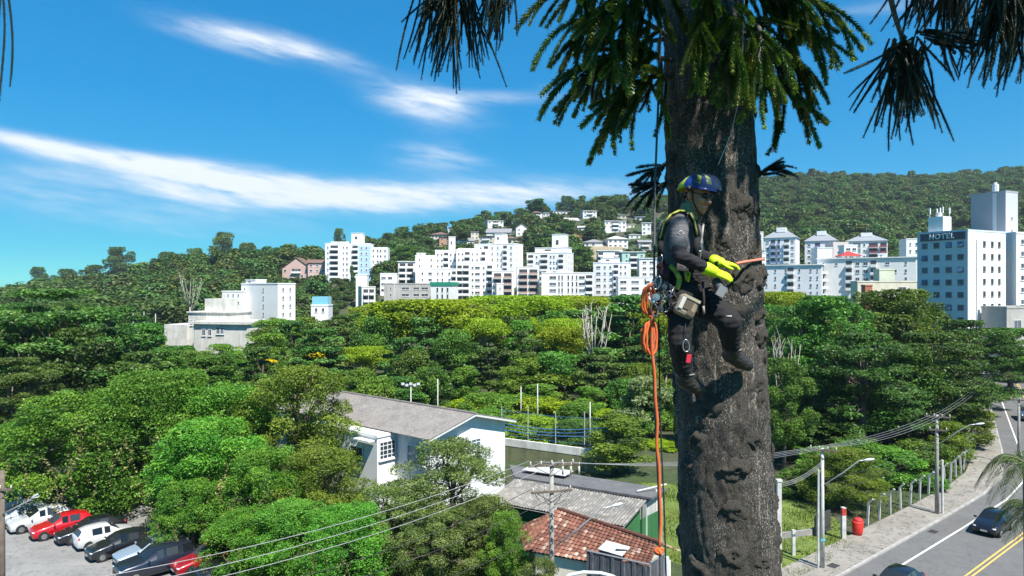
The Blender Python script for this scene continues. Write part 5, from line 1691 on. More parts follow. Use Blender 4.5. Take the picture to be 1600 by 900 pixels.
def hash_noise(x, y, seed=0, per=None):
    """smooth 2D value noise, x periodic in per"""
    xi, yi = np.floor(x).astype(int), np.floor(y).astype(int)
    fx, fy = x - xi, y - yi
    fx, fy = fx * fx * (3 - 2 * fx), fy * fy * (3 - 2 * fy)

    def h(a, b):
        if per: a = a % per
        n = (a * 374761393 + b * 668265263 + seed * 974634777) & 0x7fffffff
        n = ((n ^ (n >> 13)) * 1274126177) & 0x7fffffff
        return (n & 0xffff) / 65535.0
    return (h(xi, yi) * (1 - fx) + h(xi + 1, yi) * fx) * (1 - fy) + (h(xi, yi + 1) * (1 - fx) + h(xi + 1, yi + 1) * fx) * fy


NA = 144
zs = np.concatenate([np.linspace(-.2, 13.8, 30), np.arange(13.9, 21.0, .016), np.linspace(21.05, 26.5, 40)])
A, ZZ = np.meshgrid(np.arange(NA), zs)
an = A / NA * 2 * np.pi
rr = np.interp(ZZ, AZ, AR)
nz = hash_noise(A / NA * 40, ZZ * 7.0, 1, 40) * .55 + hash_noise(A / NA * 72, ZZ * 22, 2, 72) * .3 + hash_noise(A / NA * 18, ZZ * 2.5, 3, 18) * .35
crk = np.abs(hash_noise(A / NA * 36 + 0.6 * np.sin(ZZ * 3), ZZ * 2.6, 5, None if False else 36) - .5)
rings = .006 * np.maximum(0, np.sin(ZZ * 2 * np.pi / .47 + 1.4 * hash_noise(A / NA * 9, ZZ * 1.2, 8, 9))) ** 6
rr = rr + .026 * (nz - .7) - .012 * np.exp(-(crk / .045) ** 2) + rings
VX = np.interp(ZZ, AZ, AXX) + rr * np.cos(an)
VY = TD + rr * np.sin(an)
V = np.stack([VX, VY, ZZ], -1).reshape(-1, 3)
ii, jj = np.meshgrid(np.arange(len(zs) - 1), np.arange(NA), indexing='ij')
Q = np.stack([ii * NA + jj, ii * NA + (jj + 1) % NA, (ii + 1) * NA + (jj + 1) % NA, (ii + 1) * NA + jj], -1).reshape(-1, 4)


def bark_mat(name, lo, hi, lichen, amount):
    t = NT(name)
    a, b_ = t.noise(6, 8, .7, stretch=(1, 1, .45)), t.noise(26, 6, .72, stretch=(1, 1, .5))
    base = t.mix(.5, t.ramp(a, [(.40, lo), (.62, hi)]), t.ramp(b_, [(.38, tuple(x * .4 for x in lo)), (.75, tuple(x * 1.25 for x in hi))]))
    warm = t.noise(2.1, 4, .6)
    base = t.mix(t.ramp(warm, [(.5, 0.0), (.7, .35)]), base, (0.11, 0.085, 0.055))
    fl = t.noise(120, 3, .7, stretch=(1, 1, .6))          # pale lichen flecks, a little longer than wide
    zone = t.noise(2.6, 5, .65, stretch=(1.5, 1.5, .5))
    fk = t.math('MULTIPLY', t.ramp(fl, [(.57, 0.0), (.61, 1.0)]), t.ramp(zone, [(.38, 0.18), (.56, 1.0)]))
    base = t.mix(t.math('MULTIPLY', fk, amount), base, lichen)
    st = t.noise(30, 4, .6, stretch=(1, 1, .05))          # resin runs down the bark
    sz = t.noise(1.4, 3, .5)
    sk = t.math('MULTIPLY', t.math('MULTIPLY', t.ramp(st, [(.60, 0.0), (.64, 1.0)]), t.ramp(fl, [(.42, 0.0), (.52, 1.0)])), t.ramp(sz, [(.42, 0.0), (.52, 1.0)]))
    base = t.mix(t.math('MULTIPLY', sk, .6), base, (0.42, 0.38, 0.32))
    t.color(base).set(.92)
    t.bump(t.mix(.5, a, b_), 1.0, .07)
    return t.mat


M_ABARK = bark_mat('araucaria_bark', (0.020, 0.017, 0.014), (0.098, 0.083, 0.068), (0.46, 0.43, 0.37), .9)
M_KNOT = bark_mat('araucaria_knot', (0.030, 0.026, 0.021), (0.15, 0.132, 0.108), (0.46, 0.43, 0.35), .85)
ar = empty('araucaria_tree', (AX[0][1], TD, 0))
tag(ar, 'tall araucaria with dark knobbly trunk and spiky drooping shoots beside the climber', 'tree')
off = Vector(ar.location)
trunk = link('trunk', mesh_np('trunk', V - np.array(off), Q, M_ABARK, smooth=True), ar)

VIEW = Vector((1.65, TD, 0)).normalized()
RIGHT = Vector((VIEW.y, -VIEW.x, 0))


def on_trunk(px, py, out=0.0):
    z = CAMZ + (HOR - py) / F * (TD - .3)
    for _ in range(3):
        c, r = trunk_axis(z), trunk_r(z)
        dist = math.hypot(c.x, c.y)
        pxc = 800 + F * c.x / c.y
        s = max(-1.0, min(1.0, (px - pxc) / (F * r / c.y)))
        th_ = math.asin(s)
        n = (RIGHT * math.sin(th_) - VIEW * math.cos(th_)).normalized()
        p = c + n * r
        z = CAMZ + (HOR - py) / F * p.y
    p.z = z
    return p + n * out, n


def knot_mesh(seed):
    rng_ = np.random.default_rng(seed)
    nu, prof = 28, [(1.25, -.25), (1.12, .05), (.98, .26), (.86, .46), (.72, .62), (.55, .66), (.40, .54), (.24, .40), (.10, .46), (.0, .50)]
    P = []
    for k, (r, h) in enumerate(prof):
        for j in range(nu):
            a = 2 * math.pi * j / nu
            w = 1 + .16 * math.sin(2 * a + seed) + .10 * math.sin(5 * a + seed * 2 + k * .5) + rng_.normal(0, .075)
            hh = h * (1 + .15 * math.sin(3 * a + seed * 1.7)) + rng_.normal(0, .06)
            P.append((r * w * math.cos(a), r * w * math.sin(a) * 1.12, hh))
    Qs = [(k * nu + j, k * nu + (j + 1) % nu, (k + 1) * nu + (j + 1) % nu, (k + 1) * nu + j) for k in range(len(prof) - 1) for j in range(nu)]
    return mesh_np('knot', np.array(P), np.array(Qs), M_KNOT, smooth=True)


KN = [knot_mesh(s) for s in range(6)]
KNOTS = [(1105, 641, 18), (1090, 690, 18), (1177, 692, 14), (1147, 737, 20), (1179, 603, 15), (1186, 630, 13), (1149, 803, 17), (1145, 870, 19), (1096, 894, 19), (1066, 785, 15), (1060, 842, 18), (1070, 870, 12),
         (1207, 711, 15), (1212, 787, 13), (1214, 832, 19), (1217, 872, 13), (1050, 590, 14), (1049, 628, 16), (1052, 688, 15), (1074, 730, 14), (1160, 328, 19), (1184, 438, 20), (1160, 440, 20), (1183, 495, 15), (1150, 492, 14),
         (1185, 532, 17), (1042, 285, 15), (1180, 270, 16), (1176, 385, 12), (1117, 300, 13), (1168, 400, 11), (1130, 383, 13), (1050, 250, 12), (1110, 620, 11), (1192, 560, 13), (1062, 762, 11), (1205, 745, 12), (1178, 330, 12), (1120, 255, 10), (1150, 575, 10), (1186, 880, 14)]
rk = random.Random(9)
for i, (px, py, r) in enumerate(KNOTS):
    p, n = on_trunk(px, py, -.012)
    n = (n + Vector((0, 0, rk.uniform(-.35, .1)))).normalized()
    x, y, z = frame_of(n)
    s = r / F * TD * .88
    m = Matrix((x, y, z)).transposed() @ Matrix.Rotation(rk.uniform(0, 6.28), 3, 'Z')
    o = link('knot', KN[i % 6], trunk, p - off, m.to_euler())
    o.scale = (s * rk.uniform(.85, 1.1), s * rk.uniform(.85, 1.15), s * rk.uniform(.40, .65))

# shoots
L_ARA = leafmat('araucaria_needles', (0.030, 0.062, 0.018), (0.085, 0.145, 0.030), (0.34, 0.40, 0.05), trans=.15, rough=.35, hue_var=.05)
L_ARAD = leafmat('araucaria_dark_shade_needles', (0.010, 0.018, 0.010), (0.020, 0.034, 0.015), (0.045, 0.06, 0.022), trans=.05, rough=.45, hue_var=.02)  # dark copy of the needles: the shade on hanging shoots is in its colour


def shoot_mesh(seed, L, nneed, nl, nw, droop, r, mat, tipb=.35):
    """needle-clad shoot along +z from the origin, bending towards -y"""
    rng_ = np.random.default_rng(seed)
    t_ = np.sort(rng_.uniform(0.02, 1, nneed))

    def cen(t):
        return np.stack([.05 * L * np.sin(t * 3 + seed), -droop * L * t ** 1.8, L * t * (1 - .25 * droop * t)], -1)
    C = cen(t_); Tn = cen(np.minimum(t_ + .01, 1.02)) - C; Tn /= np.linalg.norm(Tn, axis=1, keepdims=True)
    a = np.arange(nneed) * 2.39996
    X = np.cross(Tn, np.array([1.0, .2, 0])); X /= np.linalg.norm(X, axis=1, keepdims=True); Yv = np.cross(Tn, X)
    o = X * np.cos(a)[:, None] + Yv * np.sin(a)[:, None]
    taper = np.minimum(1, (1.08 - t_) * 5)[:, None] * np.minimum(1, .5 + t_ * 3)[:, None]
    base = C + o * r * .6
    ln = nl * rng_.uniform(.8, 1.2, nneed)[:, None] * (.45 + .55 * taper)
    tip = base + (o * .78 + Tn * .66) * ln
    side = np.cross(Tn, o) * nw
    mid = base + (o * .55 + Tn * .35) * ln * .5
    V = np.stack([base - Tn * nw * .6, mid + side, tip, mid - side], 1).reshape(-1, 3)
    Q = np.arange(nneed * 4).reshape(-1, 4)
    tint = np.clip(.34 + tipb * np.maximum(0, t_ - .62) / .38 + rng_.normal(0, .10, nneed), 0, 1)
    b = MB(); ts = np.linspace(0, 1, 7); b.tube([tuple(p) for p in cen(ts)], [r] * 5 + [r * .8, r * .4], 5)
    cv, n0 = np.array(b.v), len(V)
    cf = [f for f in b.f if len(f) == 4]
    V = np.concatenate([V, cv]); Q = np.concatenate([Q, np.array(cf) + n0])
    tint = np.concatenate([tint, np.full(len(cf), .18)])
    return mesh_np('needle_shoot', V, Q, mat, tint)


SH = [shoot_mesh(s, .42 + .03 * (s % 3), 230, .030, .0062, (.10, .3, .5, .2)[s % 4], .0085, L_ARA) for s in range(8)]
SHD = [shoot_mesh(20 + s, .42, 150, .026, .0055, (.08, .2, .3)[s % 3], .0075, L_ARAD, .1) for s in range(4)]
SHH = [shoot_mesh(40 + s, 1.0 + .1 * (s % 2), 260, .024, .005, (.04, .10, .18, .28)[s % 4], .011, L_ARAD, .0) for s in range(6)]


def orient(direction, roll=0.0):
    z = Vector(direction).normalized()
    up = Vector((0, 0, 1)) if abs(z.z) < .97 else Vector((1, 0, 0))
    y = (up - z * up.dot(z)).normalized()
    x = y.cross(z)
    return (Matrix((x, y, z)).transposed() @ Matrix.Rotation(roll, 3, 'Z')).to_euler()


def path_pt(pts, t):
    n = len(pts) - 1
    k = min(int(t * n), n - 1); f = t * n - k
    a, b_ = pts[k], pts[k + 1]
    return a.lerp(b_, f), (b_ - a).normalized()


rs = random.Random(31)
NSH = [0]


def branch(pix, radius, shoots, meshes, lmin, lmax, down=.6, outw=.7, t0=.15, spread=.8, base_len=.42, bias=(0, 0, 0), rad_end=.25, label=None):
    pts = [at(*p) for p in pix]
    dense = []
    for k in range(13):
        dense.append(path_pt(pts, k / 12)[0])
    sm = [dense[0]] + [(dense[k - 1] + dense[k] * 2 + dense[k + 1]) / 4 for k in range(1, 12)] + [dense[12]]
    b = MB(); b.tube([p - off for p in sm], [radius * (1 - (1 - rad_end) * k / 12) for k in range(13)], 8)
    br = b.build('branch', M_KNOT, ar, smooth=True)
    for i in range(shoots):
        t_ = t0 + (1 - t0) * ((i + rs.random()) / shoots)
        p, tg = path_pt(sm, min(t_, .999))
        rnd = Vector((rs.gauss(0, 1), rs.gauss(0, 1), rs.gauss(0, 1))).normalized()
        dr = tg * outw * (0.6 + .8 * t_) + rnd * spread + Vector((0, 0, -down)) + Vector(bias)
        o = link('needle_shoot', meshes[NSH[0] % len(meshes)], br, p - off + rnd * radius * .7, orient(dr, rs.gauss(0, .25)))
        s = rs.uniform(lmin, lmax) / base_len
        o.scale = (min(1.25, max(.8, s)), min(1.25, max(.8, s)), s)
        NSH[0] += 1
    return br


# left-hand tuft
for pix, n in [([(1050, 60, 5.35), (985, 20, 5.1), (900, 30, 4.95)], 24), ([(1050, 95, 5.35), (985, 80, 5.1), (920, 105, 4.95)], 24), ([(1045, -10, 5.4), (960, -50, 5.0), (885, -20, 4.85)], 20),
               ([(1052, 120, 5.3), (1010, 120, 5.1), (965, 150, 5.0)], 20), ([(1050, -20, 5.3), (1000, -25, 4.95), (945, 30, 4.7)], 20), ([(1045, 60, 5.6), (975, 70, 5.7), (925, 120, 5.75)], 16)]:
    branch(pix, .022, int(n * 1.35), SH, .26, .56, down=.48, outw=.75, spread=.72, bias=(-.10, 0, 0))
# right-hand tuft, partly in front of the trunk
for pix, n in [([(1105, -60, 5.2), (1105, 0, 4.85), (1090, 50, 4.7)], 22), ([(1150, -10, 5.3), (1205, 0, 5.0), (1255, 40, 4.95)], 24), ([(1155, 50, 5.3), (1205, 70, 5.15), (1258, 110, 5.15)], 22), ([(1162, 110, 5.45), (1205, 125, 5.4), (1240, 150, 5.4)], 14),
               ([(1140, 0, 5.1), (1150, 30, 4.8), (1145, 80, 4.7)], 20), ([(1170, 20, 5.2), (1190, 50, 4.85), (1185, 100, 4.75)], 18), ([(1140, -50, 5.1), (1215, -35, 4.85), (1275, 5, 4.85)], 20)]:
    branch(pix, .022, int(n * 1.4), SH, .24, .50, down=.5, outw=.75, spread=.72, bias=(.10, 0, 0))
# small dark sprouts low on the trunk
branch([(1048, 285, 5.35), (1030, 290, 5.2), (1018, 292, 5.15)], .022, 13, SHD, .16, .34, down=.25, outw=.8, spread=.55, bias=(-.6, 0, 0))
branch([(1050, 250, 5.4), (1030, 262, 5.3), (1012, 272, 5.25)], .018, 11, SHD, .14, .28, down=.35, outw=.7, spread=.6, bias=(-.5, 0, 0))
branch([(1180, 278, 5.45), (1195, 268, 5.4), (1208, 262, 5.35)], .020, 12, SHD, .10, .22, down=-.1, outw=.8, spread=.55, bias=(.6, 0, 0))
# far limbs whose ends hang into the picture
def hang(limb, r, tufts):
    pts = [trunk_axis(limb[0])] + [at(*p) for p in limb[1]]
    d_ = [path_pt(pts, k / 14)[0] for k in range(15)]
    sm = [d_[0]] + [(d_[k - 1] + d_[k] + d_[k + 1]) / 3 for k in range(1, 14)] + [d_[14]]
    br = MB().tube([p - off for p in sm], [r * (1 - .6 * k / 14) for k in range(15)], 8).build('branch', M_KNOT, ar, smooth=True)
    for (px, py, d, n, wx, l0, l1, dn, sp, bx) in tufts:
        for i in range(n):
            p = at(px + rs.gauss(0, wx), py + rs.uniform(-12, 12), d + rs.uniform(-.25, .25))
            dr = Vector((rs.gauss(bx, sp), rs.gauss(0, sp), -dn))
            o = link('needle_shoot', SHH[NSH[0] % 6], br, p - off, orient(dr, rs.gauss(0, .4)))
            s = rs.uniform(l0, l1); o.scale = (1, 1, s); NSH[0] += 1
    return br


hang((23.0, [(880, -260, 7.2), (760, -120, 8.4), (715, -40, 8.8)]), .06, [(712, -45, 8.8, 70, 19, .75, 1.45, .95, .22, -.05), (700, -25, 8.8, 22, 14, .45, .8, .7, .45, -.5), (782, -50, 8.9, 36, 14, .6, 1.1, 1, .10, .02)])
hang((23.4, [(1300, -260, 6.6), (1385, -60, 7.0), (1393, 10, 7.1), (1412, 66, 7.15)]), .05, [(1414, 68, 7.15, 56, 11, .55, 1.0, .9, .30, 0.0), (1414, 66, 7.15, 12, 8, .45, .75, .45, .6, -.3), (1452, 58, 7.2, 16, 8, .35, .6, .25, .6, .7)])
hang((23.6, [(1360, -240, 6.8), (1440, -110, 7.4), (1475, -40, 7.6)]), .05, [(1470, -55, 7.6, 46, 24, .5, .85, 1, .08, 0), (1500, -20, 7.7, 12, 10, .4, .9, .9, .2, .1)])
hang((23.2, [(1420, -220, 6.4), (1540, -110, 6.6), (1575, -40, 6.7)]), .06, [(1572, -45, 6.7, 72, 16, .55, 1.1, .95, .16, .02), (1600, -20, 6.7, 20, 12, .5, .9, .9, .2, .1)])
hang((23.3, [(700, -300, 7), (250, -160, 8.0), (-5, -40, 8.4)]), .06, [(4, -20, 8.4, 5, 6, 1.0, 1.35, 1, .04, .02)])

# upper whorls above the picture: limbs curving up to dense tips
def low_shoot(seed):
    return shoot_mesh(seed, .55, 60, .05, .014, .2, .012, L_ARA)


def tip_cluster_mesh(seed, n=80):
    rg_ = random.Random(seed); src = [low_shoot(100 + seed * 3 + k) for k in range(2)]
    Vs, Qs, Ts, o0 = [], [], [], 0
    data = []
    for me in src:
        v = np.zeros(len(me.vertices) * 3, np.float32); me.vertices.foreach_get('co', v)
        q = np.zeros(len(me.polygons) * 4, np.int32); me.loops.foreach_get('vertex_index', q)
        tt = np.zeros(len(me.polygons), np.float32); me.attributes['tint'].data.foreach_get('value', tt)
        data.append((v.reshape(-1, 3), q.reshape(-1, 4), tt))
    for i in range(n):
        v, q, tt = data[i % 2]
        dr = Vector((rg_.gauss(0, 1), rg_.gauss(0, 1), rg_.gauss(-.1, .8))).normalized()
        R = np.array(orient(dr).to_matrix())
        c = np.array([rg_.gauss(0, .42), rg_.gauss(0, .42), rg_.gauss(0, .30)])
        Vs.append(v @ R.T + c); Qs.append(q + o0); Ts.append(tt); o0 += len(v)
    return mesh_np('needle_tuft', np.concatenate(Vs), np.concatenate(Qs), L_ARA, np.concatenate(Ts))


TC = [tip_cluster_mesh(k) for k in range(3)]
rw = random.Random(12)
for k in range(32):
    a = 2 * math.pi * (k * .381966) if k < 30 else math.atan2(-.85, .53) + rw.uniform(-.9, .9)  # last limbs added towards the sun, out of view, to shade trunk and climber
    z0 = 21.6 + 4.2 * ((k % 30) / 30)
    L = 3.9 - 1.8 * ((k % 30) / 30) + rw.uniform(-.3, .3)
    c = trunk_axis(z0)
    dv_ = Vector((math.cos(a), math.sin(a), 0))
    facing = dv_.dot(Vector((0, -1, 0)))
    rise = 1.5 + rw.uniform(0, .4) + (1.0 if facing < -.2 else 0)
    pts = [c, c + dv_ * L * .4 + Vector((0, 0, .12)), c + dv_ * L * .8 + Vector((0, 0, .5 * rise)), c + dv_ * L + Vector((0, 0, rise))]
    br = MB().tube([p - off for p in pts], [.06, .05, .04, .02], 7).build('branch', M_KNOT, ar, smooth=True)
    for t_, s in ((1.0, 1.0), (.72, .8)):
        p, _ = path_pt(pts, min(.999, t_))
        o = link('needle_tuft', TC[(k + int(t_ * 7)) % 3], br, p - off + Vector((0, 0, .15)), (0, 0, rw.uniform(0, 6.28))); o.scale = (s * 1.1, s * 1.1, s)
        o['kind'] = 'stuff'

# ------------------------------------------------------------------ climber
def J(px, py, d): return at(px, py, d)


def limb(b, pts, radii, n=14):
    """rounded tapering limb: tube plus a ball at each joint (fused afterwards by a voxel remesh)"""
    P, R = [], []
    for k in range(len(pts) - 1):
        for q in range(4):
            P.append(Vector(pts[k]).lerp(Vector(pts[k + 1]), q / 4)); R.append(radii[k] * (1 - q / 4) + radii[k + 1] * q / 4)
    P.append(Vector(pts[-1])); R.append(radii[-1])
    b.tube(P, R, n)
    for p, r in zip(pts, radii): b.ball(p, r, n, 9)
    return b


def fused(b, name, mat, parent, voxel=.009, smooth=5, wrinkle=0.0, seed=0, fac=.5):
    me = b.mesh(name + '_src', mat)
    o = bpy.data.objects.new(name + '_src', me); COL.objects.link(o)
    m = o.modifiers.new('r', 'REMESH'); m.mode = 'VOXEL'; m.voxel_size = voxel
    if smooth:
        s = o.modifiers.new('s', 'SMOOTH'); s.iterations = smooth; s.factor = fac
    dg = bpy.context.evaluated_depsgraph_get()
    out = bpy.data.meshes.new_from_object(o.evaluated_get(dg)); out.name = name
    bpy.data.objects.remove(o); bpy.data.meshes.remove(me)
    n = len(out.vertices)
    co = np.zeros(n * 3, np.float32); out.vertices.foreach_get('co', co); co = co.reshape(-1, 3)
    if wrinkle:
        no = np.zeros(n * 3, np.float32); out.vertices.foreach_get('normal', no); no = no.reshape(-1, 3)
        rg_ = np.random.default_rng(seed); w = np.zeros(n)
        for k in range(7):
            f = rg_.normal(size=3) * np.array([45, 45, 95]) * (1 + .5 * (k % 3)); w += np.sin(co @ f + rg_.uniform(0, 6))
        co = co + no * (wrinkle * w / 2.6)[:, None]
    co = co - np.array(parent.location, dtype=np.float32)
    out.vertices.foreach_set('co', co.ravel())
    out.polygons.foreach_set('use_smooth', np.ones(len(out.polygons), bool))
    out.materials.clear(); out.materials.append(mat); out.update()
    return link(name, out, parent)


def fabric(name, c, var=.3, sc=60):
    t = NT(name); n1, n2 = t.noise(sc, 4, .6), t.noise(7, 4, .6)
    t.color(t.mix(.5, t.ramp(n1, [(.3, tuple(x * (1 - var) for x in c)), (.7, tuple(x * (1 + var) for x in c))]), t.ramp(n2, [(.3, tuple(x * .8 for x in c)), (.7, tuple(x * 1.25 for x in c))]))).set(.9)
    t.bump(n1, .25, .004)
    return t.mat


M_SHIRT = fabric('grey_shirt', (0.12, 0.116, 0.122)); M_SLEEVE = fabric('dark_sleeve', (0.014, 0.013, 0.018)); M_TROUS = fabric('black_trousers', (0.012, 0.011, 0.012))
M_SKIN = plain((0.56, 0.225, 0.12), .5, var=.12, scale=20); M_BOOT = plain((0.030, 0.027, 0.025), .55, var=.3, scale=30); M_SOLE = plain((0.20, 0.19, 0.17), .8)
M_NEON = plain((0.55, 0.78, 0.01), .6, var=.08, scale=20); M_OLIVEY = plain((0.34, 0.36, 0.06), .8, var=.2, scale=30)
M_WEB = fabric('black_webbing', (0.016, 0.015, 0.016)); M_HBLUE = plain((0.02, 0.055, 0.24), .28, var=.05, coat=.5); M_HYEL = plain((0.62, 0.70, 0.01), .3, var=.05, coat=.5)
M_TAN = fabric('tan_canvas', (0.27, 0.225, 0.16)); M_TAND = fabric('brown_canvas', (0.11, 0.085, 0.06)); M_ORANGE = fabric('orange_rope', (0.62, 0.13, 0.035), .3, 120)
M_GREYROPE = fabric('grey_rope', (0.10, 0.105, 0.11), .5, 140); M_REDTAG = plain((0.62, 0.02, 0.05), .5); M_ALU = plain((0.5, 0.5, 0.52), .3, .9); M_GUN = plain((0.12, 0.12, 0.13), .35, .8)

pelvis = J(1072, 452, 5.02)
cl = empty('person', pelvis); CO = Vector(cl.location)
tag(cl, 'tree climber in helmet, dark clothes and neon gloves hanging in a harness against the trunk', 'person')
neck, headc = J(1073, 336, 5.0), J(1089, 307, 4.97)
shR, elR, wrR = J(1060, 353, 4.87), J(1061, 399, 4.77), J(1111, 423, 4.79)
shL, elL, wrL = J(1076, 352, 5.16), J(1092, 398, 5.16), J(1121, 410, 5.03)
chest, waist = J(1060, 366, 5.02), J(1058, 424, 5.03)
hipR, knR, anR, toR = J(1064, 462, 4.93), J(1062, 534, 4.86), J(1071, 594, 5.01), J(1093, 608, 5.11)
hipL, knL, anL, toL = J(1090, 460, 5.06), J(1139, 502, 4.85), J(1144, 555, 5.03), J(1168, 570, 5.11)
fwd = Vector((.64, -.74, -.20)).normalized(); upv = Vector((.10, -.02, 1)); upv = (upv - fwd * upv.dot(fwd)).normalized(); rgt = fwd.cross(upv).normalized()
HM = Matrix((rgt, fwd, upv)).transposed()           # local x = his right, y = forward, z = up
def hp(x, y, z): return headc + HM @ Vector((x, y, z))


def hand(b, wrist, direc, palm_n, thumb_side, curl=.15, spread=.16, L=.185):
    """palm and five separate fingers; returns nothing, adds to b"""
    d = Vector(direc).normalized(); n = Vector(palm_n); n = (n - d * n.dot(d)).normalized(); s = d.cross(n).normalized() * thumb_side
    k0 = wrist + d * .085
    for q in (-.028, -.010, .010, .028): limb(b, [wrist + s * q * .6, k0 + s * q * 1.05], [.017, .0135], 10)
    for q, l in ((.031, .070), (.0105, .080), (-.0105, .074), (-.031, .058)):
        p0 = k0 + s * q; dd = (d + s * q * spread * 22).normalized()
        p1 = p0 + dd * l * .42; dd2 = (dd + n * curl * 1.5).normalized(); p2 = p1 + dd2 * l * .32; dd3 = (dd2 + n * curl * 2).normalized(); p3 = p2 + dd3 * l * .28
        limb(b, [p0, p1, p2, p3], [.0105, .0098, .009, .0075], 8)
    t0 = wrist + d * .028 + s * .026; t1 = t0 + (d * .55 + s * .8 + n * .25).normalized() * .038; t2 = t1 + (d * .85 + s * .45 + n * .3).normalized() * .032; t3 = t2 + (d + n * .25).normalized() * .022
    limb(b, [t0, t1, t2, t3], [.015, .012, .0105, .0085], 8)


dR, nR = (J(1150, 437, 4.80) - wrR), Vector((-.1, .55, -.8))
dL, nL = (J(1149, 414, 5.02) - wrL), Vector((.0, .2, -1))
b = MB()
b.ball(headc + HM @ Vector((0, -.005, .025)), 1, 20, 14, sq=(.074, .094, .098), rot=HM)
b.ball(hp(0, .022, -.055), 1, 16, 12, sq=(.056, .066, .062), rot=HM)
limb(b, [hp(0, .06, -.085), hp(0, .072, -.098)], [.030, .022]); limb(b, [hp(0, .090, .005), hp(0, .112, -.032)], [.012, .017]); b.ball(hp(.013, .10, -.034), .011); b.ball(hp(-.013, .10, -.034), .011)
limb(b, [hp(-.022, .088, -.066), hp(.022, .088, -.066)], [.010, .010]); limb(b, [hp(-.018, .086, -.079), hp(.018, .086, -.079)], [.010, .010])
limb(b, [hp(-.042, .080, .024), hp(.042, .080, .024)], [.012, .012]); b.ball(hp(.04, .072, -.025), .026); b.ball(hp(-.04, .072, -.025), .026)
for s in (-1, 1):
    limb(b, [hp(s * .075, -.010, .018), hp(s * .080, -.012, -.005), hp(s * .073, -.004, -.030)], [.016, .015, .010], 8)
limb(b, [hp(0, -.02, -.05), neck], [.052, .058]); limb(b, [neck, chest, waist, pelvis], [.06, .115, .105, .11])
limb(b, [neck + Vector((0, -.05, -.03)), shR, elR, wrR], [.03, .04, .036, .026]); limb(b, [neck + Vector((0, .05, -.03)), shL, elL, wrL], [.03, .04, .036, .026])
limb(b, [pelvis, hipR, knR, anR, toR], [.1, .078, .054, .036, .028]); limb(b, [pelvis, hipL, knL, anL, toL], [.1, .078, .054, .036, .028])
hand(b, wrR, dR, nR, 1); hand(b, wrL, dL, nL, -1, .3)
body = fused(b, 'body', M_SKIN, cl, .0065, 3)

# clothing
b = MB(); limb(b, [neck + Vector((-.02, 0, -.04)), chest + Vector((-.02, 0, 0)), J(1056, 396, 5.02), waist + Vector((0, 0, -.03))], [.085, .138, .128, .120])
limb(b, [chest + Vector((.06, -.02, .02)), J(1072, 400, 5.0)], [.10, .095])
mR = shR.lerp(elR, .62); mL = shL.lerp(elL, .62)
limb(b, [J(1062, 346, 4.98), shR, mR], [.075, .070, .062]); limb(b, [J(1074, 347, 5.08), shL, mL], [.075, .070, .062])
shirt = fused(b, 'shirt', M_SHIRT, cl, .0075, 4, .0022, 1)
b = MB(); limb(b, [mR + (shR - mR) * .2, elR, elR.lerp(wrR, .5), wrR], [.056, .052, .046, .036]); fused(b, 'sleeve', M_SLEEVE, cl, .007, 3, .0026, 2)
b = MB(); limb(b, [mL + (shL - mL) * .2, elL, elL.lerp(wrL, .5), wrL], [.056, .052, .046, .036]); fused(b, 'sleeve', M_SLEEVE, cl, .007, 3, .0026, 3)
b = MB(); limb(b, [mR + (mR - shR) * .02, mR - (mR - shR).normalized() * .012], [.0645, .0645], 18); o = fused(b, 'sleeve_hem', plain((0.13, 0.13, 0.135), .9), cl, .007, 1)
b = MB(); limb(b, [waist + Vector((0, 0, -.04)), pelvis + Vector((-.01, 0, 0))], [.128, .135]); limb(b, [J(1066, 458, 4.96), hipR, hipR.lerp(knR, .5), knR, knR.lerp(anR, .5), anR + (knR - anR) * .30], [.12, .105, .092, .080, .072, .066])
limb(b, [J(1084, 456, 5.05), hipL, hipL.lerp(knL, .5), knL, knL.lerp(anL, .5), anL + (knL - anL) * .30], [.12, .105, .098, .088, .072, .064])
trous = fused(b, 'trousers', M_TROUS, cl, .0075, 4, .0036, 5)
for (an, to, kn) in ((anR, toR, knR), (anL, toL, knL)):
    b = MB(); up_ = (kn - an).normalized()
    limb(b, [an + up_ * .075, an, an.lerp(to, .5) - up_ * .012, to], [.064, .063, .055, .046]); limb(b, [an - (to - an) * .25 - up_ * .02, an], [.048, .056])
    bt = fused(b, 'boot', M_BOOT, cl, .007, 3, .002, 7)
    b = MB(); dn = -up_ * .042; limb(b, [an - (to - an) * .32 + dn * 1.3, an.lerp(to, .5) + dn * 1.15, to + (to - an).normalized() * .02 + dn * .9], [.038, .038, .033]); s_ = fused(b, 'sole', M_SOLE, bt, .007, 2); s_.location = -Vector((0, 0, 0)); s_.data.transform(Matrix.Translation(-CO + bt.location * 0)) if False else None
    b = MB()
    b.tube([an + up_ * .055 + Vector((.066 * math.cos(a), .066 * math.sin(a), 0)) for a in np.linspace(0, 6.283, 13)[:-1]], .007, 6, closed=True)
    for v_ in range(len(b.v)): b.v[v_] = tuple(Vector(b.v[v_]) - CO)
    b.build('boot_strap', plain((0.20, 0.19, 0.18), .7), bt)
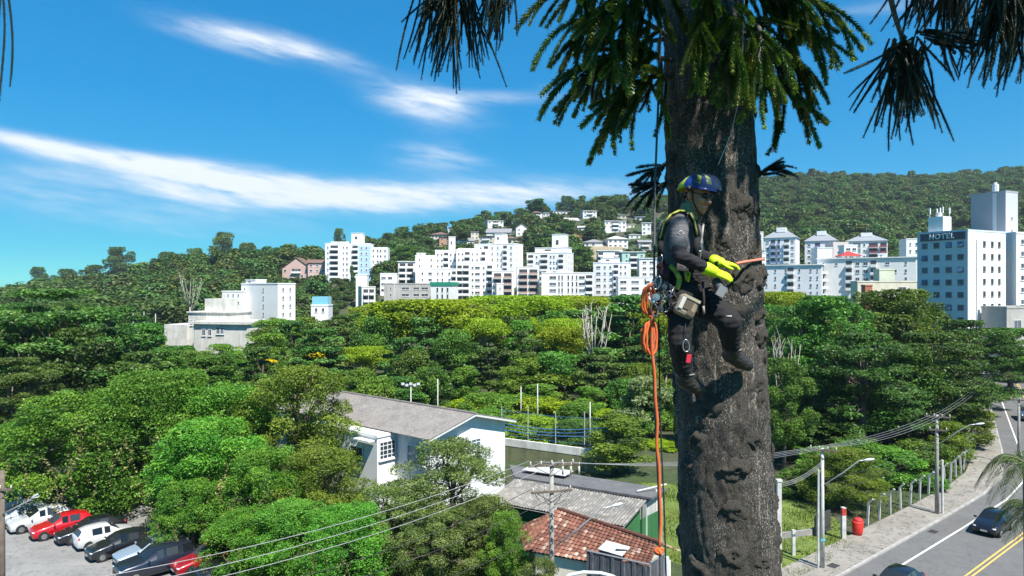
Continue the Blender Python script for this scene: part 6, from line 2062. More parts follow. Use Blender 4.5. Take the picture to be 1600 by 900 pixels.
for (w, d_, n_, sd, cu, el) in ((wrR, dR, nR, 1, .13, elR), (wrL, dL, nL, -1, .28, elL)):
    b = MB(); d0 = d_.normalized()
    limb(b, [w - (w - el).normalized() * .03, w + d0 * .02], [.045, .038]); n0 = Vector(n_)
    m0 = MB(); hand(m0, w, d_, n_, sd, cu)
    b.v += [tuple(v) for v in m0.v]; k0 = len(b.v) - len(m0.v); b.f += [tuple(i + k0 for i in f) for f in m0.f]; b.m += m0.m
    gl = fused(b, 'glove', M_NEON, cl, .0048, 1, fac=.3)
    # inflate a little over the hand
    n = len(gl.data.vertices); co = np.zeros(n * 3, np.float32); no = np.zeros(n * 3, np.float32); gl.data.vertices.foreach_get('co', co); gl.data.vertices.foreach_get('normal', no)
    gl.data.vertices.foreach_set('co', co + no * .0025); gl.data.update()
b = MB(); limb(b, [neck + Vector((.005, 0, -.012)), neck + Vector((.015, -.004, .035)), hp(0, -.02, -.075)], [.078, .068, .062]); fused(b, 'neck_gaiter', fabric('khaki_gaiter', (0.24, 0.235, 0.12)), cl, .008, 3, .004, 9)


def put(b, name, mats, parent=cl, smooth=True):
    """link world-space shapes as a child whose chain of parents sits at the person's origin"""
    b.v = [tuple(Vector(v) - CO) for v in b.v]
    return b.build(name, mats, parent, smooth=smooth)


# helmet: ribbed blue shell with neon panels, brim, raised visor, chin strap
b = MB(); NU, NVv = 40, 16; Hh = Vector((0, -.012, .066))
i0 = 0
for k in range(NVv + 1):
    th_ = (math.pi * .56) * k / NVv
    for j in range(NU):
        ph = 2 * math.pi * j / NU
        rib = 1 + .035 * math.cos(ph * 6) * math.sin(th_)
        x, y, z = .112 * math.sin(th_) * math.cos(ph) * rib, .142 * math.sin(th_) * math.sin(ph) * rib, .094 * math.cos(th_)
        if math.sin(ph) < 0: z -= .035 * (math.sin(th_) * -math.sin(ph)) ** 2
        if math.sin(ph) > .2: z += .012 * math.sin(th_) * math.sin(ph)
        b.v.append(tuple(hp(x + Hh.x, y + Hh.y, z + Hh.z)))
for k in range(NVv):
    for j in range(NU):
        b.f.append((k * NU + j, (k + 1) * NU + j, (k + 1) * NU + (j + 1) % NU, k * NU + (j + 1) % NU))
        ph = (j + .5) / NU * 360
        lateral = abs(((ph + 0) % 180) - 90)                 # 90 at the sides, 0 front/back
        band = (3 <= k <= 12 and (22 < lateral < 40 or 58 < lateral < 72)) or (k >= 11 and 200 < ph < 340)
        b.m.append(1 if band else 0)
hel = put(b, 'helmet', [M_HBLUE, M_HYEL])
b = MB(); ring = []
for j in range(33):
    ph = math.pi * (-.08 + 1.16 * j / 32)
    ring.append((math.cos(ph), math.sin(ph)))
for r0_, z0_, r1_, z1_ in ((1.0, .022, 1.16, .008),):
    for j in range(32):
        (c0, s0), (c1, s1) = ring[j], ring[j + 1]
        def q(c, s, r, z): return hp(.112 * c * r, -.012 + .142 * s * r, .040 + z)
        e = lambda s: 1 + .10 * max(0, s)
        b.face([q(c0, s0, .99, z0_), q(c1, s1, .99, z0_), q(c1, s1, r1_ * .88 * e(s1), z1_), q(c0, s0, r1_ * .88 * e(s0), z1_)]); b.face([q(c0, s0, r1_ * .88 * e(s0), z1_ - .006), q(c1, s1, r1_ * .88 * e(s1), z1_ - .006), q(c1, s1, .99, z0_ - .02), q(c0, s0, .99, z0_ - .02)])
put(b, 'brim', M_HBLUE, hel)
t = NT('smoked_visor'); t.color((0.03, 0.045, 0.09)).set(.08, spec=.6); tr = t.new('ShaderNodeBsdfTransparent'); tr.inputs[0].default_value = (.55, .62, .75, 1); ms = t.new('ShaderNodeMixShader'); ms.inputs[0].default_value = .52
t.l.new(t.b.outputs[0], ms.inputs[1]); t.l.new(tr.outputs[0], ms.inputs[2]); t.l.new(ms.outputs[0], t.n['Material Output'].inputs['Surface'])
b = MB()
for k in range(8):
    for j in range(24):
        def q(j, k):
            ph = math.pi * (.06 + .88 * j / 24); t_ = k / 8
            r = 1.04 + .12 * t_ * math.sin(ph) + .04; z = .095 - .095 * t_
            rr_ = math.sqrt(max(.12, 1 - (z / .135) ** 2)) if z > 0 else 1
            return hp(.118 * math.cos(ph) * (.55 + .45 * rr_) * 1.06, -.004 + .150 * math.sin(ph) * (rr_ * .9 + .1) * r, .062 + z)
        b.face([q(j, k), q(j + 1, k), q(j + 1, k + 1), q(j, k + 1)])
put(b, 'visor', t.mat, hel)
for s in (-1, 1): put(limb(MB(), [hp(s * .114, .0, .04), hp(s * .122, .004, .04)], [.022, .018]), 'visor_pivot', M_BLACK, hel)
for s in (-1, 1): put(MB().tube([hp(s * .098, .02, .03), hp(s * .074, .03, -.05), hp(s * .03, .065, -.118), hp(0, .07, -.125)], .006, 6), 'chin_strap', M_BLACK, hel)
b = MB()
for s in (-1, 1):
    c = hp(s * .034, .092, .008); b.ball(c, 1, 14, 8, sq=(.031, .012, .020), rot=HM @ Matrix.Rotation(-s * .45, 3, 'Z'))
    b.tube([hp(s * .062, .078, .014), hp(s * .078, .03, .018), hp(s * .080, -.01, .016)], .0035, 6)
b.tube([hp(-.012, .104, .012), hp(.012, .104, .012)], .004, 6)
put(b, 'sunglasses', plain((0.008, 0.008, 0.010), .1))
put(limb(MB(), [hp(-.020, .0975, -.072), hp(0, .1015, -.072), hp(.020, .0975, -.072)], [.003, .0045, .003], 8), 'lips', plain((0.19, 0.075, 0.065), .5))
b = MB(); rg_ = random.Random(3)
for k in range(60):
    a = rg_.uniform(.15, 1) ; p = hp(rg_.choice((-1, 1)) * (.074 - .006 * rg_.random()), rg_.uniform(-.06, -.02), rg_.uniform(-.04, .02)); b.ball(p, .0055, 5, 4)
put(b, 'hair', plain((0.012, 0.010, 0.009), .8))

# harness
def ring_at(c, rx, ry, tilt, r, n=28, ax=Vector((0, 0, 1))):
    x, y, z = frame_of(ax)
    return [c + x * rx * math.cos(2 * math.pi * k / n) + y * ry * math.sin(2 * math.pi * k / n) + z * tilt * math.sin(2 * math.pi * k / n) for k in range(n)]


def strap(pts, w, t_, nrm=None):
    """flat webbing band through pts"""
    b = MB(); P = [Vector(p) for p in pts]
    for k in range(len(P) - 1):
        tg = (P[k + 1] - P[k]).normalized(); v = Vector((0, -1, .15)) if nrm is None else Vector(nrm[k] if isinstance(nrm, list) else nrm)
        s = tg.cross(v).normalized() * w / 2; u = s.cross(tg).normalized() * t_
        a, c = P[k] - tg * .002, P[k + 1] + tg * .002
        q = [a - s - u, a + s - u, c + s - u, c - s - u, a - s + u, a + s + u, c + s + u, c - s + u]; i = len(b.v); b.v += [tuple(z) for z in q]
        for f in ((0, 3, 2, 1), (4, 5, 6, 7), (0, 1, 5, 4), (1, 2, 6, 5), (2, 3, 7, 6), (3, 0, 4, 7)): b.f.append(tuple(i + z for z in f)); b.m.append(0)
    return b


beltc = J(1064, 432, 5.03)
b = MB(); 
for dz in (-.035, -.012, .012, .035): b.tube(ring_at(beltc + Vector((0, 0, dz)), .142, .150, .0, .0), .022, 8, closed=True)
har = put(b, 'harness', M_WEB)
for c, kn in ((hipR, knR), (hipL, knL)):
    q = c.lerp(kn, .30); b = MB(); ax = (kn - c)
    for dz in (-.02, 0, .02): b.tube(ring_at(q + ax.normalized() * dz, .110, .110, 0, 0, ax=ax), .016, 8, closed=True)
    put(b, 'leg_loop', M_WEB, har)
for s, pts in ((0, [(1073, 333, 4.90), (1062, 332, 4.90), (1049, 338, 4.89), (1038, 352, 4.87), (1032, 375, 4.86), (1032, 400, 4.87), (1040, 425, 4.88)]), (1, [(1078, 334, 4.90), (1086, 348, 4.87), (1090, 370, 4.87), (1086, 400, 4.87), (1080, 424, 4.87)])):
    pp = [J(*p) for p in pts]
    put(strap(pp, .040, .006, Vector((-.2, -1, .3))), 'shoulder_strap', M_WEB, har)
    e = [p + Vector((-.006, -.010, .012)) for p in pp]
    put(strap(e[:5] if s == 0 else e[:3], .012, .004, Vector((-.2, -1, .3))), 'strap_edging', M_OLIVEY, har)
put(strap([J(1047, 415, 4.86), J(1056, 424, 4.845), J(1062, 436, 4.84), J(1058, 452, 4.84)], .034, .007), 'hip_pad', M_OLIVEY, har)
put(strap([J(1071, 424, 4.85), J(1073, 438, 4.85)], .022, .006), 'hip_pad', M_OLIVEY, har)
put(strap([J(1078, 426, 4.86), J(1075, 440, 4.855)], .012, .006), 'hip_pad', M_NEON, har)
put(strap([J(1030, 412, 4.88), J(1040, 420, 4.865), J(1036, 436, 4.86)], .06, .02), 'back_pad', fabric('maroon_pad', (0.05, 0.016, 0.022)), har)
put(strap([J(1088, 431, 4.86), J(1098, 446, 4.85)], .014, .006), 'accessory_cord', plain((.55, .16, .13)), har)
put(strap([J(1116, 436, 4.84), J(1115, 456, 4.83)], .014, .006), 'accessory_cord', plain((.55, .16, .13)), har)
put(strap([J(1056, 366, 4.783), J(1062, 366, 4.785)], .001, .001), 'sleeve_mark', plain((.6, .6, .6))) if False else None
b = MB(); m0 = J(1064, 364, 4.770); 
for (p, q) in (((-5, 0), (0, -4)), ((0, -4), (5, 0)), ((5, 0), (0, 4)), ((0, 4), (-5, 0))):
    b.tube([m0 + Vector((p[0] * .0045, -.003, p[1] * .0045)), m0 + Vector((q[0] * .0045, -.003, q[1] * .0045))], .0022, 5)
put(b, 'sleeve_logo', plain((.62, .62, .62), .8), shirt)
put(strap([J(1143, 494, 4.74), J(1135, 494, 4.745)], .008, .003), 'knee_patch', plain((.55, .55, .55)), trous)


def carabiner(c, size, ax, long_, mat):
    x = Vector(long_).normalized(); n = Vector(ax).normalized(); y = n.cross(x)
    pts = []
    for k in range(18):
        a = 2 * math.pi * k / 18
        w = .52 + .10 * math.cos(a)
        pts.append(c + x * math.cos(a) * size + y * math.sin(a) * size * w)
    return MB().tube(pts, size * .12, 6, closed=True)


rg_ = random.Random(77)
for k in range(17):
    c = J(rg_.uniform(1022, 1048), rg_.uniform(438, 486), rg_.uniform(4.83, 4.92))
    put(carabiner(c, rg_.uniform(.036, .055), (rg_.uniform(-.6, .6), -1, rg_.uniform(-.4, .4)), (rg_.uniform(-.4, .4), rg_.uniform(-.2, .2), -1), (M_ALU, M_GUN, M_GUN)[k % 3]), 'carabiner', (M_ALU, M_GUN, M_GUN)[k % 3], har)
for (px, py, r) in ((1025, 464, .025), (1038, 448, .018), (1032, 482, .018)):
    c = J(px, py, 4.80); b = MB(); b.tube([c + Vector((0, .012, 0)), c + Vector((0, -.012, 0))], r, 18); b.tube([c + Vector((0, -.012, 0)), c + Vector((0, -.018, 0))], r * .45, 14); put(b, 'pulley', M_ALU if px == 1025 else M_GUN, har, False)
put(MB().tube([J(1016, 470, 4.83), J(1024, 471, 4.80)], .016, 8), 'pulley', plain((.7, .7, .68)), har)
b = MB(); b.tube([J(1026, 490, 4.86), J(1038, 492, 4.85), J(1046, 499, 4.86)], .007, 6); put(b, 'gear_loop', plain((.35, .25, .06)), har)
for (px, py) in ((1045, 452), (1050, 466)):
    c = J(px, py, 4.83); put(carabiner(c, .055, (-.2, -1, .1), (.55, 0, -1), M_GUN), 'carabiner', M_GUN, har)
# rear handle loop
put(MB().tube([J(1029, 398, 4.9), J(1027, 410, 4.88), J(1032, 416, 4.87)], .006, 6), 'gear_loop', M_ALU, har)
put(MB().tube([J(1031, 392, 4.87), J(1036, 404, 4.86), J(1033, 412, 4.86)], .0045, 6), 'gear_loop', M_ALU, har)
put(MB().tube([J(1008, 436, 4.95), J(1009, 444, 4.95), J(1013, 440, 4.95)], .006, 6), 'hook', M_GUN, har)
# canvas tool pouch
pc = J(1072, 479, 4.80); PM = Matrix.Rotation(.12, 3, 'Z') @ Matrix.Rotation(.45, 3, 'Y')
b = MB(); b.box(pc, (.145, .085, .150), rot=PM)
me = b.mesh('tmp', M_TAN); o = bpy.data.objects.new('tmp', me); COL.objects.link(o); mm = o.modifiers.new('b', 'BEVEL'); mm.width = .03; mm.segments = 3
po_me = bpy.data.meshes.new_from_object(o.evaluated_get(bpy.context.evaluated_depsgraph_get())); bpy.data.objects.remove(o)
po_me.transform(Matrix.Translation(-CO)); po_me.name = 'tool_pouch'; po_me.materials.clear(); po_me.materials.append(M_TAN)
pouch = link('tool_pouch', po_me, cl)
for (x, z, w, h, m_) in ((-.005, .01, .062, .062, M_TAND), (-.052, .012, .028, .09, plain((.55, .53, .5))), (.03, -.035, .05, .035, M_TAND), (0, .062, .13, .02, plain((.38, .33, .24)))):
    b = MB(); b.box(pc + PM @ Vector((x, -.045, z)), (w, .008, h), rot=PM); put(b, 'pouch_panel', m_, pouch, False)
b = MB(); b.tube([J(1054, 448, 4.80), J(1046, 462, 4.79), J(1050, 476, 4.79), J(1062, 470, 4.79)], .008, 8); put(b, 'pouch_frame', M_GUN, pouch)
# lanyard, tag, saw scabbard on the thigh
b = MB(); b.tube([J(1098, 440, 4.83), J(1100, 470, 4.80), J(1099, 490, 4.80)], .008, 6); put(b, 'lanyard', fabric('dark_lanyard', (.03, .022, .02)), har)
b = MB(); b.tube([J(1099, 478, 4.795), J(1100, 491, 4.795)], .009, 6); put(b, 'lanyard_tip', plain((.3, .24, .2)), har)
b = MB(); b.tube([J(1119, 438, 4.84), J(1124, 448, 4.80), J(1126, 462, 4.79)], [.03, .034, .022], 8); put(b, 'holster', plain((.07, .07, .075), .6), har)
b = MB(); b.box(J(1127, 455, 4.765), (.055, .02, .075), rot=Matrix.Rotation(.5, 3, 'Y')); put(b, 'holster_plate', plain((.22, .23, .24), .5), har, False)
put(carabiner(J(1072, 540, 4.765), .042, (0, -1, 0), (.1, 0, -1), M_ALU), 'carabiner', M_ALU, har)
b = MB(); b.box(J(1076, 560, 4.765), (.030, .010, .058), rot=Matrix.Rotation(.15, 3, 'Y')); put(b, 'red_tag', M_REDTAG, har, False)
b = MB(); b.tube([J(1071, 506, 4.78), J(1072, 533, 4.765)], .003, 5); put(b, 'tag_cord', M_BLACK, har)
# friction hitch and cords before the chest
for (px, c_) in ((1089, (.06, .055, .05)), (1096, (.35, .33, .3))):
    b = MB(); b.tube([J(px + 3, 350, 4.98), J(px, 375, 4.93), J(px - 3, 412, 4.92)], .008, 6); put(b, 'chest_cord', plain(c_, .8), har)
put(carabiner(J(1093, 385, 4.91), .035, (0, -1, 0), (0.1, 0, -1), M_ALU), 'carabiner', M_ALU, har)


# ropes -------------------------------------------------------------
def rope(name, pts, r, mat, label, n=6, wob=.0):
    P = [Vector(p) for p in pts]; dn = []
    for k in range(len(P) - 1):
        for q in range(8):
            dn.append(P[k].lerp(P[k + 1], q / 8))
    dn.append(P[-1]); rg2 = random.Random(len(label))
    dn = [p + Vector((rg2.uniform(-wob, wob), 0, 0)) for p in dn]
    return tag(MB().tube(dn, r, n).build(name, mat, smooth=True), label, 'rope')


rope('climbing_rope', [J(1040, -200, 5.25), J(1030, 120, 5.18), J(1023, 300, 5.1), J(1022, 440, 4.95)], .0085, M_GREYROPE, 'dark climbing line rising from the harness beside the foliage')
rope('climbing_rope', [J(1020, 440, 4.9), J(1022, 600, 4.9), J(1029, 760, 4.9), J(1034, 960, 4.9), J(1040, 1400, 4.9)], .010, M_GREYROPE, 'grey climbing line hanging straight below the harness')
rope('hanging_rope', [J(1029, 500, 4.97), J(1031, 640, 4.98), J(1038, 800, 5.0), J(1043, 980, 5.0), J(1050, 1400, 5)], .006, fabric('green_black_cord', (.02, .028, .022)), 'thin dark cord hanging between orange rope and trunk')
orr = empty('orange_rope', J(1025, 600, 4.88)); tag(orr, 'long orange rope with a knot hanging down beside the trunk', 'rope')
OO = Vector(orr.location)
P = [J(1017, 470, 4.86), J(1020, 560, 4.87), J(1026, 640, 4.88), J(1027, 700, 4.88), J(1032, 780, 4.88), J(1031, 858, 4.88)]
dn = []
for k in range(5):
    for q in range(6): dn.append(P[k].lerp(P[k + 1], q / 6) + Vector((.004 * math.sin(k * 6 + q), 0, 0)))
dn.append(P[-1])
MB().tube([p - OO for p in dn], .011, 7).build('rope_length', M_ORANGE, orr, smooth=True)
b = MB(); kc = J(1030, 862, 4.87) - OO
for k in range(4):
    ax = Vector((rg_.uniform(-1, 1), rg_.uniform(-1, 1), rg_.uniform(-.5, .5))); b.tube(ring_at(kc + Vector((rg_.uniform(-.008, .008), 0, rg_.uniform(-.01, .01))), .022, .019, 0, 0, 14, ax), .010, 6, closed=True)
b.tube([kc, kc + Vector((.008, 0, -.03))], .010, 6); b.build('knot', M_ORANGE, orr, smooth=True)
coil = empty('orange_rope_coil', J(1014, 500, 4.9)); tag(coil, 'bundle of orange rope looped at the climber hip', 'rope'); CC = Vector(coil.location)
for k in range(7):
    x = 1012 + (k % 3 - 1) * 4; yc = 470 + (k % 2) * 44; h = 26 + (k % 3) * 4
    pts = [J(x + 8 * math.cos(a) + rg_.uniform(-1, 1) + (2 if yc > 490 else 3), yc + (14 if yc > 490 else 0) + h * .8 * math.sin(a), 4.86 + .02 * (k % 4) + .02 * math.cos(a)) - CC for a in np.linspace(0, 6.283, 21)[:-1]]
    MB().tube(pts, .0095, 6, closed=True).build('rope_loop', M_ORANGE, coil, smooth=True)
sl_ = rope('trunk_sling', [J(1150, 412, 5.08), J(1165, 409, 5.12), on_trunk(1184, 405, .02)[0], on_trunk(1192, 403, .01)[0] + Vector((.0, .2, 0))], .012, plain((.60, .20, .13), .8), 'orange red sling held round the trunk by the gloved hand')
rope('throw_line', [at(1165, -60, 4.9), at(1158, 140, 4.95), at(1142, 210, 5.0), at(1122, 258, 5.02)], .0025, plain((.6, .6, .62)), 'thin pale throw line slanting down from the foliage to the helmet')

# ------------------------------------------------------------------ cars
def paint(c, metal=.25):
    key = ('car', c)
    if key in _mc: return _mc[key]
    t = NT('car_paint_%d' % len(_mc)); n = t.noise(3, 4)
    t.color(t.ramp(n, [(.3, tuple(x * .92 for x in c)), (.7, c)])).set(.32, metal, .5, .9)
    _mc[key] = t.mat
    return t.mat


M_CGLASS = glass((0.018, 0.022, 0.026), .05)
M_TYRE = plain((0.015, 0.015, 0.016), .85); M_RIM = plain((0.45, 0.46, 0.47), .3, .85); M_PLASTIC = plain((0.02, 0.02, 0.021), .6)
M_LAMP = plain((0.75, 0.77, 0.80), .12, .1, coat=.8); M_TAIL = plain((0.40, 0.01, 0.012), .2, coat=.8); M_PLATE = plain((0.62, 0.62, 0.60), .5)
# stations along the car: (x, half width, sill z, belt z, roof half width, top z); front is +x
CARS = {
    'hatch': dict(L=3.9, wb=(1.22, -1.22), wr=.30, st=[(1.93, .50, .36, .60, .42, .62), (1.84, .74, .24, .70, .62, .74), (1.55, .82, .22, .80, .66, .86), (1.0, .84, .22, .90, .70, .97), (.72, .84, .22, .93, .68, 1.03), (.10, .845, .22, .95, .58, 1.44), (-.30, .845, .22, .96, .58, 1.49),
                   (-.38, .845, .22, .96, .58, 1.49), (-1.05, .84, .22, .97, .57, 1.47), (-1.25, .835, .23, .98, .56, 1.44), (-1.62, .81, .26, 1.0, .54, 1.34), (-1.86, .76, .30, .99, .60, 1.03), (-1.94, .66, .36, .90, .58, .93)],
                  ws=(4, 5), rw=(10, 11), side=[(5, 6), (7, 8)]),
    'sedan': dict(L=4.4, wb=(1.35, -1.30), wr=.31, st=[(2.2, .52, .36, .58, .44, .60), (2.1, .76, .24, .68, .64, .72), (1.75, .83, .22, .78, .67, .83), (1.05, .86, .22, .88, .71, .94), (.80, .86, .22, .91, .68, .99), (.12, .86, .22, .93, .58, 1.41), (-.30, .86, .22, .94, .58, 1.45),
                   (-.38, .86, .22, .94, .58, 1.45), (-1.0, .86, .22, .95, .57, 1.42), (-1.15, .86, .22, .96, .57, 1.40), (-1.68, .84, .24, .97, .60, 1.03), (-2.08, .78, .28, .96, .62, .99), (-2.2, .68, .36, .85, .58, .88)],
                  ws=(4, 5), rw=(9, 10), side=[(5, 6), (7, 8)]),
    'suv': dict(L=4.6, wb=(1.42, -1.38), wr=.37, st=[(2.28, .60, .44, .78, .52, .80), (2.18, .80, .34, .92, .70, .96), (1.80, .88, .30, 1.02, .74, 1.08), (1.05, .91, .30, 1.09, .77, 1.16), (.80, .91, .30, 1.11, .74, 1.20), (.15, .91, .30, 1.13, .66, 1.70), (-.28, .91, .30, 1.14, .66, 1.75),
                 (-.36, .91, .30, 1.14, .66, 1.75), (-1.15, .91, .30, 1.15, .66, 1.74), (-1.4, .90, .30, 1.16, .65, 1.72), (-2.0, .88, .34, 1.17, .63, 1.66), (-2.2, .84, .38, 1.12, .68, 1.18), (-2.3, .74, .46, .98, .64, 1.02)],
                ws=(4, 5), rw=(10, 11), side=[(5, 6), (7, 8), (9, 10)]),
}


def make_car(name, kind, colour, label, x, y, heading, group, roofc=None, z=0.008):
    """heading: direction the front points to, radians from +x"""
    sp = CARS[kind]; st = sp['st']
    root = empty(name, (x, y, z), heading); tag(root, label, 'car', group)
    cp = paint(colour)

    def ring(s):
        xx, w, zs_, zb_, wr_, zt = s
        return [(xx, w * .90, zs_), (xx, w, zs_ + .14), (xx, w * 1.01, (zs_ + zb_) / 2), (xx, w * .985, zb_ - .07), (xx, w * .93, zb_), (xx, wr_ + (w * .93 - wr_) * .10, zt - (zt - zb_) * .12), (xx, wr_ * .86, zt - (zt - zb_) * .02), (xx, 0, zt + .015)]
    R = [ring(s) for s in st]; NR = len(R[0])
    full = [[(a, -b_, c) for (a, b_, c) in r] + [r[k] for k in range(NR - 2, -1, -1)] for r in R]      # right side (-y) over the roof to the left (+y)
    body = MB(); wins = []
    M_ = len(full[0])
    for i in range(len(full) - 1):
        for k in range(M_ - 1):
            q = [full[i][k], full[i + 1][k], full[i + 1][k + 1], full[i][k + 1]]
            mir = k if k < NR - 1 else (2 * NR - 3 - k)
            gl = None
            if (i, i + 1) == sp['ws'] and mir >= 5: gl = 'windscreen'
            elif (i, i + 1) == sp['rw'] and mir >= 5: gl = 'rear_window'
            elif (i, i + 1) in sp['side'] and mir == 4: gl = 'side_window'
            elif ((i, i + 1) == sp['ws'] or (i, i + 1) == sp['rw']) and mir == 4: gl = None
            if gl:
                wins.append((gl, q, k))
                body.face([tuple(Vector(p) * .985 + Vector((0, 0, .006))) for p in q])
            else: body.face(q)
    body.face(full[0]); body.face(full[-1][::-1])
    bo = body.build('body', cp, root)
    me = bo.data
    bm = bmesh.new(); bm.from_mesh(me); bmesh.ops.remove_doubles(bm, verts=bm.verts, dist=.0005); bm.to_mesh(me); bm.free()
    me.polygons.foreach_set('use_smooth', [True] * len(me.polygons))
    if hasattr(me, 'set_sharp_from_angle'): me.set_sharp_from_angle(angle=math.radians(38))
    groups = {}
    for gl, q, k in wins:
        key = (gl, k < NR - 1 if gl == 'side_window' else 0, round(q[0][0], 2) if gl == 'side_window' else 0)
        groups.setdefault(key, []).append(q)
    for (gl, _, _), qs in groups.items():
        b = MB()
        for q in qs:
            c = sum((Vector(p) for p in q), Vector()) / 4
            ins = .90 if gl == 'side_window' else .995
            b.face([tuple(c + (Vector(p) - c) * ins + Vector((0, .006 * (1 if c.y > 0 else -1) if gl == 'side_window' else 0, .006 if gl != 'side_window' else 0))) for p in q])
        b.build(gl, M_CGLASS, root)
    if roofc is not None:
        pass
    wr = sp['wr']
    for wx in sp['wb']:
        for s in (-1, 1):
            wy = s * (st[5][1] - .10)
            wh = MB().tube([(0, -.10, 0), (0, .10, 0)], wr + .06, 20).build('wheel', M_PLASTIC, root, (wx, wy, wr + .02))      # arch lining
            b = MB(); b.tube([(0, s * .02, 0), (0, s * .06, 0), (0, s * .125, 0), (0, s * .135, 0)], [wr, wr, wr, wr * .93], 20); b.build('tyre', M_TYRE, wh)
            b = MB(); b.tube([(0, s * .11, 0), (0, s * .140, 0)], wr * .62, 16)
            for q in range(5):
                a = 2 * math.pi * q / 5; b.box((wr * .33 * math.cos(a), s * .144, wr * .33 * math.sin(a)), (wr * .5, .02, .06), rot=Matrix.Rotation(-a, 3, 'Y'))
            b.build('rim', M_RIM, wh)
    f, r = st[1], st[-2]
    for s in (-1, 1):
        b = MB(); b.ball((f[0] - .06, s * f[1] * .78, f[3] - .04), 1, 10, 7, sq=(.13, .17, .075)); b.build('headlight', M_LAMP, root, smooth=True)
        b = MB(); b.ball((r[0] + .05, s * r[1] * .86, r[3] - .10), 1, 10, 7, sq=(.09, .13, .13)); b.build('tail_light', M_TAIL, root, smooth=True)
        ms_ = st[4]; b = MB(); b.box((ms_[0] - .12, s * (ms_[1] + .10), ms_[3] + .06), (.10, .18, .12)); b.build('mirror', cp, root)
    b = MB(); b.box((st[0][0] - .02, 0, (st[0][2] + st[0][3]) / 2 + .06), (.08, .8, .12)); b.box((st[0][0] - .05, 0, st[0][2] + .02), (.10, 1.0, .10)); b.build('grille', M_PLASTIC, root)
    b = MB(); b.box((st[0][0] + .015, 0, st[0][2] + .09), (.02, .42, .12)); b.build('number_plate', M_PLATE, root)
    b = MB(); b.box((st[-1][0] - .015, 0, st[-1][2] + .22), (.02, .42, .12)); b.build('number_plate', M_PLATE, root)
    b = MB(); b.box((0, 0, st[5][2] + .04), (sp['L'] * .55, st[5][1] * 2 + .015, .09)); b.build('side_skirt', M_PLASTIC, root)
    return root


HD = math.atan2(-.71, -.70)
PG = 'cars parked along the creeper covered trees'
for k, (nm, kind, c, lb, x, y, hd) in enumerate([
    ('parked_car', 'suv', (.62, .63, .64), 'white estate car at the far left end of the parked row', -40.6, 54.6, HD), ('parked_car', 'hatch', (.36, .40, .43), 'silver grey hatchback second in the parked row beside the white estate', -37.6, 52.6, HD),
    ('parked_car', 'hatch', (.66, .67, .68), 'white hatchback squeezed between silver and red cars', -35.6, 52.0, HD), ('parked_car', 'hatch', (.55, .008, .014), 'bright red hatchback parked nose out', -33.0, 50.6, HD),
    ('parked_car', 'sedan', (.012, .013, .018), 'low black saloon between the red and white hatchbacks', -30.4, 49.9, HD), ('parked_car', 'hatch', (.72, .73, .73), 'white hatchback parked showing its tail', -28.6, 48.7, HD + math.pi),
    ('parked_car', 'hatch', (.012, .013, .016), 'black hatchback right of the white tail out hatchback', -26.6, 46.8, HD), ('parked_car', 'sedan', (.33, .42, .52), 'pale blue saloon between black hatchback and navy pickup', -24.0, 46.0, HD),
    ('parked_car', 'suv', (.016, .020, .038), 'dark navy off roader with chrome wheels nearest the bushes', -22.5, 43.6, HD), ('parked_car', 'sedan', (.35, .008, .014), 'dark red saloon half hidden under the creeper', -19.6, 44.6, HD),
    ('parked_car', 'sedan', (.010, .011, .014), 'black saloon at the bottom edge beside the navy off roader', -18.2, 41.6, HD), ('parked_car', 'sedan', (.010, .014, .04), 'dark blue car roof showing at the bottom left corner', -29.6, 38.6, HD + 1.3)]):
    make_car(nm, kind, c, lb, x, y, hd, PG)
RH = math.atan2(-.632, -.775)
RGp = 'cars driving on the road'
make_car('car', 'hatch', (.010, .011, .016), 'black hatchback driving towards us on the road beside the palm', 35.6, 51.2, RH, RGp, z=.012)
make_car('car', 'sedan', (.012, .012, .016), 'dark car roof peeping in at the bottom edge on the road', 22.6, 40.6, RH, RGp, z=.012)
make_car('car', 'suv', (.08, .11, .15), 'grey blue car far along the road bend', 70.4, 94.5, math.atan2(-.84, -.545), RGp, z=.012)
make_car('car', 'sedan', (.03, .03, .035), 'dark car at the far end of the road under the trees', 79.5, 118, math.atan2(.84, .545), RGp, z=.012)

# ------------------------------------------------------------------ poles, lamps and power lines
M_POLE = plain((0.30, 0.285, 0.26), .9, var=.25, scale=2); M_POLEW = plain((0.52, 0.51, 0.48), .85, var=.25, scale=2); M_INS = plain((0.50, 0.46, 0.42), .3); M_WOOD = plain((0.14, 0.11, 0.085), .9, var=.3, scale=3)


def lamp_arm(root, base, tip, z0, rise_pts, name='lamp_arm'):
    a = MB().tube(rise_pts, .035, 7).build(name, plain((0.5, 0.51, 0.52), .45, .5), root, smooth=True)
    p, q = Vector(rise_pts[-2]), Vector(rise_pts[-1]); d_ = (q - p).normalized()
    b = MB(); b.ball(q + d_ * .28, 1, 10, 7, sq=(.34, .13, .08), rot=Matrix((d_, Vector((0, 0, 1)).cross(d_), Vector((0, 0, 1)))).transposed()); b.build('lamp_head', plain((0.66, 0.67, 0.68), .4), a, smooth=True)
    b = MB(); b.ball(q + d_ * .34 - Vector((0, 0, .05)), 1, 10, 6, sq=(.2, .10, .05)); b.build('lamp_lens', plain((0.5, 0.5, 0.46), .15), a, smooth=True)
    return a


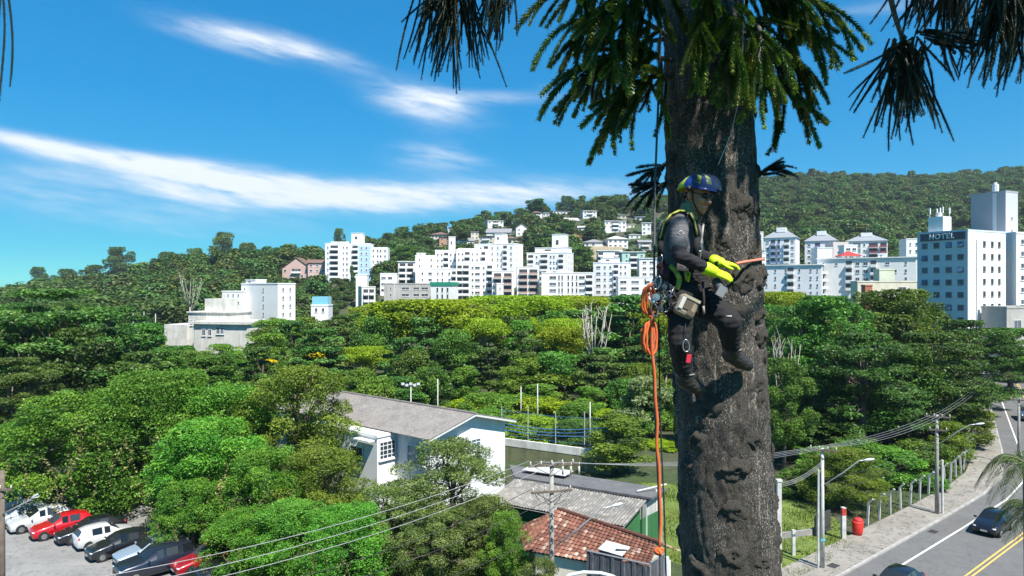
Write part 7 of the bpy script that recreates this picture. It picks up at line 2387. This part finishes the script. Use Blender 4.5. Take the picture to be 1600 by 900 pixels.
def utility_pole(px, d, ytop, label, rb=.15, rt=.10, arms=(), armdir=(1, .1, 0), lamp=None, mat=None, group='utility poles along the street'):
    x = (px - 800) / F * d; zt = CAMZ + (HOR - ytop) / F * d
    root = empty('utility_pole', (x, d, 0)); tag(root, label, 'pole', group)
    MB().tube([(0, 0, 0), (0, 0, zt * .5), (0, 0, zt)], [rb, (rb + rt) / 2, rt], 12).build('shaft', mat or M_POLE, root, smooth=True)
    av = Vector(armdir).normalized()
    for (dz, l, n) in arms:
        o = MB().box((0, -.14, zt - dz), (l, .10, .11), rot=Matrix.Rotation(math.atan2(av.y, av.x), 3, 'Z')).build('crossarm', M_WOOD, root)
        for k in range(n):
            p = av * (l * (-.46 + .92 * k / max(1, n - 1))) + Vector((0, -.14, zt - dz + .05))
            b = MB(); b.tube([p, p + Vector((0, 0, .06)), p + Vector((0, 0, .10)), p + Vector((0, 0, .15)), p + Vector((0, 0, .2))], [.02, .06, .035, .055, .025], 8); b.build('insulator', M_INS, o, smooth=True)
        b = MB(); b.tube([Vector((0, -.12, zt - dz - .55)), av * l * .38 + Vector((0, -.14, zt - dz - .03))], .018, 5); b.tube([Vector((0, -.12, zt - dz - .55)), av * -l * .38 + Vector((0, -.14, zt - dz - .03))], .018, 5); b.build('brace', M_GUN, o)
    if lamp: lamp_arm(root, None, None, None, [Vector(p) - Vector((x, d, 0)) for p in lamp])
    return root, Vector((x, d, zt))


p0, T0 = utility_pole(862, 36, 722, 'weathered concrete utility pole with two crossarms in front of the tiled roof', .15, .105, [(.12, 2.5, 5), (1.5, 2.2, 4)], (1, .25, 0), lamp=[at(869, 853, 35.9), at(905, 825, 35.6), at(940, 795, 35.3), at(955, 791, 35.2)])
for k in range(3):
    c = Vector((.55 + .42 * k, -.35, T0.z - .55)); b = MB(); b.tube([c, c + Vector((0, 0, .42))], .055, 8); b.tube([c + Vector((0, 0, .42)), c + Vector((.05, .1, .62))], .015, 5); b.build('fuse_cutout', plain((.45, .42, .38), .4), p0, smooth=True)
b = MB()
for s in (-1, 1):
    for q in (.5, .95):
        b.tube([Vector((s * q, -.14, T0.z - 1.5)), Vector((s * q * .7, -.2, T0.z - 1.95)), Vector((s * .12, -.12, T0.z - 2.2))], .015, 5)
b.build('jumper_cable', M_WIRED, p0)
b = MB()
for k in range(9): b.tube([Vector((-.02, -.17, T0.z - 2.6 - .32 * k)), Vector((.12 * (-1) ** k, -.19, T0.z - 2.8 - .32 * k))], .03, 5)
b.build('cable_bundle', M_WIRED, p0)
p1__, T1 = utility_pole(1285, 44.2, 700, 'slim pale concrete lamp pole on the pavement beside the lawn', .14, .09, [(.10, 1.6, 4)], (.78, -.4, 0), lamp=[at(1288, 757, 44.1), at(1318, 738, 43.6), at(1342, 720, 43.2), at(1350, 719, 43.1)], mat=M_POLEW)
b = MB().box((0, 0, 1.9), (.30, .30, .08)); b.build('painted_band', plain((.1, .42, .5)), p1__)
p2__, T2 = utility_pole(1464, 54.8, 648, 'tall utility pole farther along the pavement with curved lamp arm', .16, .10, [(.15, 1.7, 4), (1.2, 1.2, 3)], (.78, -.4, 0), lamp=[at(1470, 692, 54.7), at(1495, 675, 54.2), at(1515, 664, 53.8), at(1524, 663, 53.6)])
b = MB(); b.tube([(.45, 0, 0), (.42, 0, T2.z * .55)], .09, 8); b.build('stay_post', M_POLEW, p2__)
b = MB(); b.tube([(-.32, -.1, 0), (-.30, -.1, 6.4)], .07, 8); b.build('stay_post', M_POLEW, p1__)
p3__, T3 = utility_pole(3, 37, 735, 'dark utility pole cut by the left edge beside the car park', .17, .13, [(1.0, 1.2, 3)], (1, .1, 0), lamp=[at(4, 803, 36.9), at(30, 790, 36.7), at(46, 782, 36.6), at(50, 779, 36.5)], mat=M_WOOD)
p4__, T4 = utility_pole(1545, 93, 585, 'distant utility pole at the road bend', .15, .1, [(.2, 1.6, 3)], (.8, -.5, 0))
p5__, T5 = utility_pole(1592, 70, 622, 'utility pole behind the palm at the right edge', .15, .1, [(.2, 1.6, 3)], (.8, -.5, 0))
wp = empty('white_post', at(1217, 900, 43.2)); wp.location.z = 0; tag(wp, 'square white concrete post standing right against the trunk edge', 'post')
zt = CAMZ + (HOR - 752) / F * 43.2
MB().bx(-.13, .13, -.13, .13, 0, zt).build('shaft', M_POLEW, wp); MB().bx(-.17, .17, -.17, .17, zt + .002, zt + .12).build('cap', M_POLEW, wp); MB().bx(-.32, -.131, -.12, .12, 3.6, 4.4).build('meter_box', plain((.5, .5, .48)), wp)
# arc of a nearer street lamp just entering the picture at the bottom
lp = empty('street_lamp', (3.2, 29.0, 0)); tag(lp, 'pale curved street lamp arm at the bottom edge before the hoarding', 'street lamp')
LZ = CAMZ + (HOR - 894) / F * 29.0
MB().tube([(-1.4, 0, 0), (-1.4, 0, LZ - 1.2)], .07, 10).build('shaft', M_POLEW, lp, smooth=True)
MB().tube([(-1.4, 0, LZ - 1.2), (-1.25, 0, LZ - .5), (-.8, 0, LZ - .12), (-.2, 0, LZ), (.5, 0, LZ - .03), (1.0, 0, LZ - .16), (1.5, 0, LZ - .42)], .07, 10).build('arm', plain((.6, .62, .64), .4), lp, smooth=True)
MB().ball((1.7, 0, LZ - .55), 1, 10, 7, sq=(.4, .16, .1)).build('lamp_head', plain((.6, .62, .64), .4), lp, smooth=True)


def wire(p, q, sag, label, r=.014, mat=None):
    return tag(MB().tube(sagline(Vector(p), Vector(q), sag, 16), r, 5).build('power_line', mat or M_WIRE, smooth=True), label, 'power line', 'overhead power lines')


LW = 'pale power line running left from the utility pole over the bushes, '
for k, (off_, dz, e, nm) in enumerate(((-1.15, -.05, (-40, 934, 22), 'topmost strand'), (-.35, -.05, (-60, 962, 21.5), 'second strand'), (.45, -.05, (-30, 975, 21), 'third strand'))):
    wire(T0 + Vector((off_, -.14, dz + .15)), at(*e), .7 + .1 * k, LW + nm, .015)
for k, (off_, e, nm) in enumerate(((-1.0, (60, 985, 22), 'upper strand'), (.9, (120, 1010, 21.5), 'lower strand'))):
    wire(T0 + Vector((off_, -.14, -1.35)), at(*e), .9, 'dark cable running left from the lower crossarm, ' + nm, .014, M_WIRED)
wire(T0 + Vector((0, -.1, -3.6)), at(150, 1040, 22), .8, 'low dark telephone cable crossing the bushes at the bottom edge', .016, M_WIRED)
for k in range(4):
    wire(T0 + Vector((-.9 + .6 * k, -.14, .05)), T1 + Vector((-.6 + .4 * k, -.1, .1)), .45 + .05 * k, 'power line passing behind the trunk between the two nearer poles, %s strand' % ('first', 'second', 'third', 'fourth')[k], .010)
for k in range(4):
    wire(T1 + Vector((-.6 + .4 * k, -.1, .1)), T2 + Vector((-.6 + .4 * k, -.1, 0)), .35 + .05 * k, 'power line between the two pavement poles, %s strand' % ('first', 'second', 'third', 'fourth')[k], .010)
for k in range(3):
    wire(T1 + Vector((0, -.1, -2.0 - .35 * k)), T2 + Vector((0, -.1, -1.9 - .4 * k)), .45, 'dark telephone cable between the pavement poles, %s one' % ('upper', 'middle', 'lower')[k], .014, M_WIRED)
for k in range(3):
    wire(Vector((wp.location.x, 43.2, zt - .1 - .12 * k)), T1 + Vector((0, -.1, -.75 - .12 * k)), .3, 'pale service cable from white post to lamp pole, %s one' % ('upper', 'middle', 'lower')[k], .012)
for k in range(3):
    wire(T2 + Vector((-.4 + .4 * k, -.1, 0)), T4 + Vector((-.4 + .4 * k, 0, 0)), .5, 'power line running from the tall pavement pole to the road bend, %s strand' % ('first', 'second', 'third')[k], .010)
wire(T3 + Vector((0, 0, -.9)), at(-60, 800, 40), .1, 'short cable at the left edge pole', .014, M_WIRED)

# floodlight and thin masts behind the hall
def mast(px, yb, yt, d, label, head=False):
    x = (px - 800) / F * d; z0, z1 = 0.0, CAMZ + (HOR - yt) / F * d
    root = empty('mast', (x, d, 0)); tag(root, label, 'mast')
    MB().tube([(0, 0, 0), (0, 0, z1)], [.09, .06], 7).build('shaft', M_POLEW, root, smooth=True)
    if head:
        for k in range(5): MB().box((-.9 + .45 * k, -.1, z1 + (.1 if k % 2 else .25)), (.34, .14, .26)).build('floodlight', plain((.6, .6, .6)), root)
        MB().box((0, 0, z1), (2.2, .08, .08)).build('light_bar', M_STEEL, root)


mast(642, 700, 603, 80, 'floodlight mast rising behind the hall roof', True)
mast(684, 700, 592, 84, 'thin mast right of the floodlight mast')
mast(814, 700, 604, 88, 'thin pale pole in the bushes above the net')
mast(840, 720, 600, 84, 'thin mast behind the net beside the hall')
mast(922, 720, 628, 76, 'pale net pole beside the round glossy tree')
for (px, yt) in ((208, 490), (225, 488), (243, 490)): mast(px, 560, yt, 140, 'slim flag mast left of the institute building, %s' % {208: 'left one', 225: 'middle one', 243: 'right one'}[px])
mast(616, 470, 442, 300, 'old palm trunk like mast in front of the grey concrete building')

# ------------------------------------------------------------------ fence along the pavement
FG = 'bent concrete fence posts along the pavement'
pm = MB(); pm.bx(-.07, .07, -.07, .07, 0, 1.75)
i = len(pm.v); pm.v += [(-.07, -.07, 1.75), (.07, -.07, 1.75), (.07, .07, 1.75), (-.07, .07, 1.75), (-.07 - .32, -.07, 2.1), (.07 - .32, -.07, 2.16), (.07 - .32, .07, 2.16), (-.07 - .32, .07, 2.1)]
for f in ((4, 5, 6, 7), (0, 1, 5, 4), (1, 2, 6, 5), (2, 3, 7, 6), (3, 0, 4, 7)): pm.f.append(tuple(i + k for k in f)); pm.m.append(0)
pme = pm.mesh('fence_post', M_POLEW)
fl = offset_line(KERB, -3.15)
ORD = 'first second third fourth fifth sixth seventh eighth ninth tenth eleventh twelfth thirteenth fourteenth fifteenth sixteenth seventeenth eighteenth nineteenth twentieth'.split()
seg = []
acc = 0.0
for k in range(3, 11):
    a, c = Vector(fl[k]), Vector(fl[k + 1]); L_ = (c - a).length; s = -acc
    while s < L_:
        if s >= 0: seg.append((a + (c - a) * (s / L_), math.atan2((c - a).y, (c - a).x)))
        s += 2.0
    acc = L_ - (s - 2.0)
# only the run that stands in the open, from the gate pillar on
seg = [s_ for s_ in seg if 25.5 < s_[0].x < 62]
rgf = random.Random(4)
for k, (p, a) in enumerate(seg[:20]):
    o = link('fence_post', pme, None, (p.x, p.y, 0), (rgf.uniform(-.05, .05), rgf.uniform(-.07, .07), a + math.pi / 2))
    tag(o, 'bent top concrete fence post, %s from the red bin' % ORD[k], 'fence post', FG)
for k, z in enumerate((.5, .95, 1.4)):
    tag(MB().tube([(p.x, p.y, z) for p, a in seg], .008, 4).build('fence_wire', M_WIRED), ('lowest', 'middle', 'top')[k] + ' wire strung along the bent concrete fence posts', 'fence wire')
for k, px in enumerate((1254, 1231)):
    p = on_z(px, 872 if k == 0 else 882); o = MB().bx(-.1, .1, -.1, .1, 0, 1.7).build('gate_post', M_POLEW, None, (p.x - .4, p.y + .5, 0)); tag(o, ('short straight concrete post on the lawn left of the lamp pole', 'straight concrete post close to the trunk edge on the lawn')[k], 'post')
p = on_z(1322, 846); pr = empty('gate_pillar', (p.x, p.y + .4, 0)); tag(pr, 'white gate pillar with red top stripe before the dark gateway', 'pillar')
MB().bx(-.14, .14, -.14, .14, 0, 2.3).build('shaft', M_POLEW, pr); MB().bx(-.15, .15, -.15, .15, 1.75, 2.25).build('red_stripe', plain((.5, .05, .03), .7), pr)
p = on_z(1340, 838); rb = empty('red_bin', (p.x, p.y, 0.126)); tag(rb, 'bright red round bin beside the gate pillar', 'bin')
b = MB(); b.tube([(0, 0, 0), (0, 0, .25), (0, 0, .9), (0, 0, 1.0)], [.28, .36, .40, .38], 14); b.build('body', plain((.62, .03, .02), .6, var=.2), rb, smooth=True); b = MB(); b.ball((0.05, 0, 1.05), 1, 12, 7, sq=(.34, .34, .2)); b.build('lid', plain((.5, .025, .02), .6), rb, smooth=True)
p = on_z(1305, 840); o = MB().bx(-1.1, 1.1, -.06, .06, 0, 1.5).build('metal_gate', plain((.05, .048, .045), .7), None, (p.x - .5, p.y + .9, 0), (0, 0, .68)); tag(o, 'dark sheet metal gate between the lamp pole and pillar', 'gate')
p = on_z(1255, 845); o = MB().bx(-2.2, 2.2, -.10, .10, 0, .45).build('low_wall', M_CONCD, None, (p.x, p.y + .8, 0), (0, 0, .3)); tag(o, 'low dark concrete wall crossing the lawn right of the trunk', 'wall')

# grass on the lawn and weeds along the fence
rng = np.random.default_rng(3)
LP = [(9, 47), (15.5, 40.5), (24.5, 48.8), (25.5, 56), (22, 62), (12, 64), (9, 62)]
def inside(x, y):
    c = False
    for k in range(len(LP)):
        (x0, y0), (x1, y1) = LP[k], LP[k - 1]
        if (y0 > y) != (y1 > y) and x < (x1 - x0) * (y - y0) / (y1 - y0) + x0: c = not c
    return c
G = [(x, y) for x, y in zip(rng.uniform(9, 26, 26000), rng.uniform(40.5, 64, 26000)) if inside(x, y)]
for (q, a) in seg:
    for _ in range(110):
        G.append((q.x + rng.normal(0, .7) - .5, q.y + rng.normal(0, .7) + .5))
G = np.array(G); n = len(G); h = rng.uniform(.05, .20, n) * (1 + .8 * np.sin(G[:, 0] * 1.3) * np.cos(G[:, 1] * 1.1)); a = rng.uniform(0, 6.28, n); w = .03
P0 = np.stack([G[:, 0], G[:, 1], np.zeros(n)], 1); dx = np.stack([np.cos(a) * w, np.sin(a) * w, 0 * a], 1); tip = P0 + np.stack([rng.normal(0, .07, n), rng.normal(0, .07, n), h], 1)
V = np.stack([P0 - dx, P0 + dx, tip + dx * .3, tip - dx * .3], 1).reshape(-1, 3)
L_GRASS = leafmat('grass_blades', (.05, .10, .015), (.11, .17, .025), (.22, .25, .06), hue_var=0)
tag(link('grass', mesh_np('grass', V, np.arange(4 * n).reshape(-1, 4), L_GRASS, np.clip(.5 + .3 * np.sin(G[:, 0] * .9 + G[:, 1] * .5) + rng.normal(0, .2, n), 0, 1))), 'short yellowish grass on the lawn beside the trunk and along the fence', 'grass', kind='stuff')

# ------------------------------------------------------------------ palm at the right edge
def palm(x, y, H, label, seed=1, n=17, Lf=2.6):
    rg2 = random.Random(seed); root = empty('palm_tree', (x, y, 0)); tag(root, label, 'palm tree')
    pts = [(0, 0, 0), (.1, 0, H * .5), (0, 0, H)]; MB().tube(pts, [.2, .15, .12], 10).build('trunk', M_BARK, root, smooth=True)
    L_P = leafmat('palm_leaf_%d' % seed, (.03, .06, .012), (.07, .115, .02), (.17, .17, .05), rough=.4, hue_var=.08)
    for k in range(n):
        a = 2.39996 * k; up0 = rg2.uniform(.1, 1.2); V, Q, T = [], [], []
        N = 22; prev = None; P = []
        for j in range(N + 1):
            t_ = j / N; r = Lf * (t_ - .12 * t_ * t_); z = Lf * (up0 * t_ - (0.55 + up0 * .62) * t_ * t_ * 1.25); P.append(Vector((math.cos(a) * r * .85, math.sin(a) * r * .85, H + z)))
        b = MB(); b.tube(P, [.03 * (1 - .85 * j / N) for j in range(N + 1)], 5)
        fr = b.build('frond', plain((.16, .17, .06), .6), root, smooth=True)
        for j in range(3, N + 1):
            tg = (P[min(j + 1, N)] - P[j - 1]).normalized(); s = tg.cross(Vector((0, 0, 1))).normalized()
            ll = .55 * math.sin(math.pi * min(.97, .12 + .88 * j / N)) ** .6 + .08
            for sd in (-1, 1):
                for h in (0, .5):
                    c = P[j] if h == 0 else P[j].lerp(P[j - 1], .5)
                    dr = (s * sd * .8 + tg * .6 + Vector((0, 0, -.35 + rg2.uniform(-.2, .25)))).normalized(); e = c + dr * ll + Vector((0, 0, -.10 * ll)); m = c + dr * ll * .5; w = tg * .022
                    i = len(V); V += [c - w * .6, m - w, e, m + w]; Q.append((i, i + 1, i + 2, i + 3)); T.append(rg2.uniform(.2, .7))
        o = link('leaflets', mesh_np('leaflets', np.array([tuple(v) for v in V]), np.array(Q), L_P, T), fr); o['kind'] = 'stuff'
    return root


palm(23.4, 31.5, 10.0, 'feathery palm cut by the right edge in front of the road', 1)
palm(24.9, 33.0, 7.4, 'lower palm at the right edge under the taller palm', 2, 15, 2.2)

# ------------------------------------------------------------------ air
hz = MB().bx(-1100, 1500, -60, 1600, -3, 260).build('haze', [])
tag(hz, kind='stuff'); hz['label'] = 'thin pale haze of humid air over the valley'; hz['category'] = 'haze'
hm_ = bpy.data.materials.new('haze_air'); hm_.use_nodes = True
hn, hl = hm_.node_tree.nodes, hm_.node_tree.links
hn.clear()
ho_ = hn.new('ShaderNodeOutputMaterial'); pv = hn.new('ShaderNodeVolumePrincipled')
pv.inputs['Density'].default_value = 0.00012
pv.inputs['Color'].default_value = (0.80, 0.90, 1.0, 1)
pv.inputs['Anisotropy'].default_value = 0.2
hl.new(pv.outputs[0], ho_.inputs['Volume'])
hz.data.materials.append(hm_)
